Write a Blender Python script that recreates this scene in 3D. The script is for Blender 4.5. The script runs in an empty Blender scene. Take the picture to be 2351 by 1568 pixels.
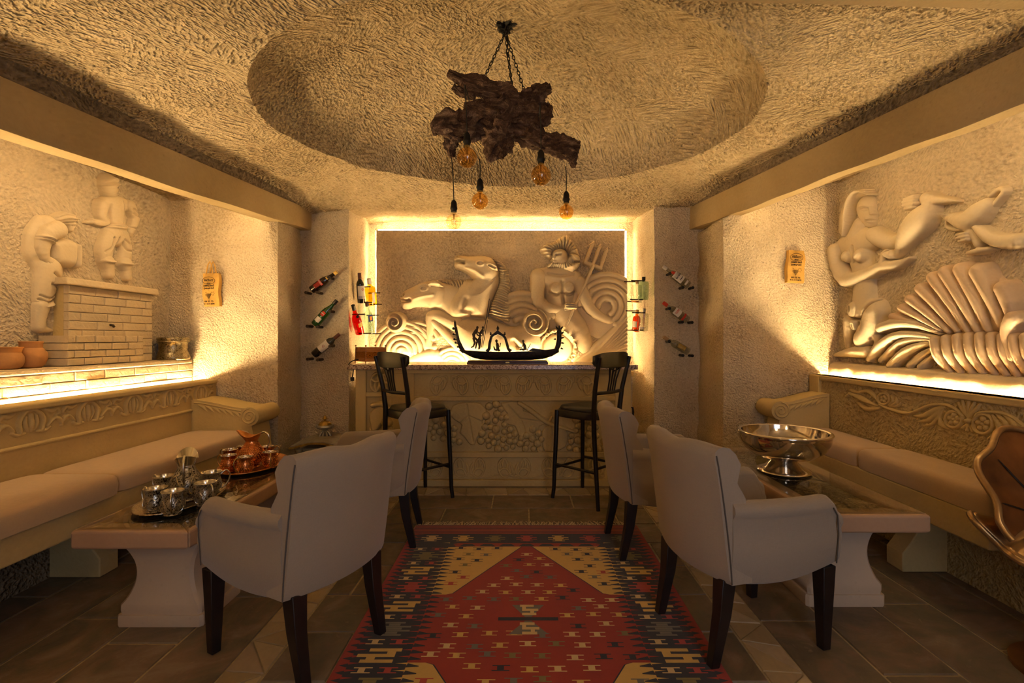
import bpy, bmesh, math, random
import numpy as np
from mathutils import Vector, Matrix, Euler

# ------------------------------------------------------------------ camera, lights, exposure
SC = bpy.context.scene
COL = SC.collection
F, CX, CY, EYE = 1110.0, 1200.0, 778.0, 1.265
PI = math.pi

cam_d = bpy.data.cameras.new('camera')
cam = bpy.data.objects.new('camera', cam_d)
COL.objects.link(cam)
cam_d.sensor_width = 36.0
cam_d.lens = 36.0 * F / 2351.0
cam_d.shift_x = -(CX - 1175.5) / 2351.0
cam_d.shift_y = -(784.0 - CY) / 2351.0
cam_d.clip_start = 0.05
cam.location = (0, 0, EYE)
cam.rotation_euler = (PI / 2, 0, 0)
SC.camera = cam

SC.view_settings.view_transform = 'Standard'
SC.view_settings.look = 'None'
SC.view_settings.gamma = 1.0
SC.view_settings.use_curve_mapping = False
SC.view_settings.exposure = 1.12
SC.cycles.max_bounces = 6
SC.cycles.diffuse_bounces = 4
SC.cycles.glossy_bounces = 3
SC.cycles.transmission_bounces = 4
SC.cycles.transparent_max_bounces = 12
SC.cycles.caustics_reflective = False
SC.cycles.caustics_refractive = False
SC.cycles.sample_clamp_indirect = 6.0
SC.cycles.use_denoising = True
SC.cycles.use_adaptive_sampling = True
SC.cycles.adaptive_threshold = 0.15
SC.cycles.use_light_tree = False
SC.cycles.adaptive_min_samples = 16

world = bpy.data.worlds.new('world')
SC.world = world
world.use_nodes = True
world.node_tree.nodes['Background'].inputs[0].default_value = (0.55, 0.68, 1.0, 1)
world.node_tree.nodes['Background'].inputs[1].default_value = 0.35

LED_COL = (1.0, 0.715, 0.355)
LED = {'bench_left': 170.0, 'bench_right': 200.0, 'beam_left': 26.0, 'beam_right': 20.0,
       'niche_top': 30.0, 'niche_left': 15.0, 'niche_right': 15.0, 'niche_bottom': 62.0}

def area(name, loc, rot, sx, sy, power, col):
    d = bpy.data.lights.new(name, 'AREA')
    d.shape = 'RECTANGLE'; d.size = sx; d.size_y = sy; d.energy = power; d.color = col
    o = bpy.data.objects.new(name, d)
    COL.objects.link(o); o.location = loc; o.rotation_euler = rot
    return o
# daylight that falls in through the doorway behind the viewer
area('doorway_daylight', (0.75, -1.5, 1.15), (PI / 2, 0, 0.12), 1.1, 2.0, 8.0, (0.78, 0.84, 1.0))
# two warm fill lights added unseen behind the viewer to brighten the foreground
def fill_light(name, loc, power):
    d = bpy.data.lights.new(name, 'POINT'); d.energy = power; d.color = (1.0, 0.68, 0.36); d.shadow_soft_size = 0.16
    o = bpy.data.objects.new(name, d); COL.objects.link(o); o.location = loc
fill_light('front_fill_light', (-1.0, -0.7, 2.05), 6.8)
fill_light('front_fill_light', (1.1, -0.5, 2.05), 6.8)

# ------------------------------------------------------------------ helpers
def pix(px, py, Y):
    return Vector(((px - CX) * Y / F, Y, EYE - (py - CY) * Y / F))
def ground(px, py):
    return pix(px, py, EYE * F / (py - CY))

def obj(name, me, mat=None, parent=None, loc=None):
    o = bpy.data.objects.new(name, me)
    COL.objects.link(o)
    if mat is not None:
        mats = mat if isinstance(mat, (list, tuple)) else [mat]
        if len(me.materials) == 0:
            for m in mats:
                me.materials.append(m)
    if parent is not None:
        o.parent = parent
    if loc is not None:
        o.location = loc
    return o

def tag(o, label=None, cat=None, group=None, kind=None):
    if label: o['label'] = label
    if cat: o['category'] = cat
    if group: o['group'] = group
    if kind: o['kind'] = kind
    return o

def thing(name, label, cat, loc=(0, 0, 0), rz=0.0, group=None):
    o = bpy.data.objects.new(name, None)
    COL.objects.link(o)
    o.empty_display_size = 0.1
    o.location = loc; o.rotation_euler = (0, 0, rz)
    return tag(o, label, cat, group)

def copy_tree(o, parent=None):
    c = o.copy()
    COL.objects.link(c)
    if parent is not None:
        c.parent = parent
    for ch in [x for x in COL.objects if x.parent == o]:
        copy_tree(ch, c)
    return c

def finish(me, smooth=35):
    me.update()
    if smooth is None:
        return me
    me.shade_smooth()
    if smooth < 180:
        me.set_sharp_from_angle(angle=math.radians(smooth))
    return me

class MB:
    """collects shapes and builds them as ONE mesh"""
    def __init__(s):
        s.v = []; s.f = []; s.m = []; s.cur = 0; s.xf = None
    def add(s, verts, faces):
        n = len(s.v)
        for p in verts:
            p = Vector(p)
            s.v.append(tuple(s.xf @ p) if s.xf is not None else tuple(p))
        for f in faces:
            s.f.append(tuple(i + n for i in f)); s.m.append(s.cur)
        return s
    def box(s, c, d, rz=0.0, taper=1.0, rot=None):
        hx, hy, hz = d[0] / 2, d[1] / 2, d[2] / 2
        vs = []
        R = rot if rot is not None else Matrix.Rotation(rz, 3, 'Z')
        for z, k in ((-hz, taper), (hz, 1.0)):
            for x, y in ((-hx, -hy), (hx, -hy), (hx, hy), (-hx, hy)):
                vs.append(Vector(c) + R @ Vector((x * k, y * k, z)))
        return s.add(vs, [(0, 3, 2, 1), (4, 5, 6, 7), (0, 1, 5, 4), (1, 2, 6, 5), (2, 3, 7, 6), (3, 0, 4, 7)])
    def hexa(s, p):
        """8 corners: bottom ring of four, top ring of four"""
        return s.add(p, [(0, 3, 2, 1), (4, 5, 6, 7), (0, 1, 5, 4), (1, 2, 6, 5), (2, 3, 7, 6), (3, 0, 4, 7)])
    def loft(s, loops, caps=True, close=False):
        n = len(loops[0]); vs = [p for l in loops for p in l]; fs = []
        m = len(loops)
        for i in range(m if close else m - 1):
            a, b = i * n, ((i + 1) % m) * n
            for k in range(n):
                k2 = (k + 1) % n
                fs.append((a + k, a + k2, b + k2, b + k))
        if caps and not close:
            fs.append(tuple(range(n - 1, -1, -1)))
            fs.append(tuple((m - 1) * n + k for k in range(n)))
        return s.add(vs, fs)
    def tube(s, path, r, n=8, caps=True, close=False, flat=1.0):
        path = [Vector(p) for p in path]
        m = len(path)
        rr = r if isinstance(r, (list, tuple)) else [r] * m
        loops = []
        up = None
        for i, p in enumerate(path):
            if close:
                t = path[(i + 1) % m] - path[i - 1]
            else:
                t = path[min(i + 1, m - 1)] - path[max(i - 1, 0)]
            if t.length < 1e-9: t = Vector((0, 0, 1))
            t.normalize()
            if up is None:
                up = Vector((0, 0, 1)) if abs(t.z) < 0.9 else Vector((1, 0, 0))
            a = t.cross(up)
            if a.length < 1e-6:
                a = t.orthogonal()
            a.normalize(); b = a.cross(t).normalized()
            up = b
            loops.append([p + (a * math.cos(2 * PI * k / n) + b * flat * math.sin(2 * PI * k / n)) * rr[i] for k in range(n)])
        return s.loft(loops, caps, close)
    def lathe(s, prof, n=20, c=(0, 0, 0), M=None, cap0=False, cap1=False, mod=None):
        loops = []
        for (r, z) in prof:
            l = []
            for k in range(n):
                a = 2 * PI * k / n
                q = r if mod is None else mod(r, z, a)
                p = Vector((q * math.cos(a), q * math.sin(a), z))
                if M is not None: p = M @ p
                l.append(p + Vector(c))
            loops.append(l)
        n0 = len(s.v)
        s.loft(loops, caps=False)
        b = len(s.v) - len(prof) * n
        if cap0: s.f.append(tuple(b + k for k in range(n - 1, -1, -1))); s.m.append(s.cur)
        if cap1: s.f.append(tuple(b + (len(prof) - 1) * n + k for k in range(n))); s.m.append(s.cur)
        return s
    def prism(s, poly, z0, z1, M=None):
        n = len(poly)
        vs = [Vector((p[0], p[1], z0)) for p in poly] + [Vector((p[0], p[1], z1)) for p in poly]
        if M is not None: vs = [M @ v for v in vs]
        fs = [tuple(range(n - 1, -1, -1)), tuple(range(n, 2 * n))]
        for k in range(n):
            k2 = (k + 1) % n
            fs.append((k, k2, n + k2, n + k))
        return s.add(vs, fs)
    def ball(s, c, r, n=12, m=8, sc=(1, 1, 1)):
        prof = [(max(math.sin(PI * i / m), 1e-4) * r, -math.cos(PI * i / m) * r) for i in range(m + 1)]
        M = Matrix.Diagonal(Vector(sc))
        return s.lathe(prof, n, c, M)
    def mesh(s, name, smooth=35):
        me = bpy.data.meshes.new(name)
        me.from_pydata(s.v, [], s.f)
        if any(s.m):
            me.polygons.foreach_set('material_index', s.m)
        bm = bmesh.new(); bm.from_mesh(me)
        bmesh.ops.recalc_face_normals(bm, faces=bm.faces)
        bm.to_mesh(me); bm.free()
        return finish(me, smooth)
    def build(s, name, mat, parent=None, smooth=35, bevel=None, seg=2, sub=0, loc=None):
        o = obj(name, s.mesh(name, smooth), mat, parent, loc)
        if bevel:
            b = o.modifiers.new('bevel', 'BEVEL'); b.width = bevel; b.segments = seg; b.limit_method = 'ANGLE'; b.angle_limit = math.radians(40)
        if sub:
            q = o.modifiers.new('sub', 'SUBSURF'); q.levels = sub; q.render_levels = sub
        return o

def vnoise(x, y, seed=0):
    """smooth value noise on numpy arrays, range -1..1"""
    xi = np.floor(x).astype(np.int64); yi = np.floor(y).astype(np.int64)
    xf = x - xi; yf = y - yi
    u = xf * xf * (3 - 2 * xf); v = yf * yf * (3 - 2 * yf)
    def h(a, b):
        n = (a * 374761393 + b * 668265263 + seed * 1442695041) & 0x7fffffff
        n = ((n ^ (n >> 13)) * 1274126177) & 0x7fffffff
        return ((n ^ (n >> 16)) & 0xffff) / 32767.5 - 1.0
    return (h(xi, yi) * (1 - u) + h(xi + 1, yi) * u) * (1 - v) + (h(xi, yi + 1) * (1 - u) + h(xi + 1, yi + 1) * u) * v
def fnoise(x, y, seed=0, oct=3):
    t = np.zeros_like(x); a = 1.0
    for i in range(oct):
        t += a * vnoise(x * 2 ** i, y * 2 ** i, seed + i * 7); a *= 0.5
    return t

def grid_mesh(name, P, smooth=180, flip=False, mask=None):
    """P: array (n, m, 3) -> mesh"""
    n, m = P.shape[:2]
    idx = np.arange(n * m).reshape(n, m)
    q = np.stack([idx[:-1, :-1], idx[1:, :-1], idx[1:, 1:], idx[:-1, 1:]], -1).reshape(-1, 4)
    if mask is not None:
        mk = (mask[:-1, :-1] | mask[1:, :-1] | mask[1:, 1:] | mask[:-1, 1:]).reshape(-1)
        q = q[mk]
    if flip: q = q[:, ::-1]
    used, inv = np.unique(q, return_inverse=True)
    V = P.reshape(-1, 3)[used]
    q = inv.reshape(-1, 4)
    me = bpy.data.meshes.new(name)
    me.vertices.add(len(V)); me.vertices.foreach_set('co', V.astype(np.float32).ravel())
    me.loops.add(q.size); me.loops.foreach_set('vertex_index', q.astype(np.int32).ravel())
    me.polygons.add(len(q)); me.polygons.foreach_set('loop_start', np.arange(0, q.size, 4, dtype=np.int32))
    me.update(calc_edges=True); me.validate()
    return finish(me, smooth)

# ------------------------------------------------------------------ materials
MAT = {}
class NT:
    def __init__(s, name, rough=0.8, spec=0.3, metal=0.0):
        s.m = bpy.data.materials.new(name); s.m.use_nodes = True
        s.t = s.m.node_tree; s.n = s.t.nodes; s.l = s.t.links
        s.b = s.n['Principled BSDF']; MAT[name] = s.m
        s.b.inputs['Roughness'].default_value = rough
        s.b.inputs['Specular IOR Level'].default_value = spec
        s.b.inputs['Metallic'].default_value = metal
        s._tc = None
    def node(s, typ, **kw):
        n = s.n.new(typ)
        for k, v in kw.items():
            if k.startswith('i_'):
                key = k[2:]
                n.inputs[int(key) if key.isdigit() else key.replace('_', ' ')].default_value = v
            else:
                setattr(n, k, v)
        return n
    def co(s, scale=(1, 1, 1), rot=(0, 0, 0), kind='Object'):
        if s._tc is None: s._tc = s.node('ShaderNodeTexCoord')
        mp = s.node('ShaderNodeMapping')
        mp.inputs['Scale'].default_value = scale; mp.inputs['Rotation'].default_value = rot
        s.l.new(s._tc.outputs[kind], mp.inputs[0])
        return mp.outputs[0]
    def co2(s, rot, scale):
        mp = s.node('ShaderNodeMapping'); mp.inputs['Scale'].default_value = scale
        s.l.new(s.co((1, 1, 1), rot), mp.inputs[0])
        return mp.outputs[0]
    def noise(s, vec, scale, detail=4, rough=0.55, dist=0.0):
        n = s.node('ShaderNodeTexNoise')
        n.inputs['Scale'].default_value = scale; n.inputs['Detail'].default_value = detail
        n.inputs['Roughness'].default_value = rough; n.inputs['Distortion'].default_value = dist
        s.l.new(vec, n.inputs['Vector'])
        return n.outputs['Fac']
    def ramp(s, fac, stops):
        r = s.node('ShaderNodeValToRGB')
        e = r.color_ramp.elements
        while len(e) < len(stops): e.new(0.5)
        for i, (p, c) in enumerate(stops):
            e[i].position = p
            e[i].color = (c[0], c[1], c[2], 1) if isinstance(c, (tuple, list)) else (c, c, c, 1)
        s.l.new(fac, r.inputs[0])
        return r.outputs[0]
    def math(s, op, a, b=None):
        n = s.node('ShaderNodeMath', operation=op)
        for i, v in ((0, a), (1, b)):
            if v is None: continue
            if isinstance(v, (int, float)): n.inputs[i].default_value = v
            else: s.l.new(v, n.inputs[i])
        return n.outputs[0]
    def mix(s, fac, a, b, blend='MIX'):
        n = s.node('ShaderNodeMix', data_type='RGBA', blend_type=blend)
        for key, v in ((0, fac), (6, a), (7, b)):
            if isinstance(v, (int, float)): n.inputs[key].default_value = v
            elif isinstance(v, (tuple, list)): n.inputs[key].default_value = (v[0], v[1], v[2], 1)
            else: s.l.new(v, n.inputs[key])
        return n.outputs[2]
    def color(s, c):
        if isinstance(c, (tuple, list)): s.b.inputs['Base Color'].default_value = (c[0], c[1], c[2], 1)
        else: s.l.new(c, s.b.inputs['Base Color'])
        return s
    def bump(s, h, strength=0.5, dist=0.02):
        n = s.node('ShaderNodeBump'); n.inputs['Strength'].default_value = strength; n.inputs['Distance'].default_value = dist
        s.l.new(h, n.inputs['Height']); s.l.new(n.outputs[0], s.b.inputs['Normal'])
        return s

def stone(name, light, mid, dark, chisel=1.0, pores=1.0, bump=0.9, dist=0.02, rough=0.9, spec=0.15, sc=1.0):
    """carved tuff: short chisel strokes in three directions, pits and blotches"""
    t = NT(name, rough, spec)
    w = t.co((1, 1, 1))
    big = t.noise(w, 1.3 * sc, 2)
    def streak(rot, ln, wd):
        return t.noise(t.co2(rot, (ln * sc, wd * sc, wd * sc)), 1.0, 1, 0.5, 0.0)
    s1 = streak((0.2, -0.55, 0.60), 9, 62); s2 = streak((0.1, 0.60, -0.85), 8, 58); s3 = streak((0.3, -0.7, 2.2), 12, 70)
    m1 = t.ramp(t.noise(w, 3.1 * sc, 1, 0.5, 0.0), [(0.44, 0.0), (0.54, 1.0)])
    m2 = t.ramp(t.noise(t.co((1, 1, 1), (0.4, 1.2, 0.7)), 4.3 * sc, 1, 0.5, 0.0), [(0.50, 0.0), (0.58, 1.0)])
    def lerp(f, a_, b_): return t.math('ADD', t.math('MULTIPLY', a_, t.math('SUBTRACT', 1.0, f)), t.math('MULTIPLY', b_, f))
    strokes = lerp(m2, lerp(m1, s1, s2), s3)
    fine = t.noise(w, 60 * sc, 1, 0.65)
    vor = t.node('ShaderNodeTexVoronoi'); vor.inputs['Scale'].default_value = 26 * sc
    vor.inputs['Randomness'].default_value = 1.0
    t.l.new(t.co((1, 1, 1), (0.3, 0.2, 0.5)), vor.inputs['Vector'])
    pit = t.ramp(vor.outputs['Distance'], [(0.05, 0.0), (0.22, 1.0)])
    pmask = t.ramp(t.noise(w, 9 * sc, 2), [(0.5, 1.0), (0.62, 0.0)])
    pit = t.math('MAXIMUM', pit, pmask)
    tone = t.math('ADD', t.math('MULTIPLY', strokes, 0.55 * chisel), t.math('MULTIPLY', big, 1.0 - 0.55 * chisel))
    c = t.ramp(tone, [(0.28, dark), (0.46, mid), (0.66, light)])
    c = t.mix(t.math('MULTIPLY', t.math('SUBTRACT', 1.0, pit), 0.75 * pores), c, tuple(v * 0.35 for v in dark))
    t.color(c)
    h = t.math('ADD', t.math('MULTIPLY', strokes, chisel), t.math('MULTIPLY', fine, 0.45))
    h = t.math('ADD', h, t.math('MULTIPLY', pit, 0.45 * pores))
    t.bump(h, bump, dist)
    return t

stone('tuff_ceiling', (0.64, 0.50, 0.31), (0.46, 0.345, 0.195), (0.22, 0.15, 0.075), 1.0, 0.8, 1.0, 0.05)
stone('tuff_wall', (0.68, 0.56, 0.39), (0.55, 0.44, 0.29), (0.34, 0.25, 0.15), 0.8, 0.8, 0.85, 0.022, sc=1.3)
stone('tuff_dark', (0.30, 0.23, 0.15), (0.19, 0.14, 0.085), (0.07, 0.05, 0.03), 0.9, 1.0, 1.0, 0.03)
stone('beam_stone', (0.48, 0.36, 0.19), (0.40, 0.29, 0.14), (0.30, 0.21, 0.10), 0.25, 0.25, 0.4, 0.012, 0.85)
stone('relief_ground', (0.60, 0.50, 0.36), (0.47, 0.39, 0.28), (0.30, 0.24, 0.17), 0.9, 0.3, 0.8, 0.022)
stone('relief_stone', (0.64, 0.53, 0.36), (0.58, 0.47, 0.31), (0.47, 0.37, 0.23), 0.3, 0.15, 0.3, 0.008, 0.55, 0.35)
stone('carved_stone', (0.60, 0.46, 0.215), (0.53, 0.395, 0.175), (0.42, 0.30, 0.125), 0.3, 0.2, 0.35, 0.008, 0.75)
stone('bench_ground', (0.54, 0.43, 0.22), (0.44, 0.34, 0.17), (0.30, 0.22, 0.10), 0.9, 0.5, 0.8, 0.02, 0.8)
stone('table_stone', (0.56, 0.44, 0.32), (0.49, 0.37, 0.26), (0.40, 0.29, 0.20), 0.2, 0.2, 0.25, 0.006, 0.6, 0.3)
stone('table_top_stone', (0.50, 0.33, 0.21), (0.42, 0.26, 0.16), (0.33, 0.20, 0.12), 0.2, 0.15, 0.2, 0.005, 0.45, 0.4)
stone('brick_stone', (0.62, 0.50, 0.33), (0.54, 0.43, 0.28), (0.42, 0.32, 0.20), 0.4, 0.2, 0.5, 0.01, 0.6, 0.3)
stone('shell_stone', (0.62, 0.47, 0.31), (0.55, 0.38, 0.24), (0.42, 0.25, 0.14), 0.3, 0.1, 0.3, 0.008, 0.45, 0.4)

def simple(name, c, rough=0.5, spec=0.5, metal=0.0, noise=0.0, nscale=20, bump=0.0, bscale=60, bdist=0.004, coat=0.0, trans=0.0, ior=1.45):
    t = NT(name, rough, spec, metal)
    if noise > 0:
        t.color(t.ramp(t.noise(t.co(), nscale, 4), [(0.3, tuple(v * (1 - noise) for v in c)), (0.7, tuple(min(1, v * (1 + noise)) for v in c))]))
    else:
        t.color(c)
    if bump > 0:
        t.bump(t.noise(t.co(), bscale, 3), bump, bdist)
    t.b.inputs['Coat Weight'].default_value = coat
    t.b.inputs['Transmission Weight'].default_value = trans
    t.b.inputs['IOR'].default_value = ior
    return t

def fabric(name, c, weave=700):
    t = NT(name, 0.95, 0.1)
    t.b.inputs['Sheen Weight'].default_value = 0.25
    a = t.noise(t.co((weave, weave, 40)), 1.0, 2)
    b = t.noise(t.co((40, 40, weave)), 1.0, 2)
    big = t.noise(t.co(), 5, 3)
    t.color(t.mix(t.math('MULTIPLY', t.math('ADD', a, b), 0.5), tuple(v * 0.82 for v in c), tuple(v * 1.15 for v in c)))
    t.bump(t.math('ADD', t.math('MULTIPLY', t.math('ADD', a, b), 0.15), t.math('MULTIPLY', big, 0.6)), 0.35, 0.008)
    return t
fabric('chair_fabric', (0.33, 0.27, 0.21))
fabric('cushion_fabric', (0.50, 0.35, 0.21))
simple('piping', (0.10, 0.085, 0.075), 0.8, 0.2)
simple('black_wood', (0.010, 0.008, 0.007), 0.32, 0.5, noise=0.3)
simple('chair_leg_wood', (0.012, 0.008, 0.008), 0.38, 0.5, noise=0.3)
simple('black_leather', (0.018, 0.017, 0.016), 0.38, 0.5, bump=0.3, bscale=220, bdist=0.002)
simple('brown_iron', (0.05, 0.035, 0.025), 0.6, 0.4, 0.7, noise=0.5, nscale=30, bump=0.3)
simple('black_iron', (0.02, 0.018, 0.016), 0.55, 0.4, 0.6)
simple('black_plastic', (0.012, 0.012, 0.012), 0.4, 0.5)
simple('peg_wood', (0.05, 0.035, 0.025), 0.7, 0.2, noise=0.4, nscale=60)
simple('terracotta', (0.50, 0.25, 0.10), 0.8, 0.2, noise=0.2, nscale=12, bump=0.2)
simple('grout', (0.42, 0.34, 0.20), 0.9, 0.1, noise=0.25, nscale=30)
simple('dark_void', (0.02, 0.018, 0.015), 0.9, 0.0)
simple('steel', (0.78, 0.72, 0.64), 0.09, 0.5, 1.0)
simple('silver_bright', (0.72, 0.68, 0.60), 0.2, 0.5, 1.0)
simple('gold_paint', (0.45, 0.30, 0.08), 0.4, 0.5, 0.7, noise=0.3)
simple('silver_paint', (0.42, 0.40, 0.36), 0.4, 0.5, 0.6, noise=0.2)
simple('stove_enamel', (0.34, 0.31, 0.25), 0.5, 0.4, 0.3, noise=0.2)
simple('white_label', (0.70, 0.64, 0.56), 0.7, 0.2)
simple('black_print', (0.012, 0.011, 0.010), 0.8, 0.1)
simple('red_print', (0.55, 0.05, 0.03), 0.7, 0.2)
simple('dark_red_print', (0.28, 0.03, 0.02), 0.7, 0.2)
simple('gold_print', (0.75, 0.50, 0.12), 0.5, 0.3)
simple('blue_print', (0.03, 0.05, 0.22), 0.7, 0.2)
simple('orange_print', (0.80, 0.25, 0.05), 0.7, 0.2)
simple('dark_mahogany', (0.045, 0.013, 0.008), 0.3, 0.5, noise=0.4, nscale=12)
simple('brass', (0.55, 0.38, 0.14), 0.25, 0.5, 1.0)
simple('orange_plaster', (0.5, 0.42, 0.3), 0.8)

def metal_pattern(name, c, dark, scale, rough=0.25, kind='voronoi', bump=1.0, dist=0.004):
    t = NT(name, rough, 0.5, 1.0)
    if kind == 'voronoi':
        v = t.node('ShaderNodeTexVoronoi'); v.feature = 'F1'; v.inputs['Scale'].default_value = scale
        t.l.new(t.co(), v.inputs['Vector']); h = v.outputs['Distance']
        t.color(t.ramp(h, [(0.0, c), (0.6, c), (0.9, dark)])); h = t.math('SUBTRACT', 1.0, h)
    else:
        n = t.noise(t.co(), scale, 3, 0.6, 2.5)
        h = t.ramp(n, [(0.40, 0.0), (0.47, 1.0), (0.56, 1.0), (0.63, 0.0)])
        t.color(t.mix(h, dark, c))
    t.bump(h, bump, dist)
    return t
metal_pattern('chased_silver', (0.52, 0.47, 0.38), (0.045, 0.036, 0.026), 42, 0.28, 'scroll', 0.8, 0.003)
metal_pattern('tray_silver', (0.55, 0.48, 0.38), (0.20, 0.16, 0.11), 60, 0.24, 'scroll', 0.4, 0.0015)
simple('copper', (0.66, 0.25, 0.085), 0.24, 0.5, 1.0, noise=0.25, nscale=30)
simple('copper_plain', (0.60, 0.27, 0.10), 0.3, 0.5, 1.0, noise=0.2, nscale=40, bump=0.25, bscale=80, bdist=0.002)
metal_pattern('tin_inside', (0.75, 0.66, 0.55), (0.25, 0.2, 0.16), 120, 0.2, 'voronoi', 0.8, 0.002)
metal_pattern('engraved_brass', (0.42, 0.35, 0.22), (0.16, 0.125, 0.075), 28, 0.28, 'scroll', 0.5, 0.002)
metal_pattern('radio_fret', (0.62, 0.26, 0.05), (0.06, 0.02, 0.008), 75, 0.5, 'scroll', 0.8, 0.003)

def hammered():
    t = NT('hammered_steel', 0.10, 0.5, 1.0)
    t.color((0.72, 0.64, 0.54))
    w = t.node('ShaderNodeTexBrick'); w.inputs['Scale'].default_value = 60
    w.inputs['Color1'].default_value = (1, 1, 1, 1); w.inputs['Color2'].default_value = (0.7, 0.7, 0.7, 1)
    w.inputs['Mortar'].default_value = (0, 0, 0, 1); w.inputs['Mortar Size'].default_value = 0.04
    t.l.new(t.co((0.6, 0.6, 1.4)), w.inputs['Vector'])
    t.bump(w.outputs['Color'], 0.35, 0.0015)
hammered()

def wood(name, c, dark, scale=(2, 30, 30), rough=0.5, coat=0.0):
    t = NT(name, rough, 0.4)
    n = t.noise(t.co(scale), 1.0, 4, 0.6, 0.8)
    t.color(t.ramp(n, [(0.3, dark), (0.7, c)])); t.bump(n, 0.25, 0.004)
    t.b.inputs['Coat Weight'].default_value = coat
wood('radio_wood', (0.42, 0.19, 0.06), (0.20, 0.08, 0.025), rough=0.45)

def root_wood():
    t = NT('root_wood', 0.75, 0.25)
    a = t.noise(t.co((5, 16, 16), (0.2, 0.5, 0.3)), 1.0, 6, 0.7, 1.5)
    b = t.noise(t.co(), 26, 4, 0.7)
    t.color(t.mix(b, t.ramp(a, [(0.34, (0.03, 0.013, 0.008)), (0.5, (0.17, 0.09, 0.05)), (0.64, (0.48, 0.31, 0.19))]), (0.07, 0.035, 0.02)))
    t.bump(t.math('ADD', a, t.math('MULTIPLY', b, 0.5)), 1.0, 0.04)
root_wood()

def slate():
    t = NT('slate', 0.45, 0.4)
    oi = t.node('ShaderNodeObjectInfo')
    rnd = oi.outputs['Random']
    w = t.co((1, 1, 1), (0, 0, 0.5))
    off = t.node('ShaderNodeVectorMath', operation='MULTIPLY_ADD')
    cmb = t.node('ShaderNodeCombineXYZ')
    for i in range(3): t.l.new(rnd, cmb.inputs[i])
    t.l.new(cmb.outputs[0], off.inputs[0]); off.inputs[1].default_value = (37, 91, 13); t.l.new(w, off.inputs[2])
    n1 = t.noise(off.outputs[0], 3.2, 5, 0.6, 1.6)
    n2 = t.noise(off.outputs[0], 14, 5, 0.65, 0.6)
    c = t.ramp(n1, [(0.28, (0.105, 0.085, 0.060)), (0.45, (0.155, 0.120, 0.075)), (0.55, (0.20, 0.135, 0.085)), (0.72, (0.27, 0.215, 0.15))])
    c = t.mix(t.math('MULTIPLY', t.math('SUBTRACT', rnd, 0.5), 0.6), c, (0.11, 0.115, 0.09))
    c = t.mix(t.ramp(n2, [(0.62, 0.0), (0.72, 0.5)]), c, (0.36, 0.29, 0.19))
    t.color(c)
    t.l.new(t.ramp(n2, [(0.3, 0.36), (0.7, 0.62)]), t.b.inputs['Roughness'])
    t.bump(t.math('ADD', n1, t.math('MULTIPLY', n2, 0.3)), 0.35, 0.012)
slate()
def mosaic():
    t = NT('mosaic_stone', 0.45, 0.4)
    oi = t.node('ShaderNodeObjectInfo')
    n = t.noise(t.co(), 12, 5, 0.65, 1.0)
    base = t.ramp(oi.outputs['Random'], [(0.0, (0.36, 0.26, 0.13)), (0.35, (0.58, 0.44, 0.24)), (0.6, (0.42, 0.31, 0.20)), (1.0, (0.66, 0.53, 0.33))])
    t.color(t.mix(t.math('MULTIPLY', n, 0.7), base, (0.20, 0.155, 0.095)))
    t.bump(n, 0.4, 0.006)
mosaic()
def granite():
    t = NT('granite', 0.22, 0.5)
    v = t.node('ShaderNodeTexVoronoi'); v.inputs['Scale'].default_value = 130
    t.l.new(t.co(), v.inputs['Vector'])
    s = t.node('ShaderNodeSeparateColor'); t.l.new(v.outputs['Color'], s.inputs[0])
    t.color(t.ramp(s.outputs[0], [(0.0, (0.07, 0.04, 0.03)), (0.3, (0.36, 0.24, 0.17)), (0.7, (0.52, 0.40, 0.30)), (1.0, (0.62, 0.52, 0.42))]))
granite()

def thin_glass(name, tint=(1, 1, 1), gloss=1.0, rough=0.0, ior=1.5):
    """thin pane: see-through with fresnel reflection"""
    t = NT(name)
    t.n.remove(t.b)
    tr = t.node('ShaderNodeBsdfTransparent'); tr.inputs[0].default_value = (*tint, 1)
    gl = t.node('ShaderNodeBsdfGlossy'); gl.inputs[0].default_value = (gloss, gloss, gloss, 1); gl.inputs['Roughness'].default_value = rough
    fr = t.node('ShaderNodeFresnel'); fr.inputs[0].default_value = ior
    mx = t.node('ShaderNodeMixShader'); ge = t.node('ShaderNodeNewGeometry')
    fac = t.math('MULTIPLY', fr.outputs[0], t.math('SUBTRACT', 1.0, ge.outputs['Backfacing']))
    t.l.new(fac, mx.inputs[0]); t.l.new(tr.outputs[0], mx.inputs[1]); t.l.new(gl.outputs[0], mx.inputs[2])
    t.l.new(mx.outputs[0], t.n['Material Output'].inputs[0])
thin_glass('table_glass', (0.90, 0.92, 0.88), ior=2.3)
thin_glass('bulb_amber', (0.93, 0.70, 0.32), ior=1.9)
thin_glass('bulb_clear', (0.94, 0.86, 0.70), ior=1.9)
thin_glass('bottle_clear', (0.78, 0.80, 0.76), ior=1.6, rough=0.02)
thin_glass('bottle_aqua', (0.60, 0.76, 0.68), ior=1.6, rough=0.02)
thin_glass('bottle_yellow', (0.95, 0.78, 0.20), ior=1.6, rough=0.02)
thin_glass('bottle_red', (0.90, 0.10, 0.02), ior=1.6, rough=0.02)
thin_glass('bottle_amber', (0.75, 0.36, 0.08), ior=1.6, rough=0.02)
simple('bottle_dark', (0.008, 0.010, 0.008), 0.08, 0.6, coat=0.5)
simple('bottle_brown', (0.016, 0.008, 0.005), 0.1, 0.6, coat=0.5)
simple('bottle_green', (0.012, 0.055, 0.010), 0.08, 0.6, coat=0.5)
simple('wine_cap', (0.10, 0.025, 0.015), 0.4, 0.5)
simple('cork', (0.40, 0.25, 0.12), 0.8, 0.1)
simple('kraft_paper', (0.62, 0.36, 0.09), 0.8, 0.15, noise=0.15, nscale=12, bump=0.5, bscale=14, bdist=0.02)
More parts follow.
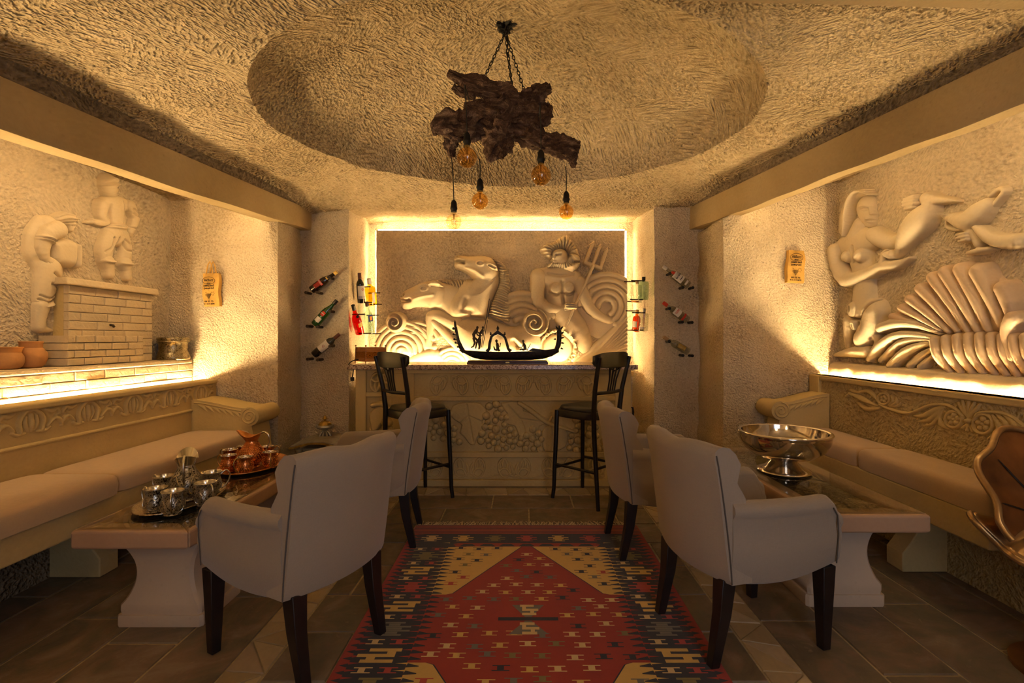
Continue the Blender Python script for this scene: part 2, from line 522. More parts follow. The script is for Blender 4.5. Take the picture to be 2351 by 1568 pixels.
simple('bronze_patina', (0.030, 0.030, 0.036), 0.45, 0.5, 0.6, noise=0.4, nscale=40, bump=0.5, bscale=120, bdist=0.003)
simple('figure_bronze', (0.07, 0.05, 0.035), 0.45, 0.5, 0.6, noise=0.3, nscale=60)
simple('shell_bronze', (0.30, 0.135, 0.045), 0.33, 0.5, 0.75, noise=0.35, nscale=7, bump=0.15, bscale=30)
simple('shell_rim', (0.42, 0.27, 0.12), 0.28, 0.5, 0.8, noise=0.2)
simple('fringe_yarn', (0.52, 0.42, 0.26), 0.9, 0.1)
for nm, c in (('rug_red', (0.300, 0.030, 0.014)), ('rug_orange', (0.36, 0.075, 0.025)), ('rug_cream', (0.60, 0.40, 0.11)), ('rug_pale', (0.62, 0.46, 0.22)),
              ('rug_navy', (0.024, 0.024, 0.032)), ('rug_olive', (0.20, 0.165, 0.055)), ('rug_grey', (0.16, 0.15, 0.12)), ('rug_pink', (0.40, 0.055, 0.04))):
    fabric(nm, c, 900)

def led_mat(key):
    t = NT('led_' + key)
    t.n.remove(t.b)
    e = t.node('ShaderNodeEmission'); e.inputs[0].default_value = (*LED_COL, 1); e.inputs[1].default_value = LED[key]
    t.l.new(e.outputs[0], t.n['Material Output'].inputs[0])
    return t.m
for k in LED: led_mat(k)
# ------------------------------------------------------------------ the setting
XL, XR, YF = -2.92, 2.53, -1.6          # left wall, right wall, wall behind the viewer
YPL, YPR = 4.00, 3.87                   # faces of the pillars left and right
YPIER, YNB = 4.41, 5.20                 # pier faces, back of the niche
def structure(o):
    o['kind'] = 'structure'
    return o

# floor: a bed of grout, slate flags and a mosaic border laid on it
floor = structure(MB().box((-0.2, 1.7, -0.036), (6.2, 7.4, 0.06)).build('floor', MAT['grout'], None, None))
rnd = random.Random(4)
tile_mesh = {}
def tile(x0, x1, y0, y1, mat='slate', name='flagstone'):
    g = 0.005
    w, d = round(x1 - x0 - 2 * g, 3), round(y1 - y0 - 2 * g, 3)
    if w < 0.02 or d < 0.02: return
    key = (w, d, mat)
    if key not in tile_mesh:
        b = MB(); h = 0.0032
        b.hexa([(-w/2, -d/2, -0.006), (w/2, -d/2, -0.006), (w/2, d/2, -0.006), (-w/2, d/2, -0.006),
                (-w/2 + h, -d/2 + h, 0), (w/2 - h, -d/2 + h, 0), (w/2 - h, d/2 - h, 0), (-w/2 + h, d/2 - h, 0)])
        tile_mesh[key] = b.mesh(name, 20)
    obj(name, tile_mesh[key], MAT[mat], floor, ((x0 + x1) / 2, (y0 + y1) / 2, rnd.uniform(-0.0012, 0.0)))
BX0, BX1, BX2, BX3 = -1.135, -0.975, 0.915, 1.065     # mosaic border lines
BY0, BY1 = 3.92, 4.10
# centre field: rows across the room
y = BY0; row = 0
while y > -1.5:
    y0 = y - 0.3055
    x = BX1; first = True
    L = 0.62
    off = (0.12, 0.40, 0.25, 0.52)[row % 4]
    x1 = BX1 + off
    while x < BX2 - 1e-6:
        x1 = min(x1, BX2)
        if BX2 - x1 < 0.08: x1 = BX2
        tile(x, x1, y0, y)
        x = x1; x1 = x + L
    y = y0; row += 1
# side fields: courses run along the room
def side_field(xa, xb, n, offs):
    w = (xb - xa) / n
    for i in range(n):
        x0 = xa + i * w
        y = YPIER - 0.02; L = offs[i % len(offs)]
        while y > -1.5:
            y0 = max(y - L, -1.5)
            tile(x0, x0 + w, y0, y)
            y = y0; L = 0.86
side_field(BX3, XR, 5, (0.50, 0.85, 0.36, 0.70))
side_field(XL, BX0, 6, (0.66, 0.30, 0.80, 0.48))
for (x0, x1) in ((BX0, BX1), (BX2, BX3)): pass
# mosaic border: slanted pieces split by their diagonals
def mosaic_strip(p0, p1, width, n):
    p0 = Vector(p0); p1 = Vector(p1); t = (p1 - p0) / n; s = Vector((-t.y, t.x, 0)).normalized() * width
    sl = t * 0.45
    for i in range(n):
        a = p0 + t * i; b = a + t
        q = [a, b, b + s + sl * (0.6 if i % 2 else 0.2), a + s + sl * (0.6 if (i - 1) % 2 else 0.2)]
        tris = ([0, 1, 2], [0, 2, 3]) if i % 2 else ([0, 1, 3], [1, 2, 3])
        for tr in tris:
            P3 = [q[k] for k in tr]; c = (P3[0] + P3[1] + P3[2]) / 3
            P3 = [c + (v - c) * 0.94 for v in P3]
            bb = MB()
            bb.add([v + Vector((0, 0, -0.006)) - c for v in P3] + [c + (v - c) * 0.97 - c for v in P3], [(0, 2, 1), (3, 4, 5), (0, 1, 4, 3), (1, 2, 5, 4), (2, 0, 3, 5)])
            bb.build('mosaic_tile', MAT['mosaic_stone'], floor, 20, loc=(c.x, c.y, rnd.uniform(-0.001, 0.0005)))
mosaic_strip((BX1, 0.7, 0), (BX1, BY0, 0), BX1 - BX0, 20)
mosaic_strip((BX3, 0.7, 0), (BX3, BY0, 0), BX3 - BX2, 20)
mosaic_strip((BX3, BY0, 0), (BX0, BY0, 0), -(BY1 - BY0), 13)
tile(BX0, BX3, BY1, YPIER - 0.02); tile(BX0, BX3, YPIER - 0.02, YNB)

# walls -------------------------------------------------------------
def ceil_z(X, Y):
    X = np.asarray(X, float); Y = np.asarray(Y, float)
    z = 2.555 - 0.13 * np.clip((-X - 1.45) / 0.8, 0, 1) ** 1.3 - 0.04 * np.clip((X - 1.3) / 0.9, 0, 1)
    z = z - 0.10 * np.clip((Y - 3.95) / 0.5, 0, 1) ** 1.2
    z = z + 0.07 * np.clip((Y - 4.45) / 0.55, 0, 1)
    e = ((X + 0.08) / 1.43) ** 2 + ((Y - 2.90) / 1.15) ** 2
    z = z + 0.53 * np.clip(1 - e, 0, 1) ** 0.55
    return z

def wall_patch(name, path, z0, z1, step, mat, amp=0.012, seed=1, parent=None, nz=None, sharp=60):
    """a wall standing on a plan line (list of (x, y)); the room is to the right of the walking direction"""
    pts = []; nrm = []
    for a, b in zip(path[:-1], path[1:]):
        a = np.array(a, float); b = np.array(b, float); L = np.linalg.norm(b - a); n = max(1, int(round(L / step)))
        d = (b - a) / L
        for i in range(n):
            pts.append(a + (b - a) * i / n); nrm.append((d[1], -d[0]))
    pts.append(np.array(path[-1], float)); nrm.append(nrm[-1])
    pts = np.array(pts); nrm = np.array(nrm, float)
    nm2 = nrm.copy(); nm2[1:-1] = (nrm[:-2] + 0 * nrm[1:-1] + nrm[1:-1]) ; nm2[0] = nrm[0]
    nm2 /= np.linalg.norm(nm2, axis=1)[:, None]
    zs = np.linspace(z0, z1, max(2, int((z1 - z0) / step)))
    s = np.concatenate([[0], np.cumsum(np.linalg.norm(np.diff(pts, axis=0), axis=1))])
    S, Z = np.meshgrid(s, zs, indexing='ij')
    d = amp * fnoise(S * 5 + 3, Z * 5, seed, 4)
    Pn = np.zeros(S.shape + (3,))
    Pn[..., 0] = pts[:, 0][:, None] + nm2[:, 0][:, None] * d
    Pn[..., 1] = pts[:, 1][:, None] + nm2[:, 1][:, None] * d
    Pn[..., 2] = Z
    return obj(name, grid_mesh(name, Pn, sharp), MAT[mat], parent)

NXL0, NXL1, NXR1, NXR0 = -1.586, -1.650, 1.180, 1.20
wall_back = structure(wall_patch('wall_back', [(NXL0 - 0.46, YPIER), (NXL0, YPIER), (NXL1, YNB), (NXR1, YNB), (NXR0, YPIER), (1.85, YPIER)], -0.02, 2.60, 0.05, 'tuff_wall', 0.010, 3))
wall_left = structure(wall_patch('wall_left', [(XL, YF), (XL, YPL + 0.05)], -0.02, 2.56, 0.05, 'relief_ground', 0.008, 5))
structure(wall_patch('wall_pillar_left', [(XL - 0.02, YPL), (-2.025, YPL), (-2.025, YPIER + 0.02)], -0.02, 2.56, 0.04, 'tuff_wall', 0.014, 7))
wall_right = structure(wall_patch('wall_right', [(XR, YPR + 0.05), (XR, YF)], -0.02, 2.60, 0.05, 'relief_ground', 0.008, 9))
structure(wall_patch('wall_pillar_right', [(1.605, YPIER + 0.02), (1.605, YPR), (XR + 0.02, YPR)], -0.02, 2.60, 0.04, 'tuff_wall', 0.014, 11))
# wall behind the viewer, with the doorway the daylight comes through
wf = MB()
wf.box((-1.35, YF - 0.06, 1.28), (3.2, 0.12, 2.62)); wf.box((2.0, YF - 0.06, 1.28), (1.1, 0.12, 2.62)); wf.box((0.85, YF - 0.06, 2.40), (1.2, 0.12, 0.40))
structure(wf.build('wall_front', MAT['tuff_wall'], None, None))

# ceiling with the shallow dome
gx = np.arange(-3.02, 2.66, 0.03); gy = np.concatenate([np.arange(-1.7, 1.5, 0.12), np.arange(1.5, 5.31, 0.03)])
GX, GY = np.meshgrid(gx, gy, indexing='ij')
e = ((GX + 0.08) / 1.43) ** 2 + ((GY - 2.90) / 1.15) ** 2
near = (np.abs(np.sqrt(e) - 1) < 0.03)
k = np.where(near & (e > 0), 1 / np.sqrt(np.maximum(e, 1e-6)), 1.0)      # snap grid points to the rim
GX2 = np.where(near, -0.08 + (GX + 0.08) * k, GX); GY2 = np.where(near, 2.90 + (GY - 2.90) * k, GY)
GZ = ceil_z(GX2, GY2) + 0.010 * fnoise(GX * 6, GY * 6, 21, 4)
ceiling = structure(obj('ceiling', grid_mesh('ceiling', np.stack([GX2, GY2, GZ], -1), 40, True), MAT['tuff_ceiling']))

# beams -------------------------------------------------------------
def beam(name, inner_far, inner_near, z_far, z_near, width, side, label_mat):
    """prism from the pier towards the viewer; z = (bottom, top)"""
    n = 60
    loops = []; dark = []
    for i in range(n + 1):
        t = i / n
        X = inner_far[0] + (inner_near[0] - inner_far[0]) * t
        Y = inner_far[1] + (inner_near[1] - inner_far[1]) * t
        b = z_far[0] + (z_near[0] - z_far[0]) * t; tp = z_far[1] + (z_near[1] - z_far[1]) * t
        r = 0.006
        w1, w2, w3 = (0.005 * math.sin(13 * t + 1) + 0.003 * math.sin(41 * t), 0.004 * math.sin(17 * t + 2), 0.004 * math.sin(23 * t))
        c = float(ceil_z(X + side * 0.03, Y)) + 0.03
        loops.append([(X + side * r, Y, b + w1), (X, Y, b + r * 2 + w1), (X, Y, tp - r), (X + side * 0.012, Y, tp), (X + side * width, Y, tp), (X + side * width, Y, b + w2), (X + side * (width - r), Y, b + w1)])
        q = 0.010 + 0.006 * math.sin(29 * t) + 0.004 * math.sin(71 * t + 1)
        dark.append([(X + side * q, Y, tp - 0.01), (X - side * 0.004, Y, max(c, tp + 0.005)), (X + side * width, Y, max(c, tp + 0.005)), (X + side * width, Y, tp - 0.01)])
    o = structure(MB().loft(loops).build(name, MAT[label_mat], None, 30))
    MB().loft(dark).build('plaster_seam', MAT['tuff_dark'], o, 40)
    return o
beam_l = beam('trim_1', (-1.927, YPIER + 0.01), (-2.455, -1.0), (2.250, 2.445), (1.992, 2.25), 0.13, -1, 'beam_stone')
beam_r = beam('trim_2', (1.522, YPIER + 0.01), (2.20, 1.45), (2.258, 2.470), (2.24, 2.48), 0.10, 1, 'beam_stone')
tb = MB(); tb.hexa([(0.25, 1.58, 2.47), (1.95, 1.58, 2.425), (1.95, 1.71, 2.425), (0.25, 1.71, 2.47), (0.25, 1.58, 2.66), (1.95, 1.58, 2.6), (1.95, 1.71, 2.6), (0.25, 1.71, 2.66)])
structure(tb.build('trim_3', MAT['beam_stone'], None, None))

# light strips --------------------------------------------------------
def led(key, p0, p1, w, h, label):
    p0 = Vector(p0); p1 = Vector(p1)
    d = (p1 - p0).normalized(); up = Vector((0, 0, 1)) if abs(d.z) < 0.9 else Vector((0, 1, 0))
    a = d.cross(up).normalized() * w / 2; b = up * h / 2
    m = MB().hexa([p0 - a - b, p0 + a - b, p1 + a - b, p1 - a - b, p0 - a + b, p0 + a + b, p1 + a + b, p1 - a + b])
    return tag(m.build('light_strip', MAT['led_' + key], None, None), label, 'light strip', 'warm white light strips')
led('bench_left', (-2.706, 0.4, 0.905), (-2.706, 3.95, 0.905), 0.012, 0.014, 'warm light strip behind the back of the left stone bench')
led('bench_right', (2.428, 2.10, 0.945), (2.428, 3.83, 0.945), 0.012, 0.014, 'warm light strip behind the back of the right stone bench')
led('beam_left', (-2.40, 1.0, 2.335), (-2.13, 3.95, 2.415), 0.02, 0.012, 'warm light strip hidden on the outer side of the left beam')
led('beam_right', (2.30, 1.5, 2.262), (1.78, 3.80, 2.285), 0.012, 0.012, 'warm light strip under the outer edge of the right beam')

for (pm, zc, x0, x1) in ((bpy.data.objects['wall_pillar_right'], 2.245, 1.60, 1.70),):
    for v in pm.data.vertices:          # the beam is let into the head of the pillar
        if v.co.z > zc and v.co.x < x1 + 0.02: v.co.x = x1
# ------------------------------------------------------------------ carved reliefs: height fields standing out of a wall plane
class Plane:
    """x = X0 (side walls, axis 'x') or y = Y0 (frontal, axis 'y'); the sketch coordinates are (x, y) of a crop"""
    def __init__(s, axis, at, ox, oy, sc, sign=1):
        s.axis, s.at, s.ox, s.oy, s.sc, s.sign = axis, at, ox, oy, sc, sign
    def uv(s, x, y):
        px = s.ox + x / s.sc; py = s.oy + y / s.sc
        if s.axis == 'y':
            q = pix(px, py, s.at); return q.x, q.z
        Y = s.at * F / (px - CX)
        return Y, EYE - (py - CY) * Y / F
    def scale(s, x, y):
        px = s.ox + x / s.sc
        Y = s.at if s.axis == 'y' else s.at * F / (px - CX)
        return Y / F / s.sc
    def world(s, U, V, H):
        if s.axis == 'y': return np.stack([U, s.at - H, V], -1)
        return np.stack([s.at + s.sign * H, U, V], -1)
    @property
    def flip(s):
        return (s.axis == 'x' and s.sign < 0)

def crom(pts, n=4, closed=False):
    pts = [np.array(p, float) for p in pts]; m = len(pts); out = []
    for i in range(m if closed else m - 1):
        p0, p1, p2, p3 = (pts[(i - 1) % m], pts[i], pts[(i + 1) % m], pts[(i + 2) % m]) if closed else (pts[max(i - 1, 0)], pts[i], pts[i + 1], pts[min(i + 2, m - 1)])
        for k in range(n):
            t = k / n
            out.append(0.5 * ((2 * p1) + (-p0 + p2) * t + (2 * p0 - 5 * p1 + 4 * p2 - p3) * t * t + (-p0 + 3 * p1 - 3 * p2 + p3) * t ** 3))
    if not closed: out.append(pts[-1])
    return out

def seg_dist(U, V, a, b):
    dx, dy = b[0] - a[0], b[1] - a[1]; L2 = dx * dx + dy * dy + 1e-12
    t = np.clip(((U - a[0]) * dx + (V - a[1]) * dy) / L2, 0, 1)
    return np.hypot(U - a[0] - t * dx, V - a[1] - t * dy), t

def smax(a, b, k):
    if k <= 0: return np.maximum(a, b)
    h = np.clip(0.5 + 0.5 * (a - b) / k, 0, 1)
    return b * (1 - h) + a * h + k * h * (1 - h)

def C(*p, k=0.75, up=0.0, n=3):
    return ('c', p, k, up, n)
def Pg(pts, h, bev, n=3, up=0.0):
    return ('p', pts, h, bev, n, up)
def G(pts, w=6, d=8, n=4): return ('g', pts, w, d, n)
def R(pts, w=6, d=8, n=4): return ('r', pts, w, d, n)
def arc(cx, cy, r, a0, a1, n=14, ry=None):
    ry = ry or r
    return [(cx + r * math.cos(math.radians(a0 + (a1 - a0) * i / n)), cy - ry * math.sin(math.radians(a0 + (a1 - a0) * i / n))) for i in range(n + 1)]
def spiral(cx, cy, r0, r1, a0, turns, n=40, ry=1.0):
    return [(cx + (r0 + (r1 - r0) * i / n) * math.cos(math.radians(a0 + 360 * turns * i / n)), cy - ry * (r0 + (r1 - r0) * i / n) * math.sin(math.radians(a0 + 360 * turns * i / n))) for i in range(n + 1)]

def carve(name, pl, prims, mat, parent, res=0.008, blend=0.012, zs=1.0, rough=0.0, label=None, seed=0, clip=None):
    pu = []; items = []
    for it in prims:
        kind = it[0]; pts = it[1]
        s = pl.scale(*pts[0][:2]); uv = [pl.uv(p[0], p[1]) for p in pts]
        if kind == 'c':
            rr = [p[2] * pl.scale(p[0], p[1]) for p in pts]
            q = [np.array((a[0], a[1], r)) for a, r in zip(uv, rr)]
            if len(q) > 2 and it[4] > 1: q = crom(q, it[4])
            items.append((kind, q, it[2], it[3] * s))
            for a in q: pu += [(a[0] - a[2], a[1] - a[2]), (a[0] + a[2], a[1] + a[2])]
        elif kind == 'p':
            q = crom(uv, it[4], True) if it[4] > 1 else [np.array(a) for a in uv]
            items.append((kind, q, it[2] * s, it[3] * s, it[5] * s)); pu += [tuple(a) for a in q]
        else:
            q = crom(uv, it[4]) if it[4] > 1 and len(uv) > 2 else [np.array(a) for a in uv]
            items.append((kind, q, it[2] * s, it[3] * s))
    pu = np.array(pu); m = 3 * res
    u0, v0 = pu.min(0) - m; u1, v1 = pu.max(0) + m
    if clip: u0, v0, u1, v1 = max(u0, clip[0]), max(v0, clip[1]), min(u1, clip[2]), min(v1, clip[3])
    us = np.arange(u0, u1 + res, res); vs = np.arange(v0, v1 + res, res)
    U, V = np.meshgrid(us, vs, indexing='ij')
    Hh = np.full(U.shape, -1.0)
    for it in items:
        if it[0] == 'c':
            q, k, up = it[1], it[2], it[3]
            f = np.full(U.shape, -1.0)
            segs = zip(q[:-1], q[1:]) if len(q) > 1 else [(q[0], q[0])]
            for a, b in segs:
                d, t = seg_dist(U, V, a, b); r = a[2] + (b[2] - a[2]) * t
                f = np.maximum(f, np.where(d < r, np.sqrt(np.maximum(r * r - d * d, 0)) * k + up * np.clip((r - d) / (0.25 * r + 1e-6), 0, 1) ** 0.5, np.maximum(-(d - r) * 2.0 + (up if up < 0 else 0), -0.5) + np.where(d < r + res, 0, 0)))
            Hh = smax(f, Hh, blend)
        elif it[0] == 'p':
            q = it[1]; d = np.full(U.shape, 9.0); ins = np.zeros(U.shape, bool)
            for i in range(len(q)):
                a, b = q[i], q[(i + 1) % len(q)]
                d = np.minimum(d, seg_dist(U, V, a, b)[0])
                c = ((a[1] > V) != (b[1] > V)) & (U < (b[0] - a[0]) * (V - a[1]) / ((b[1] - a[1]) if abs(b[1] - a[1]) > 1e-12 else 1e-12) + a[0])
                ins ^= c
            t = np.clip(d / it[3], 0, 1)
            f = np.where(ins, it[2] * np.sqrt(np.maximum(1 - (1 - t) ** 2, 0)) + it[4] * np.clip(t * 3, 0, 1) ** 0.5, -d * 2.0)
            Hh = smax(f, Hh, blend)
    inside = Hh > 0
    for it in items:
        if it[0] in 'gr':
            q = it[1]; d = np.full(U.shape, 9.0)
            for a, b in zip(q[:-1], q[1:]):
                d = np.minimum(d, seg_dist(U, V, a, b)[0])
            w = np.exp(-(d / (it[2] * 1.1)) ** 2) * it[3] * 1.45
            Hh = np.where(inside, Hh + (w if it[0] == 'r' else -np.minimum(w, 0.85 * np.maximum(Hh, 0))), Hh)
    if rough > 0:
        Hh = np.where(inside, Hh + rough * fnoise(U * 30, V * 30, seed, 3), Hh)
    Hh = np.where(Hh > 0, Hh * zs, np.maximum(Hh, -0.02))
    mask = Hh > -0.004 - res * 0.0
    P3 = pl.world(U, V, Hh)
    me = grid_mesh(name, P3, 180, pl.flip, mask)
    o = obj(name, me, MAT[mat], parent)
    if label: o['label'] = label
    return o

# ---- niche relief: horses, bearded man with trident, waves
SLAB_Y = 5.06
niche = thing('wall_relief', 'carved stone relief of two horses, bearded trident bearer and waves in back niche', 'relief', (0, SLAB_Y, 0.90))
inv = Matrix.Translation((0, -SLAB_Y, -0.90))
def under(o, t):
    o.matrix_parent_inverse = Matrix.Translation(-Vector(t.location)); return o
gx = np.concatenate([[-1.535], np.arange(-1.533, 1.0781, 0.02), [1.08]]); gz = np.concatenate([np.arange(0.90, 2.4031, 0.02), [2.405]])
A, B = np.meshgrid(gx, gz, indexing='ij')
H = 0.006 * fnoise(A * 7, B * 7, 31, 4)
rim = np.minimum.reduce([A - gx[0], gx[-1] - A, gz[-1] - B])
H = np.where(rim < 0.0005, -0.05, H)
under(obj('background_slab', grid_mesh('background_slab', np.stack([A, SLAB_Y - H, B], -1), 60), MAT['relief_ground'], niche), niche)
NP = Plane('y', SLAB_Y, 780, 500, 3.177)
def npart(name, prims, **kw):
    kw.setdefault('res', 0.006); kw.setdefault('clip', (-1.532, 0.9, 1.077, 2.40))
    return under(carve(name, NP, prims, kw.pop('mat', 'relief_stone'), niche, **kw), niche)

# waves behind everything
def wave(cx, cy, radii, a0, a1, rw, ry=1.0, base=None):
    pr = []
    if base: pr.append(Pg(base, 12, 20))
    for i, r in enumerate(radii):
        pr.append(C(*[(x, y, rw) for x, y in arc(cx, cy, r, a0, a1, 16, r * ry)], k=1.0, up=rw * 0.7, n=1))
    return pr
npart('wave', wave(1940, 650, (60, 105, 150, 195, 235), -60, 175, 24, base=arc(1940, 650, 255, -70, 180, 14) + [(1800, 850)]), blend=0.006)
npart('wave', wave(1330, 800, (70, 115, 160, 205, 245), 20, 130, 26, base=arc(1330, 790, 255, 10, 140, 10) + [(1250, 800)]), blend=0.006)
npart('wave', [Pg(arc(1420, 770, 115, 0, 360, 14)[:-1], 50, 60), R(spiral(1420, 770, 10, 105, 0, 2.2), 10, 26)] , blend=0.006)
npart('wave', wave(1480, 790, (130, 165, 200, 235), -10, 75, 17, base=arc(1480, 790, 245, -15, 85, 8) + [(1500, 800)]), blend=0.006)
npart('wave_curl', [Pg(arc(418, 768, 82, 0, 360, 14)[:-1], 50, 60), R(spiral(418, 768, 6, 72, 90, 2.1), 9, 34)], blend=0.006)
npart('wave', wave(455, 975, (22, 60, 100, 140, 180, 215), -5, 185, 19, base=arc(455, 975, 228, -10, 190, 14)), blend=0.005)
npart('wave', wave(560, 930, (95, 130, 165), 20, 110, 17), blend=0.005)
npart('wave', wave(820, 1080, (30, 62, 95, 125), 0, 180, 15, base=arc(820, 1080, 135, 0, 180, 10)), blend=0.005)
npart('wave', [C((560, 1060, 60), (660, 1010, 65), (730, 1040, 40), k=0.8)])
# chariot wheel and fan
wl = [Pg(arc(1590, 950, 150, 0, 360, 20)[:-1], 40, 30), G(arc(1590, 950, 112, 0, 360, 30), 9, 22, 1), G(arc(1590, 950, 142, 0, 360, 30), 5, 14, 1)]
for i in range(9):
    a = math.radians(-80 + i * 26); x, y = 1590 + 128 * math.cos(a), 950 - 128 * math.sin(a)
    wl.append(R(arc(x, y, 14, 0, 360, 10), 5, 16, 1))
    a2 = math.radians(-67 + i * 26); x, y = 1590 + 128 * math.cos(a2), 950 - 128 * math.sin(a2)
    wl += [R([(x - 9, y - 12), (x + 9, y + 12)], 5, 16, 1), R([(x + 9, y - 12), (x - 9, y + 12)], 5, 16, 1)]
npart('chariot_wheel', wl, res=0.0055, blend=0.004)
fan = [Pg([(1700, 1062), (2095, 690), (2112, 760), (2112, 1062)], 34, 30, 1)]
for i in range(12):
    t = i / 11
    fan.append(R([(1735 + 20 * t, 1058), (1900 + 120 * t, 940 + 60 * t), (2100, 720 + 330 * t)], 7, 22))
npart('scallop_fan', fan, res=0.0055, blend=0.004)
# rear horse
rh = [Pg([(700, 468), (790, 480), (900, 505), (940, 600), (880, 730), (800, 740), (740, 680), (690, 640)], 60, 70),
      Pg([(446, 570), (466, 540), (530, 508), (610, 472), (680, 460), (750, 478), (790, 540), (760, 620), (700, 662), (630, 655), (560, 652), (500, 668), (462, 660), (452, 622), (446, 600)], 88, 70),
      C((690, 590, 80), (720, 600, 60), k=0.5, up=40),
      G([(448, 606), (490, 612), (525, 606)], 9, 42), G(arc(468, 562, 15, 0, 360, 10), 6, 26, 1), R(arc(634, 526, 24, 0, 360, 12, 17), 5, 14, 1), R([(634, 526)] * 2, 8, 16, 1),
      R([(560, 600), (620, 580), (690, 570)], 10, 10), R([(600, 500), (640, 490), (670, 505)], 7, 14)]
npart('rear_horse', rh, blend=0.02)
npart('rear_horse_ear', [C((668, 502, 6), (715, 492, 22), (764, 510, 5), k=0.9, up=112), G([(680, 503), (745, 508)], 6, 20, 1)], res=0.005)
mane2 = [Pg([(660, 462), (720, 450), (860, 452), (940, 462), (930, 500), (870, 540), (800, 500), (720, 478)], 62, 40)]
for i in range(9):
    t = i / 8; mane2.append(G([(690 + 200 * t, 448), (730 + 180 * t, 480), (770 + 150 * t, 540)], 6, 26))
npart('rear_horse_mane', mane2, res=0.0055)
# front horse
fh = [Pg([(930, 450), (1040, 470), (1150, 420), (1165, 480), (1125, 580), (1090, 690), (1050, 745), (900, 752), (820, 742), (785, 690), (800, 600), (855, 525)], 96, 120),
      C((900, 660, 95), (960, 590, 90), (1060, 480, 75), k=0.6, up=40),
      Pg([(830, 770), (930, 730), (1070, 720), (1180, 765), (1260, 792), (1340, 775), (1430, 812), (1470, 880), (1462, 960), (1300, 1030), (1000, 1030), (880, 930)], 85, 110),
      C((980, 850, 100), (1180, 880, 90), (1370, 880, 92), k=0.55, up=25),
      Pg([(836, 290), (862, 274), (940, 284), (1060, 282), (1125, 310), (1158, 370), (1162, 420), (1130, 465), (1060, 482), (1000, 470), (950, 425), (900, 392), (852, 376), (838, 352), (838, 320)], 105, 70),
      C((1080, 410, 70), (1090, 430, 50), k=0.45, up=60),
      G([(836, 332), (880, 330), (915, 338)], 10, 48), G(arc(856, 288, 11, 0, 360, 8), 6, 22, 1), R(arc(1034, 350, 24, 0, 360, 12, 15), 5, 14, 1), R([(930, 380), (1000, 400), (1050, 440)], 10, 10),
      G([(930, 600), (905, 670), (960, 690)], 16, 18), G([(840, 745), (940, 725), (1050, 742)], 12, 26), R([(1280, 880), (1330, 920)], 16, 14), G([(1270, 900), (1300, 940)], 14, 20)]
npart('front_horse', fh, blend=0.02)
npart('front_horse_ear', [C((1085, 358, 8), (1125, 372, 24), (1150, 388, 8), k=0.9, up=128), G([(1096, 364), (1142, 384)], 6, 20, 1)], res=0.005)
npart('foreleg', [C((850, 770, 62), (740, 725, 52), (672, 722, 44), (668, 790, 36), (655, 880, 27), (640, 940, 30), (690, 945, 24), k=0.85, up=10, n=2)], blend=0.015)
npart('foreleg', [C((690, 760, 30), (760, 830, 30), (820, 900, 27), (860, 945, 24), k=0.9, up=20, n=2)])
mane = [Pg([(1110, 300), (1180, 326), (1228, 390), (1242, 490), (1246, 742), (1200, 752), (1110, 722), (1088, 690), (1128, 570), (1162, 470), (1150, 372)], 92, 45)]
for i in range(24):
    t = i / 23
    y = 318 + 400 * t; xl = 1130 + 40 * math.sin(PI * min(1, t * 1.6)) - 45 * max(0, t - 0.45) * 2
    mane.append(G([(xl - 20, y - 6), (xl + 30, y + 18 * math.sin(6 * t)), (1205, y + 14), (1250, y + 22 - 20 * math.sin(9 * t))], 5.5, 30))
npart('front_horse_mane', mane, res=0.005)
# bearded man
man = [C((1610, 470, 128), (1610, 590, 112), (1640, 690, 100), k=0.45), C((1455, 430, 62), (1560, 430, 75), (1680, 440, 72), (1735, 475, 56), k=0.7, up=10), C((1620, 400, 55), (1615, 350, 50), k=0.8),
       C((1640, 700, 90), (1700, 800, 105), (1770, 900, 70), (1800, 960, 40), k=0.6),
       C((1572, 515, 46), (1580, 520, 40), k=0.4, up=48), C((1668, 512, 46), (1672, 518, 40), k=0.4, up=48),
       G([(1620, 470), (1620, 560), (1630, 640)], 9, 16), G([(1530, 545), (1575, 565), (1618, 545), (1665, 565), (1715, 545)], 7, 14), G([(1520, 415), (1610, 430), (1700, 420)], 8, 8)]
npart('bearded_man', man, blend=0.03)
npart('arm', [C((1450, 430, 62), (1442, 520, 56), (1445, 610, 52), (1490, 650, 45), (1580, 668, 40), (1650, 660, 36), k=0.9, up=18, n=2), C((1660, 645, 30), (1705, 650, 28), k=0.9, up=60)] + [R([(1640, 632 + 14 * i), (1700, 640 + 12 * i), (1725, 640 + 13 * i)], 5, 12) for i in range(4)] + [G([(1650, 639 + 14 * i), (1722, 646 + 12 * i)], 3, 12, 1) for i in range(3)], blend=0.015)
npart('arm', [C((1742, 475, 54), (1785, 590, 50), (1830, 670, 44), (1900, 720, 34), (1960, 748, 28), (1995, 742, 20), (2010, 728, 10), k=0.9, up=14, n=2), C((1960, 742, 26), (1985, 725, 12), k=0.8, up=18)], blend=0.015)
npart('head', [C((1600, 290, 66), (1615, 320, 55), k=0.95, up=20), C((1572, 280, 10), (1555, 306, 13), k=1.0, up=75), R([(1560, 268), (1610, 262)], 6, 10, 1), G([(1575, 282), (1605, 280)], 5, 10, 1), C((1560, 326, 14), (1600, 330, 14), k=0.6, up=60)], blend=0.01)
hair = [Pg([(1458, 236), (1500, 196), (1545, 186), (1600, 152), (1648, 128), (1684, 166), (1722, 212), (1742, 262), (1742, 300), (1690, 276), (1640, 236), (1572, 258), (1530, 312), (1480, 272)], 100, 45)]
for i in range(13):
    t = i / 12; a = math.radians(200 - 190 * t)
    hair.append(G([(1620 + 45 * math.cos(a), 270 - 35 * math.sin(a)), (1610 + 95 * math.cos(a), 250 - 70 * math.sin(a)), (1600 + 160 * math.cos(a), 240 - 130 * math.sin(a))], 5, 30))
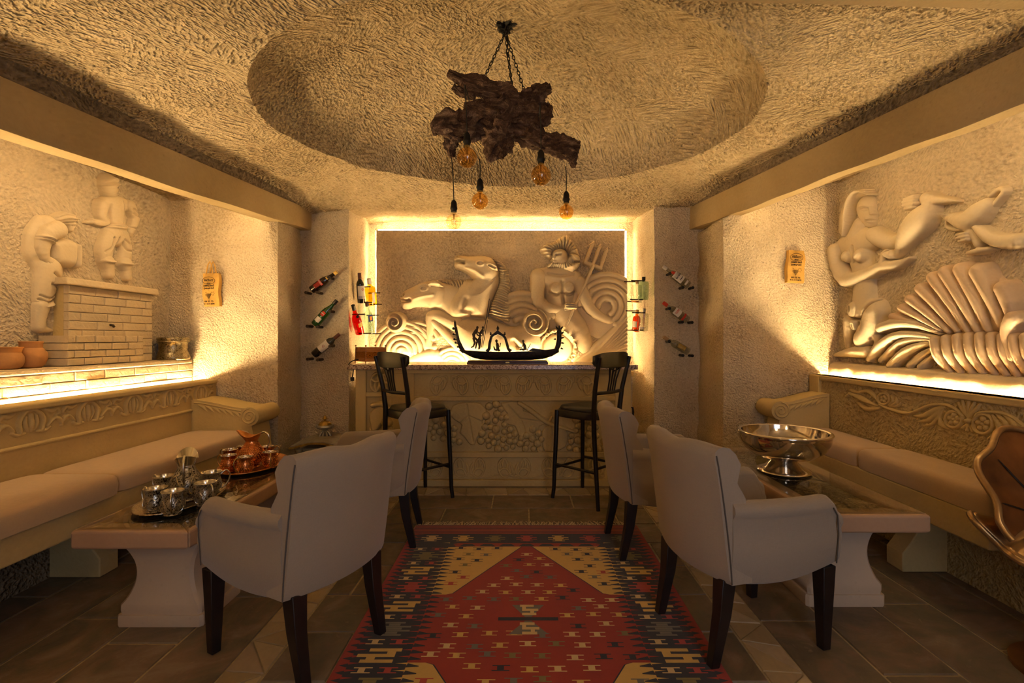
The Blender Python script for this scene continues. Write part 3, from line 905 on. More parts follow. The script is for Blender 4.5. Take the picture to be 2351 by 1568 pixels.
npart('hair', hair, res=0.005)
beard = [Pg([(1505, 368), (1535, 330), (1560, 316), (1620, 318), (1650, 290), (1690, 262), (1746, 290), (1746, 350), (1696, 406), (1620, 384), (1550, 376)], 112, 40)]
for i in range(14):
    t = i / 13; beard.append(G([(1560 + 110 * t, 318 - 36 * t), (1550 + 160 * t, 345 - 15 * t), (1520 + 230 * t, 385 - 60 * t * t)], 5, 32))
npart('beard', beard, res=0.005)
tri = [C((1842, 360, 12), (1640, 800, 12), k=1.0, up=62), C((1788, 332, 17), (1898, 372, 17), k=1.0, up=25)]
for (x0, y0, x1, y1) in ((1788, 332, 1840, 205), (1842, 352, 1890, 225), (1896, 370, 1940, 250)):
    tri.append(C((x0, y0, 15), (x1, y1, 13), k=1.0, up=25)); dx, dy = (x1 - x0) / 137, (y1 - y0) / 137
    tri.append(Pg([(x1 - 22 * -dy, y1 - 22 * dx), (x1 + 40 * dx, y1 + 40 * dy), (x1 + 22 * -dy, y1 + 22 * dx)], 40, 12, 1))
npart('trident', tri, res=0.005, blend=0.004)
# light strips round the slab
led('niche_top', (-1.52, 5.095, 2.410), (1.07, 5.095, 2.410), 0.03, 0.006, 'warm light strip along the top edge of the horse relief')
led('niche_left', (-1.5415, 5.095, 1.05), (-1.5415, 5.095, 2.40), 0.007, 0.03, 'upright light strip along the left edge of the horse relief')
led('niche_right', (1.0865, 5.095, 1.05), (1.0865, 5.095, 2.40), 0.007, 0.03, 'upright light strip along the right edge of the horse relief')
led('niche_bottom', (-1.45, 4.895, 0.96), (1.02, 4.895, 0.96), 0.03, 0.012, 'warm light strip at the foot of the horse relief behind the bar')
shelf = MB().box((-0.2, 4.98, 0.915), (2.62, 0.30, 0.05)).build('stone_ledge', MAT['carved_stone'], niche); under(shelf, niche)
# ------------------------------------------------------------------ left wall relief: two men at a brick trough
LP = Plane('x', XL, 0, 350, 2.85, 1)
lrel = thing('wall_relief', 'carved stone relief of two vintners beside a brick well on left wall', 'relief', (XL, 3.2, 1.10))
def lpart(name, prims, **kw):
    kw.setdefault('res', 0.0045)
    return under(carve(name, LP, prims, kw.pop('mat', 'relief_stone'), lrel, **kw), lrel)
# standing man
lpart('standing_man', [C((738, 350, 76), (746, 460, 68), k=0.55, up=6), C((650, 350, 40), (735, 325, 50), (818, 350, 42), k=0.7, up=6), C((720, 300, 34), (724, 270, 32), k=0.8),
    C((742, 520, 78), (742, 545, 72), k=0.55, up=6),
    C((705, 535, 62), (668, 625, 58), (672, 700, 50), k=0.7, up=10), C((786, 545, 56), (812, 640, 50), (800, 715, 46), k=0.65, up=4),
    R([(656, 468), (740, 478), (828, 492)], 9, 16), R([(660, 484), (740, 494), (826, 504)], 6, 10), G([(770, 320), (780, 400), (776, 470)], 4, 12), G([(690, 340), (690, 400), (700, 460)], 5, 8),
    G([(700, 560), (690, 620), (650, 650)], 6, 12), G([(740, 560), (720, 620)], 6, 12, 1), G([(770, 590), (800, 640), (840, 650)], 6, 10), G([(780, 570), (820, 600)], 5, 10, 1)], blend=0.02)
lpart('boot', [C((676, 712, 50), (690, 760, 38), (694, 796, 36), k=0.8, up=16, n=2), R([(630, 706), (680, 718), (722, 712)], 7, 12)])
lpart('boot', [C((800, 728, 50), (812, 770, 36), (816, 812, 34), k=0.8, up=10, n=2), R([(752, 722), (800, 732), (848, 728)], 7, 12)])
lpart('arm', [C((645, 348, 40), (636, 415, 36), (668, 450, 30), (640, 462, 26), (596, 458, 20), k=0.9, up=18, n=2), C((600, 452, 18), (560, 456, 12), (538, 458, 7), k=0.9, up=18), C((592, 440, 9), (584, 432, 6), k=0.9, up=18)] + [G([(570, 448 + 9 * i), (540, 450 + 9 * i)], 2.5, 8, 1) for i in range(3)])
lpart('arm', [C((826, 350, 42), (862, 430, 33), (848, 490, 28), (832, 520, 26), (838, 545, 14), k=0.9, up=14, n=2), G([(830, 370), (870, 390)], 5, 10, 1), G([(836, 400), (880, 420)], 5, 10, 1), G([(824, 490), (860, 500)], 4, 10, 1)])
lpart('head', [C((690, 200, 66), (694, 240, 60), (724, 280, 34), k=0.85, up=8, n=2), C((742, 236, 10), (752, 250, 9), k=1.0, up=18), R([(625, 215), (690, 205), (752, 215)], 6, 14), R([(640, 180), (690, 170), (740, 190)], 6, 10), G([(715, 232), (740, 230)], 4, 8, 1), G([(722, 268), (742, 266)], 3, 8, 1)])
# stooping man with barrel
lpart('stooping_man', [C((270, 480, 70), (225, 560, 70), (205, 650, 58), k=0.6), C((300, 470, 60), (330, 490, 62), k=0.7, up=8), C((220, 680, 60), (290, 760, 88), k=0.55),
    C((300, 770, 92), (280, 860, 80), (268, 960, 70), k=0.65, up=6), C((380, 900, 46), (378, 1000, 42), (375, 1110, 40), k=0.35),
    G([(300, 790), (360, 830), (390, 820)], 7, 12), G([(220, 960), (270, 985), (325, 960)], 6, 14), G([(225, 935), (280, 955), (330, 930)], 5, 10), G([(290, 860), (340, 880)], 6, 10, 1), R([(200, 1000), (262, 1012), (322, 995)], 8, 14)], blend=0.025)
lpart('boot', [C((252, 1010, 56), (240, 1080, 46), (238, 1140, 44), k=0.8, up=8, n=2), C((240, 1150, 30), (300, 1162, 20), (330, 1164, 10), k=0.9, up=6, n=2)])
lpart('head', [C((350, 436, 38), (400, 428, 44), (440, 440, 42), k=0.9, up=12, n=2), C((448, 470, 32), (446, 500, 24), k=0.9, up=8), C((474, 480, 8), (478, 492, 8), k=1, up=14), R([(330, 420), (390, 400), (450, 412)], 5, 10), R([(335, 440), (400, 428), (460, 436)], 5, 10), G([(370, 462), (420, 460), (470, 456)], 4, 12), G([(440, 482), (460, 480)], 3, 8, 1)])
lpart('barrel', [Pg([(292, 575), (400, 560), (470, 588), (488, 618), (486, 752), (460, 758), (330, 732), (300, 650)], 60, 50, 2), R([(478, 610), (474, 680), (466, 755)], 7, 16), G([(462, 600), (458, 680), (450, 752)], 4, 10)])
lpart('arm', [C((330, 505, 66), (270, 530, 62), (238, 590, 54), (236, 650, 46), (262, 705, 32), (290, 722, 26), k=0.9, up=30, n=2), R([(196, 545), (250, 560), (300, 585)], 6, 18), R([(192, 560), (248, 576), (296, 600)], 6, 16), G([(194, 553), (248, 568), (298, 592)], 3, 14), C((280, 728, 20), (310, 720, 12), k=0.9, up=44)] + [G([(262 + 14 * i, 722), (268 + 14 * i, 748)], 3, 12, 1) for i in range(4)])

# the brick well, its cap and the trough in front of it: courses of single bricks
def bricks(parent, x0, x1, y0, y1, z0, z1, rows, blen, mat, depth=0.05, name='brick', gap=0.004, seed=2, axis='x', wob=0.002):
    """bricks face +x at x1; rows of stretchers running along y"""
    r = random.Random(seed); h = (z1 - z0) / rows; cache = {}
    base = Vector(parent.location)
    for i in range(rows):
        y = y0; off = blen * (0.5 if i % 2 else 1.0) * r.uniform(0.8, 1.1)
        while y < y1 - 0.01:
            ye = min(y + off, y1)
            if y1 - ye < 0.04: ye = y1
            b = MB(); L = ye - y - gap; hh = h - gap
            bx = 0.004
            d = x1 - x0
            b.hexa([(-d, -L/2, -hh/2), (-bx, -L/2, -hh/2), (-bx, L/2, -hh/2), (-d, L/2, -hh/2), (-d, -L/2, hh/2), (-bx, -L/2, hh/2), (-bx, L/2, hh/2), (-d, L/2, hh/2)])
            b.add([(-bx, -L/2, -hh/2), (-bx, L/2, -hh/2), (-bx, L/2, hh/2), (-bx, -L/2, hh/2), (0, -L/2 + bx, -hh/2 + bx), (0, L/2 - bx, -hh/2 + bx), (0, L/2 - bx, hh/2 - bx), (0, -L/2 + bx, hh/2 - bx)],
                  [(4, 5, 6, 7), (0, 1, 5, 4), (1, 2, 6, 5), (2, 3, 7, 6), (3, 0, 4, 7)])
            b.build(name, MAT[mat], parent, 20, loc=Vector((x1 + r.uniform(-wob, wob), (y + ye) / 2, z0 + (i + 0.5) * h)) - base)
            y = ye; off = blen * r.uniform(0.85, 1.15)
well = MB(); well.box((XL + 0.035, 3.335, 1.345), (0.07, 0.67, 0.50))
under(well.build('well_core', MAT['carved_stone'], lrel, None), lrel)
bricks(lrel, XL, -2.816, 3.0, 3.677, 1.10, 1.60, 9, 0.19, 'brick_stone', gap=0.0025, wob=0.001)
cap = MB().hexa([(XL, 2.96, 1.60), (-2.785, 2.96, 1.60), (-2.785, 3.71, 1.60), (XL, 3.71, 1.60), (XL, 2.96, 1.645), (-2.795, 2.96, 1.645), (-2.795, 3.71, 1.645), (XL, 3.71, 1.645)])
under(cap.build('well_cap', MAT['brick_stone'], lrel, None, bevel=0.008), lrel)
bricks(lrel, XL + 0.02, -2.724, 2.895, 3.475, 1.102, 1.287, 4, 0.115, 'brick_stone', seed=5)
tr = MB(); tr.tube([(-2.816, 3.30, 1.36), (-2.795, 3.30, 1.357), (-2.788, 3.30, 1.345)], 0.008, 8)
under(tr.build('spout', MAT['brown_iron'], lrel), lrel)
# brick bank along the wall
bank = thing('brick_bank', 'low brick ledge along the left wall behind the carved bench', 'ledge', (-2.72, 2.4, 0.86))
bc = MB(); bc.box((-2.822, 2.39, 0.965), (0.165, 3.18, 0.25)); under(bc.build('core', MAT['carved_stone'], bank, None), bank)
bricks(bank, -2.76, -2.72, 1.0, 3.985, 0.84, 1.065, 4, 0.235, 'brick_stone', seed=8, wob=0.004)
pl = MB(); pl.box((-2.808, 2.48, 1.0825), (0.193, 2.98, 0.033)); under(pl.build('coping', MAT['brick_stone'], bank, None, bevel=0.008), bank)

# ------------------------------------------------------------------ right wall relief: woman with jug, scallop shells, goblet
RP = Plane('x', XR, 1880, 380, 3.015, -1)
rrel = thing('wall_relief', 'carved stone relief of a woman pouring a jug over scallop shells on right wall', 'relief', (XR, 2.8, 1.0))
def rpart(name, prims, **kw):
    kw.setdefault('res', 0.0045)
    kw.setdefault('zs', 1.30)
    return under(carve(name, RP, prims, kw.pop('mat', 'relief_stone'), rrel, **kw), rrel)
rpart('woman', [C((200, 560, 78), (300, 520, 90), (400, 510, 75), k=0.55, up=6), C((300, 590, 115), (320, 700, 100), (330, 800, 98), (330, 900, 105), (335, 990, 118), k=0.42, up=4), C((290, 460, 62), (310, 410, 58), k=0.8, up=4),
    C((254, 630, 46), (262, 640, 38), k=0.75, up=38), C((345, 626, 52), (350, 636, 42), k=0.75, up=38),
    C((240, 1080, 66), (222, 1180, 46), (216, 1250, 30), k=0.7), C((420, 1020, 105), (400, 1100, 95), (330, 1200, 80), k=0.6, up=8), C((290, 990, 52), (286, 1010, 46), k=0.5, up=36), C((292, 1090, 32), (296, 1120, 26), k=0.7, up=34),
    G([(205, 1020), (250, 1052), (300, 1060), (350, 1050), (400, 990), (450, 930), (510, 905)], 7, 20), G([(282, 985), (282, 1000)], 7, 18, 1), G([(350, 1060), (352, 1130)], 6, 16, 1), G([(292, 1100), (292, 1130)], 4, 12, 1), G([(300, 560), (302, 660)], 8, 10, 1)], blend=0.025)
def mv(it, dx):
    return (it[0], tuple((p[0] + dx, *p[1:]) for p in it[1])) + it[2:]
rpart('head', [C((350, 285, 84), (362, 345, 72), (372, 394, 42), k=0.8, up=10, n=2)] + [mv(q, 22) for q in (C((378, 286, 5), (382, 310, 6), (387, 333, 10), k=1.0, up=62, n=2), R([(322, 288), (348, 278), (372, 284)], 6, 7), R([(392, 284), (410, 279), (426, 286)], 6, 7),
    G([(330, 302), (350, 296), (370, 302)], 5, 11), G([(396, 301), (410, 296), (424, 301)], 5, 11), C((350, 308, 12), (352, 308, 12), k=0.5, up=52), G([(338, 309), (352, 311), (364, 308)], 2.5, 6), G([(400, 308), (410, 310), (420, 307)], 2.5, 6),
    R([(354, 370), (380, 365), (404, 370)], 5.5, 8), R([(360, 389), (381, 394), (399, 388)], 5.5, 8), G([(350, 380), (380, 379), (408, 379)], 3, 12))], blend=0.006, res=0.0032, zs=0.85)
hair = []
for i in range(6):
    t = i / 5
    hair.append(C((415 - 60 * t, 200 - 28 * math.sin(PI * t) - 20 * t, 7), (340 - 74 * t, 176 + 30 * t, 10), (285 - 70 * t, 232 + 64 * t, 10.5), (262 - 70 * t, 330 + 64 * t, 10), (252 - 60 * t, 430 + 30 * t, 9), (238 - 40 * t, 490 - 10 * t, 5), k=1.9, up=58 - 34 * t, n=3))
rpart('hair', [Pg([(250, 215), (320, 168), (405, 185), (360, 215), (300, 240), (268, 300), (262, 400), (235, 490), (190, 460), (180, 420), (205, 330), (222, 260)], 44, 40)] + hair, res=0.0038, blend=0.0015)
rpart('arm', [C((410, 480, 60), (480, 520, 62), (560, 530, 52), (620, 490, 40), k=0.8, up=10, n=2)])
rpart('arm', [C((172, 590, 62), (185, 690, 58), (240, 790, 56), (330, 770, 48), (420, 730, 42), (490, 695, 40), (560, 690, 38), (620, 670, 26), (670, 640, 12), k=0.9, up=26, n=2), C((500, 660, 24), (505, 610, 18), (525, 585, 12), k=0.9, up=40, n=2)], blend=0.02)
rpart('jug', [C((548, 618, 44), (580, 610, 30), (640, 520, 62), (700, 440, 90), (765, 370, 96), (808, 300, 62), (800, 240, 46), k=0.85, up=20, n=3), C((800, 225, 48), (860, 240, 34), (930, 240, 22), (995, 246, 8), k=0.8, up=30, n=2), R([(520, 590), (545, 625), (575, 650)], 7, 16)], blend=0.02)
rpart('hand', [C((692, 232 + 0, 15), (760, 210, 17), k=1, up=70), C((688, 254, 16), (764, 236, 18), k=1, up=72), C((686, 276, 16), (762, 262, 18), k=1, up=70), C((694, 300, 15), (750, 288, 16), k=1, up=66)], blend=0.003, res=0.005)
sh = []
ribs = [((1350, 850), (1400, 1090), 62), ((1185, 735), (1330, 1110), 66), ((1062, 720), (1232, 1135), 60), ((952, 738), (1160, 1145), 56), ((862, 775), (1090, 1145), 50), ((775, 850), (1015, 1145), 46), ((700, 925), (955, 1150), 42), ((640, 985), (905, 1140), 36), ((570, 1045), (880, 1145), 30)]
base = [(560, 1030), (640, 960), (760, 820), (860, 730), (960, 680), (1080, 670), (1200, 690), (1300, 790), (1400, 800), (1440, 1000), (1400, 1150), (1000, 1170), (880, 1160)]
rpart('shell_core', [Pg(base, 30, 40)], mat='shell_stone')
for i, (a, b, r) in enumerate(ribs):
    rpart('shell_rib', [C((a[0], a[1], r), ((a[0] * 0.6 + b[0] * 0.4) + 12, a[1] * 0.6 + b[1] * 0.4, r * 0.86), (b[0], b[1], r * 0.45), k=1.0, up=34, n=3)], mat='shell_stone', blend=0.004)
for pts in (((478, 1125, 40), (600, 1090, 46), (740, 1100, 36), (885, 1165, 16)), ((395, 1340, 26), (480, 1240, 36), (620, 1170, 34), (870, 1190, 18)), ((470, 1350, 22), (600, 1235, 30), (720, 1205, 26), (850, 1210, 16)),
            ((545, 1385, 34), (640, 1290, 34), (760, 1240, 26), (840, 1230, 14)), ((680, 1385, 30), (760, 1310, 26), (830, 1265, 16)), ((750, 1395, 28), (800, 1345, 22), (840, 1310, 14))):
    rpart('shell_rib', [C(*pts, k=0.95, up=24, n=3)], blend=0.004)
rpart('shell_core', [Pg([(830, 1210), (960, 1165), (1200, 1160), (1400, 1180), (1520, 1300), (1500, 1470), (1150, 1470), (900, 1420), (815, 1320)], 40, 40)], mat='shell_stone')
for i in range(9):
    x = 868 + 78 * i
    rpart('shell_rib', [C((x, 1212 - 30 * math.sin(min(i, 6) / 6 * PI * 0.7), 40), (x + 30, 1310, 46), (x + 105, 1425 + 4 * i, 30), k=1.0, up=34, n=3)], mat='shell_stone', blend=0.004)
rpart('shell_rib', [C((1420, 1060, 60), (1380, 1130, 50), (1372, 1220, 40), (1410, 1330, 40), k=0.9, up=40, n=3)], mat='shell_stone')
rpart('foot', [C((140, 1312, 16), (200, 1302, 28), (290, 1290, 44), (370, 1290, 44), k=0.8, up=16, n=2), C((300, 1250, 16), (360, 1215, 18), (420, 1180, 30), (440, 1230, 28), (400, 1300, 26), k=0.8, up=16, n=2)])
gy = np.arange(1.2, 3.862, 0.015); prof = [(0.0, 1.082), (0.03, 1.080), (0.065, 1.072), (0.084, 1.058), (0.090, 1.03), (0.090, 0.99), (0.090, 0.93), (0.090, 0.87)]
PP = np.zeros((len(gy), len(prof), 3))
for j, (dd, zz) in enumerate(prof):
    nn = fnoise(gy * 22, np.full_like(gy, j * 1.7), 77, 3)
    PP[:, j, 0] = XR - dd + (0.005 * nn if j else 0.01); PP[:, j, 1] = gy; PP[:, j, 2] = zz + 0.006 * nn
under(obj('rock_base', grid_mesh('rock_base', PP, 60), MAT['relief_stone'], rrel), rrel)
rpart('goblet', [C((918, 358, 24), (990, 370, 52), (1070, 385, 76), (1150, 330, 84), (1200, 280, 60), k=0.7, up=20, n=2), C((1085, 440, 42), (1120, 500, 36), (1140, 540, 36), k=0.8, up=16, n=2), C((1078, 606, 16), (1160, 588, 26), (1255, 572, 12), k=0.9, up=30, n=2), R([(905, 350), (1000, 300), (1100, 250), (1195, 215)], 8, 14)], blend=0.02)
rpart('goblet_handle', [C((1195, 330, 18), (1265, 250, 20), (1320, 180, 22), (1290, 160, 20), (1220, 210, 18), k=0.9, up=20, n=3)])
rpart('goblet_handle', [C((905, 390, 14), (910, 430, 15), (980, 445, 15), (1040, 440, 14), k=0.9, up=10, n=3)])
rpart('arm', [C((1440, 520, 56), (1330, 525, 54), (1240, 500, 48), (1170, 450, 36), (1110, 412, 18), k=0.9, up=34, n=2)], blend=0.02)
rpart('hand', [C((1035, 480, 14), (1090, 470, 16), k=1, up=52), C((1030, 504, 14), (1092, 492, 16), k=1, up=52), C((1045, 524, 13), (1096, 512, 15), k=1, up=50)], blend=0.003, res=0.005)

# ------------------------------------------------------------------ stone benches
LBX, LBT = -2.52, 0.935      # face of the back, top of the back
lb = thing('stone_bench', 'long carved stone bench with palmette frieze along the left wall', 'bench', (-2.3, 2.6, 0))
m = MB(); m.box((-2.575, 2.08, 0.4675), (0.11, 3.80, LBT)); under(m.build('backrest', MAT['carved_stone'], lb, None, bevel=0.006), lb)
m = MB(); m.box((-2.509, 2.06, LBT - 0.016), (0.026, 3.80, 0.032)); under(m.build('top_moulding', MAT['carved_stone'], lb, None, bevel=0.008), lb)
m = MB(); m.tube([(-2.517, 0.2, 0.722), (-2.517, 3.93, 0.722)], 0.011, 10); under(m.build('moulding', MAT['carved_stone'], lb), lb)
m = MB(); m.box((-2.30, 1.955, 0.415), (0.47, 3.55, 0.13)); under(m.build('seat_slab', MAT['carved_stone'], lb, None, bevel=0.008), lb)
def bench_foot(x0, x1, y, side, parent, w=0.12):
    """scrolled foot: profile in x-z, extruded along y"""
    b = MB(); n = 12
    prof = [(0, 0.0), (0.30, 0.0), (0.30, 0.10)] + [(0.30 - 0.10 * math.sin(PI / 2 * i / n), 0.10 + 0.20 * i / n) for i in range(1, n)] + [(0.28, 0.32), (0.28, 0.35), (0, 0.35)]
    lo = [[(x0 + side * p[0], y + s * w / 2, p[1]) for p in prof] for s in (-1, 1)]
    b.loft(lo); return under(b.build('foot', MAT['carved_stone'], parent, 30, bevel=0.006), parent)
for y in (1.35, 2.62, 3.72): bench_foot(-2.54, 0, y, 1, lb)
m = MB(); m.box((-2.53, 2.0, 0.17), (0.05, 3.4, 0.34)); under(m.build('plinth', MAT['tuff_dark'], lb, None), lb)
m = MB(); m.box((-2.30, 0.9, 0.17), (0.4, 1.12, 0.34)); under(m.build('end_block', MAT['carved_stone'], lb, None, bevel=0.006), lb)

def bench_arm(parent, xb, xf, y0, y1, zb, zf, side):
    """scrolled armrest from the back (xb) to the front (xf)"""
    n = 22; loops = []
    for i in range(n + 1):
        t = i / n; x = xb + (xf - xb) * t
        top = zb + (zf - zb) * (3 * t * t - 2 * t ** 3)
        loops.append([(x, y0, 0.36), (x, y1, 0.36), (x, y1, top - 0.03), (x, y1 + 0.012, top - 0.012), (x, y1 + 0.008, top), (x, y0 - 0.004, top), (x, y0 - 0.004, top - 0.02)])
    a = under(MB().loft(loops).build('armrest', MAT['carved_stone'], parent, 30), parent)
    s = MB(); rr = 0.070; c = Vector((xf + side * 0.012, 0, zf - rr + 0.012))
    s.lathe([(0.001, y0 - 0.03), (rr, y0 - 0.03), (rr * 1.03, y0 - 0.01), (rr, y1 + 0.02), (rr * 0.97, y1 + 0.045), (0.001, y1 + 0.045)], 24, c, Matrix.Rotation(-PI / 2, 3, 'X'))
    b = s.build('scroll', MAT['carved_stone'], parent, 30); under(b, parent)
    q = MB()
    for yy in (y0 - 0.031,):
        path = [(c.x + side * 0.0 + r_ * math.cos(a_) * side, yy, c.z + r_ * math.sin(a_)) for r_, a_ in [(0.062 - 0.052 * i / 40, PI * 0.5 + i / 40 * 4.2 * PI) for i in range(41)]]
        q.tube(path, 0.0065, 6)
    under(q.build('volute', MAT['carved_stone'], parent, 60), parent)
    # leaf spray carved on the side towards the seat
    lf = MB()
    for i in range(7):
        t = 0.12 + 0.68 * i / 6; x = xb + (xf - xb) * t; z = zb + (zf - zb) * (3 * t * t - 2 * t ** 3) - 0.035
        d = (xf - xb) * 0.16
        lf.tube([(x, y0 - 0.003, z), (x + d * 0.6, y0 - 0.008, z - 0.018), (x + d, y0 - 0.004, z - 0.05)], [0.004, 0.013, 0.003], 8, flat=1.0)
    lf.tube([(xb + (xf - xb) * t, y0 - 0.004, zb + (zf - zb) * (3 * t * t - 2 * t ** 3) - 0.02) for t in [0.05 + 0.1 * i for i in range(9)]], 0.006, 6)
    under(lf.build('leaf_spray', MAT['carved_stone'], parent, 60), parent)
    # front upright under the scroll
    u = MB(); w = 0.04 * -side
    u.loft([[(xf - side * 0.05, y0, zf - 0.05), (xf + side * 0.0, y0, zf - 0.07), (xf + side * 0.0, y1, zf - 0.07), (xf - side * 0.05, y1, zf - 0.05)], [(xf - side * 0.05, y0, 0.56), (xf + side * 0.02, y0, 0.56), (xf + side * 0.02, y1, 0.56), (xf - side * 0.05, y1, 0.56)], [(xf - side * 0.05, y0, 0.0), (xf + side * 0.07, y0, 0.0), (xf + side * 0.07, y1, 0.0), (xf - side * 0.05, y1, 0.0)]])
    under(u.build('arm_post', MAT['carved_stone'], parent, 30), parent)
bench_arm(lb, -2.52, -2.075, 3.68, 3.93, 0.80, 0.735, 1)
# palmette frieze
class WPlane(Plane):
    """plane in metres: sketch x = y in the room, sketch y = height"""
    def __init__(s, at, sign): s.axis = 'x'; s.at = at; s.sign = sign
    def uv(s, x, y): return x, y
    def scale(s, x, y): return 1.0
LB = WPlane(LBX, 1)
def palmette(yc):
    z0, z1 = 0.775, 0.905
    p = [C((yc - 0.055, z0 + 0.02, 0.010), (yc - 0.062, z0 + 0.075, 0.011), (yc - 0.03, z1 - 0.012, 0.010), (yc, z1 - 0.006, 0.009), (yc + 0.03, z1 - 0.012, 0.010), (yc + 0.062, z0 + 0.075, 0.011), (yc + 0.055, z0 + 0.02, 0.010), k=1.0, up=0.006),
         C((yc, z1 - 0.03, 0.010), (yc, z0 + 0.05, 0.014), (yc, z0 + 0.015, 0.006), k=1.0, up=0.004)]
    for s in (-1, 1):
        p += [C((yc + s * 0.014, z0 + 0.02, 0.006), (yc + s * 0.030, z0 + 0.06, 0.010), (yc + s * 0.026, z1 - 0.035, 0.007), k=1, up=0.003),
              C((yc + s * 0.035, z0 + 0.012, 0.008), (yc + s * 0.07, z0 + 0.008, 0.009), (yc + s * 0.095, z0 + 0.022, 0.008), k=1, up=0.004)]
        p += [C((yc + s * 0.085, z0 + 0.030, 0.007), (yc + s * 0.12, z0 + 0.065, 0.011), (yc + s * 0.150, z0 + 0.055, 0.012), (yc + s * 0.165, z0 + 0.02, 0.007), k=1, up=0.004)]
        p += [C((yc + s * 0.08, z1 - 0.012, 0.007), (yc + s * 0.11, z1 - 0.025, 0.012), (yc + s * 0.135, z1 - 0.015, 0.010), (yc + s * 0.155, z1 - 0.04, 0.008), (yc + s * 0.13, z1 - 0.05, 0.006), k=1, up=0.003)]
    return p
for i in range(7):
    yc = 3.775 - 0.325 * i
    if yc > 3.7: yc_p = palmette(yc); under(carve('palmette', LB, yc_p, 'carved_stone', lb, res=0.0035, blend=0.003, clip=(0, 0, 3.915, 2)), lb)
    else: under(carve('palmette', LB, palmette(yc), 'carved_stone', lb, res=0.0035, blend=0.003), lb)
# cushions
def cushion(name, x0, x1, y0, y1, z0, z1, label, group, sag=0.006, seed=0):
    nx, ny = 14, 26; rad = 0.028
    b = MB(); loops = []
    r = random.Random(seed)
    hx, hy = (x1 - x0) / 2, (y1 - y0) / 2
    secs = [(0.0, 0.012), (0.02, 0.0), (0.5, -0.004), (0.80, 0.0), (0.93, 0.008), (1.0, 0.022)]
    for t, ins in secs:
        l = []
        for k in range(48):
            a = 2 * PI * k / 48; ca, sa = math.cos(a), math.sin(a)
            e = 0.16
            px = math.copysign(abs(ca) ** e, ca) * (hx - ins); py = math.copysign(abs(sa) ** e, sa) * (hy - ins)
            l.append((px, py, z0 + (z1 - z0) * t))
        loops.append(l)
    for s in (0.9, 0.6, 0.25):
        l = [(p[0] * s, p[1] * (1 - (1 - s) * 0.5), z1 + 0.006 * (1 - s) + 0.003) for p in loops[-1][:]] if False else [(p[0] * s, p[1] * s, z1 + 0.010 * (1 - s * s)) for p in loops[len(secs) - 1]]
        loops.append(l)
    b.loft(loops)
    o = b.build(name, MAT['cushion_fabric'], None, 60, loc=((x0 + x1) / 2, (y0 + y1) / 2, 0))
    return tag(o, label, 'cushion', group)
cushion('seat_cushion', -2.505, -2.045, 2.475, 3.665, 0.482, 0.575, 'long tan seat cushion at the pillar end of the left bench', 'bench cushions', seed=1)
cushion('seat_cushion', -2.505, -2.030, 1.15, 2.465, 0.482, 0.582, 'tan seat cushion at the viewer end of the left bench', 'bench cushions', seed=2)

# right bench
RBX, RBT = 2.30, 0.985
rb = thing('stone_bench', 'long carved stone bench with flower vine along the right wall', 'bench', (2.15, 2.4, 0))
m = MB(); m.box((2.345, 2.95, RBT / 2), (0.09, 1.78, RBT)); under(m.build('backrest', MAT['bench_ground'], rb, None), rb)
m = MB(); m.box((2.335, 2.948, RBT - 0.018), (0.112, 1.785, 0.036)); under(m.build('top_moulding', MAT['carved_stone'], rb, None, bevel=0.007), rb)
m = MB(); m.box((2.29, 3.78, 0.75), (0.03, 0.12, 0.46)); m.box((2.284, 3.745, 0.66), (0.03, 0.045, 0.30)); under(m.build('corner_pilaster', MAT['carved_stone'], rb, None, bevel=0.006), rb)
m = MB(); m.box((2.150, 2.86, 0.43), (0.33, 1.60, 0.139)); under(m.build('seat_slab', MAT['carved_stone'], rb, None, bevel=0.008), rb)
for y in (2.68, 3.5): bench_foot(2.36, 0, y, -1, rb)
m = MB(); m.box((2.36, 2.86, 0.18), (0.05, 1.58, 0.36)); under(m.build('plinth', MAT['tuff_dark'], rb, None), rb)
bench_arm(rb, 2.295, 1.93, 3.62, 3.79, 0.855, 0.79, -1)
RV = Plane('x', RBX, 1720, 840, 3.726, -1)
def vpart(name, prims): return under(carve(name, RV, prims, 'carved_stone', rb, res=0.0045, blend=0.003), rb)
vpart('vine_stem', [C((1120, 330, 12), (1200, 365, 12), (1300, 398, 13), (1380, 405, 13), (1460, 375, 13), (1560, 335, 13), (1680, 332, 13), (1770, 370, 12), (1830, 430, 12), k=1, up=8),
                    C((1930, 470, 12), (1960, 410, 13), (2040, 395, 14), (2160, 402, 14), (2260, 440, 14), (2360, 520, 14), (2450, 600, 14), k=1, up=8)])
vpart('leaf', [C((855, 250, 16), (835, 262, 12), k=1, up=6), C((860, 235, 10), (950, 275, 26), (1050, 330, 22), (1130, 355, 8), k=0.8, up=6), C((930, 310, 8), (1000, 365, 20), (1080, 370, 16), (1135, 356, 6), k=0.8, up=5),
               C((950, 225, 8), (1020, 215, 18), (1080, 260, 18), (1110, 320, 8), k=0.8, up=5), C((870, 205, 8), (905, 220, 14), (960, 235, 8), k=0.8, up=4), C((940, 180, 8), (955, 195, 10), (945, 215, 6), k=0.8, up=3), G([(900, 265), (1000, 320), (1120, 352)], 5, 12)])
vpart('flower', [C(*[(x, y, 10) for x, y in arc(1155, 283, 50, 0, 360, 16)], k=1, up=6, n=1)] + [C((1155 + 22 * math.cos(i * 1.257), 283 - 22 * math.sin(i * 1.257), 15), (1155 + 20 * math.cos(i * 1.257), 283 - 20 * math.sin(i * 1.257), 15), k=0.8, up=4) for i in range(5)])
vpart('leaf', [C((1215, 255, 8), (1235, 300, 16), (1190, 345, 8), k=0.8, up=4), C((1260, 275, 8), (1265, 315, 16), (1205, 348, 8), k=0.8, up=4), C((1300, 310, 6), (1280, 340, 12), (1215, 350, 6), k=0.8, up=4)])
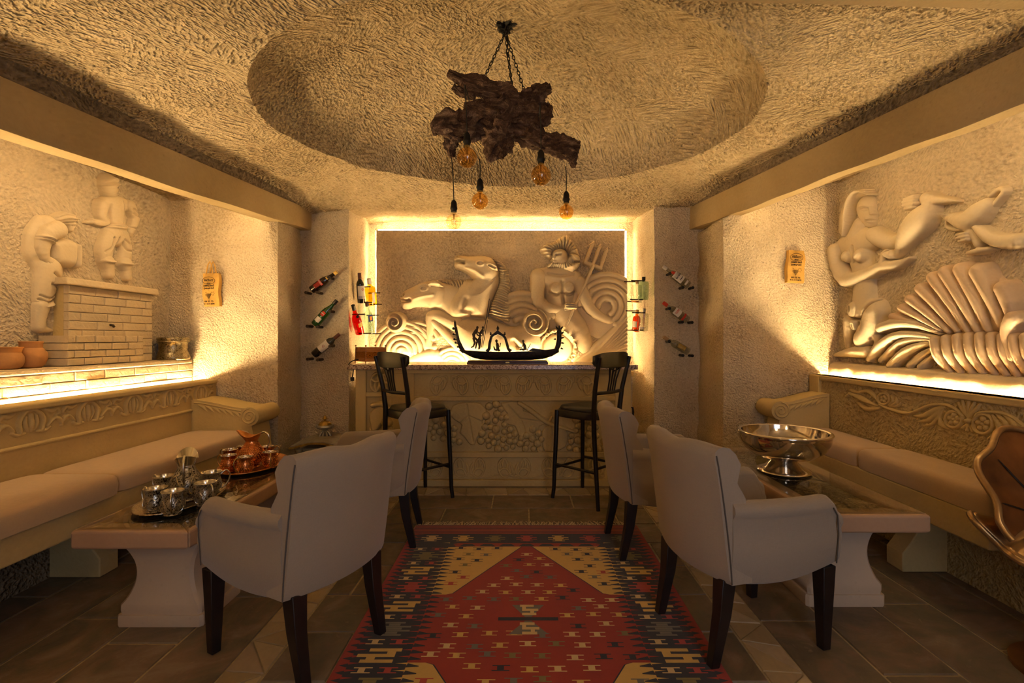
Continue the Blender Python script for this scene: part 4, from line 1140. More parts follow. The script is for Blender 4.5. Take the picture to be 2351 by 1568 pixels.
vpart('leaf', [C((1410, 428, 6), (1500, 430, 22), (1590, 380, 24), (1660, 345, 8), k=0.8, up=4), C((1450, 475, 6), (1540, 465, 20), (1610, 410, 18), (1670, 350, 8), k=0.8, up=4), C((1490, 512, 6), (1570, 500, 16), (1620, 440, 14), (1650, 390, 6), k=0.8, up=3), C((1630, 440, 10), (1650, 500, 24), (1710, 545, 8), k=0.8, up=4)])
for cx, cy, r in ((1757, 458, 72), (2005, 498, 84)):
    vpart('flower', [C(*[(x, y, 13) for x, y in arc(cx, cy, r, 0, 360, 20)], k=1, up=8, n=1)] + [C((cx + 0.5 * r * math.cos(i * 1.257 + 1.57), cy - 0.5 * r * math.sin(i * 1.257 + 1.57), 24), (cx + 0.45 * r * math.cos(i * 1.257 + 1.57), cy - 0.45 * r * math.sin(i * 1.257 + 1.57), 22), k=0.8, up=4) for i in range(5)] + [C((cx, cy, 14), (cx + 1, cy, 14), k=1, up=12)])
vpart('palmette', [C((1870, 470, 20), (1890, 472, 20), k=1, up=12)] + [C((1880, 455, 8), (1880 + dx * 0.6, 455 + dy * 0.6, 17), (1880 + dx, 455 + dy, 10), k=0.8, up=4) for dx, dy in ((-90, -140), (-55, -160), (0, -175), (55, -160), (100, -130))] + [C((1880, 490, 8), (1880 + dx, 490 + dy, 16), k=0.8, up=4) for dx, dy in ((-50, 45), (-10, 62), (35, 70))])
vpart('leaf', [C((2080, 420, 8), (2150, 520, 30), (2130, 590, 30), (2060, 620, 14), k=0.8, up=4), C((2110, 410, 8), (2210, 500, 30), (2230, 600, 34), (2290, 665, 14), k=0.8, up=4), C((2160, 405, 8), (2270, 490, 30), (2300, 580, 34), (2370, 650, 14), k=0.8, up=4), C((2220, 430, 8), (2340, 520, 26), (2400, 600, 26), k=0.8, up=4)])
cushion('seat_cushion', 1.985, 2.285, 2.895, 3.615, 0.50, 0.605, 'tan seat cushion at the pillar end of the right bench', 'bench cushions', seed=3)
cushion('seat_cushion', 1.985, 2.285, 2.08, 2.885, 0.50, 0.612, 'tan seat cushion at the viewer end of the right bench beside the shell chair', 'bench cushions', seed=4)
# ------------------------------------------------------------------ bar counter
BF = 4.20
bar = thing('bar_counter', 'carved stone bar counter with grape panel and leaf friezes', 'bar', (-0.23, 4.42, 0))
BPl = Plane('y', BF, 780, 800, 3.359)
def bpx(x, y): return BPl.uv(x, y)
def bbox(name, x0, y0, x1, y1, back, front, mat='carved_stone', bevel=0.005):
    """box on the bar front given by sketch corners; front/back = distance before the panel plane"""
    (a, zt), (b, zb) = bpx(x0, y0), bpx(x1, y1)
    m = MB().box(((a + b) / 2, BF - (front + back) / 2, (zt + zb) / 2), (b - a, abs(front - back), zt - zb))
    return under(m.build(name, MAT[mat], bar, None, bevel=bevel), bar)
XB0, XB1 = bpx(125, 0)[0], bpx(2245, 0)[0]
m = MB(); m.box(((XB0 + XB1) / 2, BF + 0.24, 0.50), (XB1 - XB0, 0.44, 0.999)); under(m.build('body', MAT['carved_stone'], bar, None), bar)
bbox('panel_ground', 410, 170, 2130, 1050, -0.03, 0.0, 'carved_stone', None)
bbox('top_rail', 400, 160, 2240, 192, -0.02, 0.035)
bbox('middle_rail', 575, 368, 2120, 402, -0.02, 0.028)
bbox('lower_rail', 575, 795, 2120, 836, -0.02, 0.028)
bbox('base_rail', 400, 1005, 2240, 1058, -0.02, 0.045)
bbox('corner_post', 402, 162, 575, 1030, -0.02, 0.018)
bbox('corner_post', 2120, 162, 2245, 1030, -0.02, 0.018)
bbox('corner_post', 125, 162, 205, 1050, -0.02, 0.014)
bbox('end_rail', 205, 335, 402, 372, -0.02, 0.012)
bbox('end_rail', 205, 162, 402, 178, -0.02, 0.012)
def bpart(name, prims, **kw):
    kw.setdefault('res', 0.006); kw.setdefault('blend', 0.004)
    return under(carve(name, BPl, prims, 'carved_stone', bar, **kw), bar)
def leaf_half(cx, cy, s, fl=1):
    """half of a pierced acanthus motif; s mirrors it, fl turns it upside down"""
    def q(dx, dy, r): return (cx + s * dx * 0.74, cy + fl * dy * 1.05, r * 0.9)
    return [C(q(-60, -40, 8), q(-20, -62, 8), q(30, -50, 9), q(62, 0, 9), q(50, 50, 10), q(10, 78, 6), k=1, up=8), C(q(-55, -35, 8), q(-30, -5, 10), q(20, 0, 10), q(50, -20, 8), k=1, up=8),
            C(q(-30, -5, 8), q(-28, 40, 12), q(0, 75, 6), k=1, up=6), C(q(10, 5, 8), q(18, 35, 13), q(5, 72, 5), k=1, up=6), C(q(-62, -45, 8), q(-85, -20, 12), q(-75, 15, 12), q(-60, 40, 6), k=1, up=6), C(q(-60, -50, 8), q(-100, -55, 10), q(-105, -15, 8), k=1, up=5)]
for (cx, s) in ((750, -1), (940, 1), (1085, -1), (1270, 1), (1410, -1), (1580, 1), (1725, -1), (1905, 1)):
    bpart('leaf_ornament', leaf_half(cx, 275, s), res=0.0045)
for (cx, s) in ((740, 1), (930, -1), (1070, 1), (1270, -1), (1420, 1), (1610, -1), (1760, 1), (1960, -1)):
    bpart('leaf_ornament', leaf_half(cx, 925, s, -1), res=0.0045)
bpart('vine_border', [C(*[(660 + i * 30, 985 + 14 * math.sin(i * 0.55), 5) for i in range(46)], k=1, up=4, n=1)], res=0.005)
rg = random.Random(11)
def grapes(region, n, r0, r1):
    """single grapes packed inside a polygon"""
    pts = []
    xs = [p[0] for p in region]; ys = [p[1] for p in region]; tries = 0
    def inside(x, y):
        c = False
        for i in range(len(region)):
            a, b = region[i], region[(i + 1) % len(region)]
            if (a[1] > y) != (b[1] > y) and x < (b[0] - a[0]) * (y - a[1]) / (b[1] - a[1]) + a[0]: c = not c
        return c
    while len(pts) < n and tries < 6000:
        tries += 1
        x = rg.uniform(min(xs), max(xs)); y = rg.uniform(min(ys), max(ys)); r = rg.uniform(r0, r1)
        if inside(x, y) and all((x - a) ** 2 + (y - b) ** 2 > (0.80 * (r + c)) ** 2 for a, b, c in pts): pts.append((x, y, r))
    return pts
gm = MB(); gm.ball((0, 0, 0), 1.0, 12, 8); grape_me = gm.mesh('grape', 180)
for region, n in (([(1160, 420), (1240, 430), (1300, 560), (1380, 690), (1340, 760), (1220, 780), (1060, 720), (1080, 640), (1110, 540)], 34), ([(680, 600), (800, 480), (860, 500), (900, 640), (950, 700), (880, 760), (720, 700)], 18),
                  ([(1420, 640), (1530, 600), (1560, 700), (1550, 785), (1420, 785), (1350, 740)], 16), ([(1820, 520), (1900, 500), (1990, 620), (2040, 700), (2040, 785), (1750, 785), (1760, 680)], 24), ([(330, 560), (400, 540), (402, 640), (330, 640)], 7)):
    for (x, y, r) in grapes(region, n, 22, 34):
        u, v = bpx(x, y); s = BPl.scale(x, y) * r
        o = obj('grape', grape_me, MAT['carved_stone'], bar); under(o, bar)
        o.location = (u, BF - 0.004, v); o.scale = (s, s * 0.95, s)
bpart('vine_leaf', [Pg([(860, 520), (870, 440), (980, 412), (1090, 425), (1140, 500), (1100, 560), (1120, 620), (1060, 690), (1040, 742), (1000, 735), (960, 680), (925, 650), (940, 590), (900, 560)], 17, 10, 2), G([(980, 430), (1000, 560), (1030, 720)], 5, 8), G([(1000, 520), (1090, 560)], 4, 7, 1), G([(990, 520), (920, 580)], 4, 7, 1)])
bpart('vine_leaf', [Pg([(1240, 420), (1400, 410), (1420, 480), (1560, 520), (1620, 560), (1540, 600), (1520, 650), (1440, 690), (1380, 670), (1350, 600), (1260, 570), (1290, 500)], 17, 10, 2), G([(1300, 440), (1400, 560), (1440, 680)], 5, 8), G([(1390, 540), (1540, 560)], 4, 7, 1)])
bpart('vine_leaf', [Pg([(1560, 640), (1620, 580), (1720, 600), (1760, 660), (1740, 760), (1660, 790), (1580, 790), (1560, 720)], 15, 10, 2), G([(1640, 600), (1650, 700), (1640, 780)], 5, 8)])
bpart('vine_branch', [C((1380, 420, 16), (1460, 470, 18), (1540, 530, 20), (1620, 580, 18), (1720, 610, 14), (1800, 640, 10), k=1, up=14), C((1610, 575, 10), (1635, 530, 9), k=1, up=12)])
bpart('vine_leaf', [Pg([(240, 590), (230, 520), (260, 470), (330, 450), (360, 500), (330, 560), (300, 620), (250, 640)], 18, 10, 2), C((250, 440, 14), (320, 430, 18), (395, 470, 16), k=1, up=10)])
bpart('leaf_ornament', leaf_half(285, 255, -1) + leaf_half(375, 265, 1), res=0.0045, clip=(bpx(210, 0)[0], 0, bpx(402, 0)[0], 2))
tt = MB(); tt.box(((XB0 + XB1) / 2 - 0.005, BF + 0.225, 1.0225), (XB1 - XB0 + 0.10, 0.60, 0.040))
top = tag(tt.build('granite_worktop', MAT['granite'], None, None, bevel=0.004), 'speckled pink granite worktop on the carved bar', 'worktop')
top.location = (0, 0, 0)

# ------------------------------------------------------------------ armchairs
def make_chair(label):
    """faces +x; origin on the floor under the seat"""
    t = thing('armchair', label, 'chair', group='upholstered armchairs')
    W = 0.245          # half width of the shell at the back
    # plan line of the back: gentle arc
    def back_xy(s): return -0.245 - 0.055 * (1 - s * s), W * s
    secs = []
    n = 26
    for i in range(n + 1):
        s = -1 + 2 * i / n
        x0, y0 = back_xy(s); nx = 0.35 * s * -0.0
        topz = 0.862 + 0.004 * s * s - 0.006 * math.cos(2 * PI * s)
        loop = []
        lean = 0.075
        def pt(z, d):   # d = depth into the chair from the outer face
            k = (z - 0.34) / (0.86 - 0.34)
            return (x0 - lean * max(k, 0) ** 1.3 + d, y0 * (1 + 0.02 * k), z)
        th = 0.085
        dimple = 0.008 * math.cos(4 * PI * s)
        outer = [pt(0.335, 0.012), pt(0.36, 0.0), pt(0.48, -0.006), pt(0.62, -0.004), pt(0.74, 0), pt(topz - 0.045, -0.004)]
        top_ = [pt(topz - 0.018, 0.004), pt(topz - 0.003, 0.022), pt(topz, 0.045), pt(topz - 0.006, 0.070), pt(topz - 0.03, 0.092)]
        inner = [pt(topz - 0.07, 0.10 + dimple), pt(0.72, 0.088 - dimple), pt(0.66, 0.10 + dimple), pt(0.58, 0.10), pt(0.48, 0.10), pt(0.40, 0.10), pt(0.335, 0.10)]
        secs.append(outer + top_ + inner)
    MB().loft(secs).build('backrest', MAT['chair_fabric'], t, 50)
    for sg in (-1, 1):
        # arm: swept along x from the back to the front
        loops = []
        m_ = 22
        for i in range(m_ + 1):
            u = i / m_; x = -0.235 + 0.505 * u
            yo = W * (1.0 + 0.035 * math.sin(PI * u)) - 0.010 * u
            topz = 0.655 - 0.035 * math.sin(PI * min(1, u * 1.1)) * 0.9 + 0.0 * u
            topz = 0.652 - 0.045 * u + 0.030 * u * u
            bot = 0.335 - 0.030 * math.sin(PI * u) + 0.012 * u
            th = 0.078
            fr = 0.0
            if u > 0.88:      # rounded front
                k = (u - 0.88) / 0.12; topz -= 0.07 * k ** 2.2
            flare = 0.018
            rr = 0.036; cy, cz = yo - 0.020, topz - rr
            roll = [(x, cy + rr * 1.10 * math.cos(math.radians(g)), cz + rr * math.sin(math.radians(g))) for g in (-38, -10, 20, 50, 80, 110, 140, 170, 200)]
            l = [(x, yo - 0.022, bot), (x, yo - 0.004, bot + 0.015), (x, yo + 0.008, (bot + topz) / 2), (x, yo + 0.004, cz - rr * 0.9)] + roll + [(x, yo - th + 0.010, topz - 0.075), (x, yo - th + 0.012, bot + 0.08), (x, yo - th + 0.012, bot)]
            loops.append([(a, sg * b, c) for a, b, c in l])
        xf = loops[-1][0][0]
        for k in (0.6, 0.15):
            cy = sum(p[1] for p in loops[m_]) / len(loops[m_]); cz = sum(p[2] for p in loops[m_]) / len(loops[m_])
            loops.append([(xf + 0.028 * (1 - k * 0.6) + 0.02 * math.exp(-((p[2] - 0.45) / 0.09) ** 2) * 0.4, cy + (p[1] - cy) * (0.80 if k == 0.6 else 0.3), cz + (p[2] - cz) * (0.93 if k == 0.6 else 0.6)) for p in loops[m_]])
        MB().loft(loops).build('armrest', MAT['chair_fabric'], t, 50)
        # piping: down the back corner and along the arm front
        pb = MB()
        path = []
        for z in [0.34 + 0.05 * i for i in range(11)]:
            k = (z - 0.34) / 0.52; x0, y0 = back_xy(sg * 1.0)
            path.append((x0 - 0.075 * max(k, 0) ** 1.3 + 0.008, sg * (W * (1 + 0.02 * k) + 0.002), min(z, 0.83)))
        pb.tube(path, 0.0028, 6)
        pb.build('piping', MAT['piping'], t, 60)
        pf = MB(); pf.tube([(0.262, sg * (W - 0.004), 0.36), (0.264, sg * (W + 0.004), 0.48), (0.25, sg * (W + 0.012), 0.56), (0.225, sg * (W + 0.016), 0.592)], 0.0026, 6)
        pf.build('piping', MAT['piping'], t, 60)
    # seat
    sl = []
    for (z, ins) in ((0.335, 0.0), (0.40, 0.0), (0.455, 0.0), (0.475, 0.012), (0.482, 0.05)):
        l = []
        for k in range(32):
            a = 2 * PI * k / 32; ca, sa = math.cos(a), math.sin(a)
            l.append((0.035 + math.copysign(abs(ca) ** 0.25, ca) * (0.235 - ins), math.copysign(abs(sa) ** 0.25, sa) * (0.165 - ins), z))
        sl.append(l)
    MB().loft(sl).build('seat', MAT['chair_fabric'], t, 50)
    for (lx, ly, dx, dy) in ((0.235, 0.205, 0.0, 0.0), (0.235, -0.205, 0.0, 0.0), (-0.225, 0.19, -0.055, 0.0), (-0.225, -0.19, -0.055, 0.0)):
        h0, h1 = 0.031, 0.018
        lo = []
        for (z, k) in ((0.345, 0.0), (0.20, 0.25), (0.0, 1.0)):
            h = h0 + (h1 - h0) * (1 - z / 0.345)
            cx, cy = lx + dx * k, ly + dy * k
            lo.append([(cx - h, cy - h, z), (cx + h, cy - h, z), (cx + h, cy + h, z), (cx - h, cy + h, z)])
        MB().loft(lo).build('leg', MAT['chair_leg_wood'], t, 30, bevel=0.003)
    return t
ch = make_chair('beige armchair nearest the viewer beside the silver tea tray')
ch.location = (-0.945, 2.03, 0); ch.rotation_euler[2] = math.radians(153)
spots = (((0.952, 2.117), 15, 'beige armchair nearest the viewer beside the steel punch bowl table'),
         ((-0.96, 3.085), 186, 'beige armchair in front of the left bar stool facing the left table'),
         ((0.837, 2.965), 3, 'beige armchair in front of the right bar stool facing the right table'))
for (p, a, lab) in spots:
    c = copy_tree(ch); c.location = (p[0], p[1], 0); c.rotation_euler[2] = math.radians(a); c['label'] = lab

# ------------------------------------------------------------------ bar stools
def make_stool(label):
    t = thing('bar_stool', label, 'stool', group='black wooden bar stools')
    wd = MAT['black_wood']
    def ring(a, r, e=0.5):
        ca, sa = math.cos(a), math.sin(a)
        return math.copysign(abs(ca) ** e, ca) * r, math.copysign(abs(sa) ** e, sa) * r
    fr = MB(); fr.loft([[(*ring(2 * PI * k / 28, r, 0.62), z) for k in range(28)] for r, z in ((0.185, 0.655), (0.205, 0.655), (0.208, 0.70), (0.20, 0.712), (0.17, 0.712))])
    fr.build('seat_frame', wd, t, 40)
    pd = MB(); pd.loft([[(*ring(2 * PI * k / 28, r, 0.62), z) for k in range(28)] for r, z in ((0.188, 0.708), (0.192, 0.722), (0.182, 0.738), (0.13, 0.746), (0.06, 0.748))])
    pd.build('seat_pad', MAT['black_leather'], t, 60)
    for s in (-1, 1):
        lg = MB(); lg.tube([(0.175, s * 0.165, 0.70), (0.182, s * 0.172, 0.45), (0.19, s * 0.18, 0.22), (0.192, s * 0.184, 0.08), (0.200, s * 0.192, 0.0)], [0.019, 0.018, 0.0165, 0.016, 0.015], 10)
        lg.build('leg', wd, t, 50)
        bl = MB(); bl.tube([(-0.235, s * 0.178, 0.0), (-0.215, s * 0.175, 0.25), (-0.192, s * 0.170, 0.55), (-0.188, s * 0.170, 0.72), (-0.205, s * 0.178, 0.88), (-0.235, s * 0.190, 1.02), (-0.262, s * 0.198, 1.13)], [0.015, 0.017, 0.019, 0.020, 0.018, 0.017, 0.015], 10)
        bl.build('rear_leg', wd, t, 50)
    for (a, b, z) in (((0.19, -0.178), (0.19, 0.178), 0.24), ((-0.21, -0.175), (-0.21, 0.175), 0.30), ((0.19, 0.178), (-0.212, 0.175), 0.27), ((0.19, -0.178), (-0.212, -0.175), 0.27)):
        st = MB(); st.tube([(*a, z), (*b, z)], 0.011, 8); st.build('stretcher', wd, t, 50)
    # crest rail: curved, wrapped round at the ends
    def yz(s, k): return s
    loops = []
    for i in range(21):
        s = -1 + i / 10; a = s * 0.95
        x = -0.262 + 0.085 * (1 - math.cos(a)) * 1.6 - 0.012; y = 0.215 * math.sin(a) / math.sin(0.95) * 1.02
        hgt = 0.118 - 0.045 * abs(s) ** 3; zt = 1.165 - 0.028 * abs(s) ** 3; th = 0.012
        if abs(s) > 0.95: hgt *= 0.75
        nx, ny = math.cos(a), -math.sin(a) * -1
        loops.append([(x - th, y, zt - hgt), (x + th, y * 0.96, zt - hgt), (x + th, y * 0.96, zt - hgt * 0.5), (x + th, y * 0.96, zt), (x - th - 0.004, y, zt + 0.004), (x - th - 0.004, y, zt - hgt * 0.5)])
    MB().loft(loops).build('crest_rail', wd, t, 50, bevel=0.004)
    lr = MB(); lr.tube([(-0.205, -0.178, 0.86), (-0.225, 0, 0.858), (-0.205, 0.178, 0.86)], 0.014, 8); lr.build('lower_rail', wd, t, 50)
    for i, (yb, yt) in enumerate(((-0.042, -0.07), (-0.014, -0.022), (0.014, 0.022), (0.042, 0.07))):
        sp = MB(); sp.tube([(-0.222, yb, 0.855), (-0.242, yb * 1.05, 0.96), (-0.266, yt, 1.07)], [0.008, 0.0085, 0.013], 8, flat=0.6); sp.build('splat_slat', wd, t, 50)
    sc = MB(); sc.tube([(-0.262, -0.07, 1.05), (-0.256, 0, 1.022), (-0.262, 0.07, 1.05)], [0.014, 0.010, 0.014], 8, flat=0.6); sc.build('splat_scroll', wd, t, 50)
    return t
st = make_stool('black wooden bar stool on the left before the radio end of the bar')
st.location = (-0.835, 3.85, 0); st.rotation_euler[2] = math.radians(45)
s2 = copy_tree(st); s2.location = (0.515, 3.845, 0); s2.rotation_euler[2] = math.radians(135); s2['label'] = 'black wooden bar stool on the right with round leather seat showing fully'

# ------------------------------------------------------------------ tables
def make_table(x0, x1, y0, y1, zt, label, px0, px1, py0, py1, plinths):
    t = thing('coffee_table', label, 'table', ((x0 + x1) / 2, (y0 + y1) / 2, 0), group='stone coffee tables with glass tops')
    hx, hy = (x1 - x0) / 2, (y1 - y0) / 2; th = 0.085; bw = 0.095
    # four stone rails mitred round a sunken panel
    for (ax, ay, bx, by) in ((-hx, -hy, hx, -hy), (hx, -hy, hx, hy), (hx, hy, -hx, hy), (-hx, hy, -hx, -hy)):
        d = Vector((bx - ax, by - ay, 0)).normalized(); nrm = Vector((-d.y, d.x, 0))
        o = [Vector((ax, ay, 0)), Vector((bx, by, 0)), Vector((bx, by, 0)) + nrm * bw - d * bw, Vector((ax, ay, 0)) + nrm * bw + d * bw]
        m = MB(); m.hexa([p + Vector((0, 0, zt - th)) for p in o] + [p + Vector((0, 0, zt - 0.006)) for p in o])
        m.build('top_rail', MAT['table_top_stone'], t, None, bevel=0.012, seg=3)
    m = MB(); m.box((0, 0, zt - 0.05), (2 * (hx - bw) + 0.01, 2 * (hy - bw) + 0.01, 0.03)); m.build('sunken_panel', MAT['tuff_dark'], t, None)
    g = MB(); g.box((0, 0, zt - 0.002), (2 * hx - 0.035, 2 * hy - 0.035, 0.008)); g.build('glass_top', MAT['table_glass'], t, None)
    for (pa, pb) in plinths:       # pedestals: (y from, y to) relative
        b = MB(); loops = []
        H0 = zt - th; w = (px1 - px0) / 2
        steps = [(0.0, 0.985), (0.015, 1.0), (0.115, 1.0), (0.13, 0.985), (0.135, 0.935), (0.15, 0.93), (0.17, 0.95), (0.235, 0.95), (0.25, 0.93)] + [(0.25 + 0.67 * i / 14, 0.93 - 0.27 * math.sin(PI * i / 14) ** 0.8 + 0.02 * i / 14) for i in range(1, 15)] + [(0.95, 0.97), (1.0, 0.97)]
        for (u, k) in steps:
            z = H0 * u
            c = ((px0 + px1) / 2 - (x0 + x1) / 2); yc = (pa + pb) / 2; hw = (pb - pa) / 2
            ky = 1 - (1 - k) * 0.55; r_ = 0.012
            X_, Y_ = w * k, hw * ky
            loops.append([(c - X_ + r_, yc - Y_, z), (c + X_ - r_, yc - Y_, z), (c + X_, yc - Y_ + r_, z), (c + X_, yc + Y_ - r_, z), (c + X_ - r_, yc + Y_, z), (c - X_ + r_, yc + Y_, z), (c - X_, yc + Y_ - r_, z), (c - X_, yc - Y_ + r_, z)])
        b.loft(loops); b.build('pedestal', MAT['table_stone'], t, 40)
    return t
make_table(-1.876, -1.382, 2.0, 3.31, 0.476, 'long stone coffee table on the left carrying two metal tea sets', -1.786, -1.406, 0, 0, ((-0.535, -0.235), (0.20, 0.50)))
make_table(1.267, 1.761, 2.08, 3.39, 0.512, 'long stone coffee table on the right carrying the steel bowl', 1.34, 1.715, 0, 0, ((-0.455, -0.155), (0.20, 0.50)))

# ------------------------------------------------------------------ kilim rug
rug = thing('kilim_rug', 'red kilim rug with navy border and woven motifs on the floor', 'rug', (0.025, 2.13, 0.0))
RZ = 0.006
m = MB(); m.box((0, 0, RZ / 2 + 0.0005), (1.49, 2.28, RZ - 0.001)); m.build('weave', MAT['rug_red'], rug, None)
RM = ['rug_red', 'rug_orange', 'rug_cream', 'rug_pale', 'rug_navy', 'rug_olive', 'rug_grey', 'rug_pink']
pat = MB()
def rp(poly, mat, lev):
    pat.cur = RM.index(mat)
    n = len(poly)
    pat.add([(p[0], p[1], RZ + 0.0004 * lev) for p in poly], [tuple(range(n))])
def hm(u, v, mat, lev, w=0.040, h=0.0165, a=0.0055, c=0.013):
    """H-shaped motif as two bars and a stem"""
    k = rk.uniform(-0.004, 0.004)
    rp([(u - w + k, v + h - a), (u + w + k, v + h - a), (u + w + k, v + h), (u - w + k, v + h)], mat, lev)
    rp([(u - w, v - h), (u + w, v - h), (u + w, v - h + a), (u - w, v - h + a)], mat, lev)
    rp([(u - c, v - h + a), (u + c, v - h + a), (u + c, v + h - a), (u - c, v + h - a)], mat, lev)
def comb(u, v, mat, lev, sc=1.0):
    """stepped comb medallion"""
    n = 7
    for i in range(n):
        y = v + (i - 3) * 0.0155 * sc; w = (0.095 - 0.016 * abs(i - 3)) * sc * (1 if i % 2 == 0 else 0.42)
        hh = 0.0078 * sc if i % 2 else 0.006 * sc
        rp([(u - w, y - hh), (u + w, y - hh), (u + w, y + hh), (u - w, y + hh)], mat, lev)
def zed(u, v, mat, lev, s=1):
    b = 0.0095
    for (xa, xb, yy) in ((-0.075, 0.055, 0.034), (-0.055, 0.095, 0.0), (-0.055, 0.075, -0.034)):
        rp([(u + s * xa, v + yy - b), (u + s * xb, v + yy - b), (u + s * xb, v + yy + b), (u + s * xa, v + yy + b)], mat, lev)
    rp([(u - s * 0.055, v + b), (u - s * 0.02, v + b), (u - s * 0.02, v + 0.034 - b), (u - s * 0.055, v + 0.034 - b)], mat, lev)
    rp([(u + s * 0.02, v - 0.034 + b), (u + s * 0.055, v - 0.034 + b), (u + s * 0.055, v - b), (u + s * 0.02, v - b)], mat, lev)
rk = random.Random(6)
for sg in (1, -1):
    for i in range(6):
        y = sg * (1.128 - 0.024 * i); rp([(-0.74, y - 0.004), (0.74, y - 0.004), (0.74, y + 0.004), (-0.74, y + 0.004)], 'rug_navy', 1)
        y -= sg * 0.010; rp([(-0.74, y - 0.004), (0.74, y - 0.004), (0.74, y + 0.004), (-0.74, y + 0.004)], 'rug_orange', 1)
    ya, yb = sg * 0.99, sg * 0.85
    rp([(-0.70, min(ya, yb)), (0.70, min(ya, yb)), (0.70, max(ya, yb)), (-0.70, max(ya, yb))], 'rug_navy', 1)
    for i in range(7):
        comb(-0.60 + 0.20 * i, sg * 0.92, ('rug_pale', 'rug_cream', 'rug_olive', 'rug_pink', 'rug_cream', 'rug_pink', 'rug_grey')[i], 2, 0.82)
    ya, yb = sg * 0.85, sg * 0.80
    rp([(-0.70, min(ya, yb)), (0.70, min(ya, yb)), (0.70, max(ya, yb)), (-0.70, max(ya, yb))], 'rug_red', 1)
    for i in range(9):
        u = -0.48 + 0.12 * i; rp([(u - 0.05, sg * 0.803), (u + 0.05, sg * 0.803), (u + 0.025, sg * 0.838), (u - 0.025, sg * 0.838)], 'rug_navy', 2)
    # side borders
    s = sg
    rp([(s * 0.475, -0.85), (s * 0.70, -0.85), (s * 0.70, 0.85), (s * 0.475, 0.85)], 'rug_navy', 1.5)
    n = 48
    for i in range(n):
        v = -0.985 + 1.97 * (i + 0.5) / n; hv = 0.0125
        if abs(v) < 0.85:
            rp([(s * 0.477, v - hv), (s * 0.470, v + hv), (s * 0.425, v - 0.002), (s * 0.425, v - 0.007)], 'rug_navy', 1.6)
            rp([(s * 0.473, v - hv * 0.4 + 0.012), (s * 0.473, v + hv * 0.4 + 0.012), (s * 0.52, v + 0.012)], 'rug_cream' if abs(v) > 0.25 else 'rug_red', 1.7)
        rp([(s * 0.698, v - hv), (s * 0.698, v + hv), (s * 0.735, v)], 'rug_navy', 1.6)
        rp([(s * 0.701, v + 0.012 - hv * 0.55), (s * 0.701, v + 0.012 + hv * 0.55), (s * 0.655, v + 0.014)], 'rug_red', 1.7)
    v = 0.765; i = 0
    while v > -0.85:
        uc = s * 0.588
        k = i % 4
        if k in (0, 2):
            hm(uc - 0.05, v, 'rug_pale', 2, 0.036); hm(uc + 0.05, v, 'rug_pink', 2, 0.036); v -= 0.075
        elif k == 1:
            comb(uc, v - 0.015, ('rug_olive', 'rug_pink', 'rug_grey')[(i // 4) % 3], 2, 0.95); v -= 0.105
        else:
            zed(uc, v - 0.012, 'rug_cream', 2, s); v -= 0.098
        i += 1
# field: cream corners and a red lozenge, outlined in navy
for sg in (1, -1):
    for s in (1, -1):
        p = [(s * 0.474, sg * 0.80), (s * 0.03, sg * 0.80), (s * 0.37, sg * 0.262), (s * 0.40, sg * 0.25), (s * 0.474, sg * 0.25)]
        rp(p, 'rug_cream', 1.2)
        for (a, b) in ((p[1], p[2]), (p[2], p[3])):
            rp([(a[0] - 0.003, a[1]), (a[0] + 0.003, a[1]), (b[0] + 0.003, b[1]), (b[0] - 0.003, b[1])], 'rug_navy', 1.4)
v = 0.77; row = 0
while v > -0.80:
    for i in range(8):
        u = -0.40 + 0.115 * i + (0.055 if row % 2 else 0) + rk.uniform(-0.012, 0.012)
        if abs(u) > 0.425: continue
        lim = 0.03 + (0.80 - abs(v)) * 0.632
        cream = abs(v) > 0.25 and abs(u) > lim
        if abs(v) > 0.25 and abs(abs(u) - lim) < 0.062: continue
        if abs(u - 0.0) < 0.17 and -0.09 < v - 0.04 < 0.15: continue
        mt = rk.choice(['rug_pink', 'rug_navy', 'rug_olive', 'rug_grey', 'rug_navy'] if cream else ['rug_pale', 'rug_navy', 'rug_cream', 'rug_pale', 'rug_olive', 'rug_cream', 'rug_grey'])
        hm(u, v + rk.uniform(-0.012, 0.012), mt, 1.8, 0.034)
    v -= 0.070; row += 1
rp([(-0.076, 0.157), (0.076, 0.157), (0.014, 0.058), (-0.014, 0.058)][::-1], 'rug_grey', 2.1)
rp([(-0.085, -0.070), (0.085, -0.070), (0.014, 0.028), (-0.014, 0.028)], 'rug_grey', 2.1)
rp([(-0.135, 0.030), (0.135, 0.030), (0.135, 0.056), (-0.135, 0.056)], 'rug_navy', 2.2)
for vv in (0.115, -0.028): zed(0, vv, 'rug_pale', 2.6, 0.5)
pm = pat.mesh('woven_pattern', None)
obj('woven_pattern', pm, [MAT[x] for x in RM], rug)
fr = MB()
for sg in (1, -1):
    for i in range(190):
        u = -0.735 + 1.47 * i / 189; L = rk.uniform(0.045, 0.085); a = rk.uniform(-0.035, 0.035)
        fr.tube([(u, sg * 1.138, 0.005), (u + a * 0.5, sg * (1.138 + L * 0.5), 0.006), (u + a, sg * (1.138 + L), 0.003)], 0.0026, 4)
f = fr.build('fringe', MAT['fringe_yarn'], rug, None); f['kind'] = 'stuff'
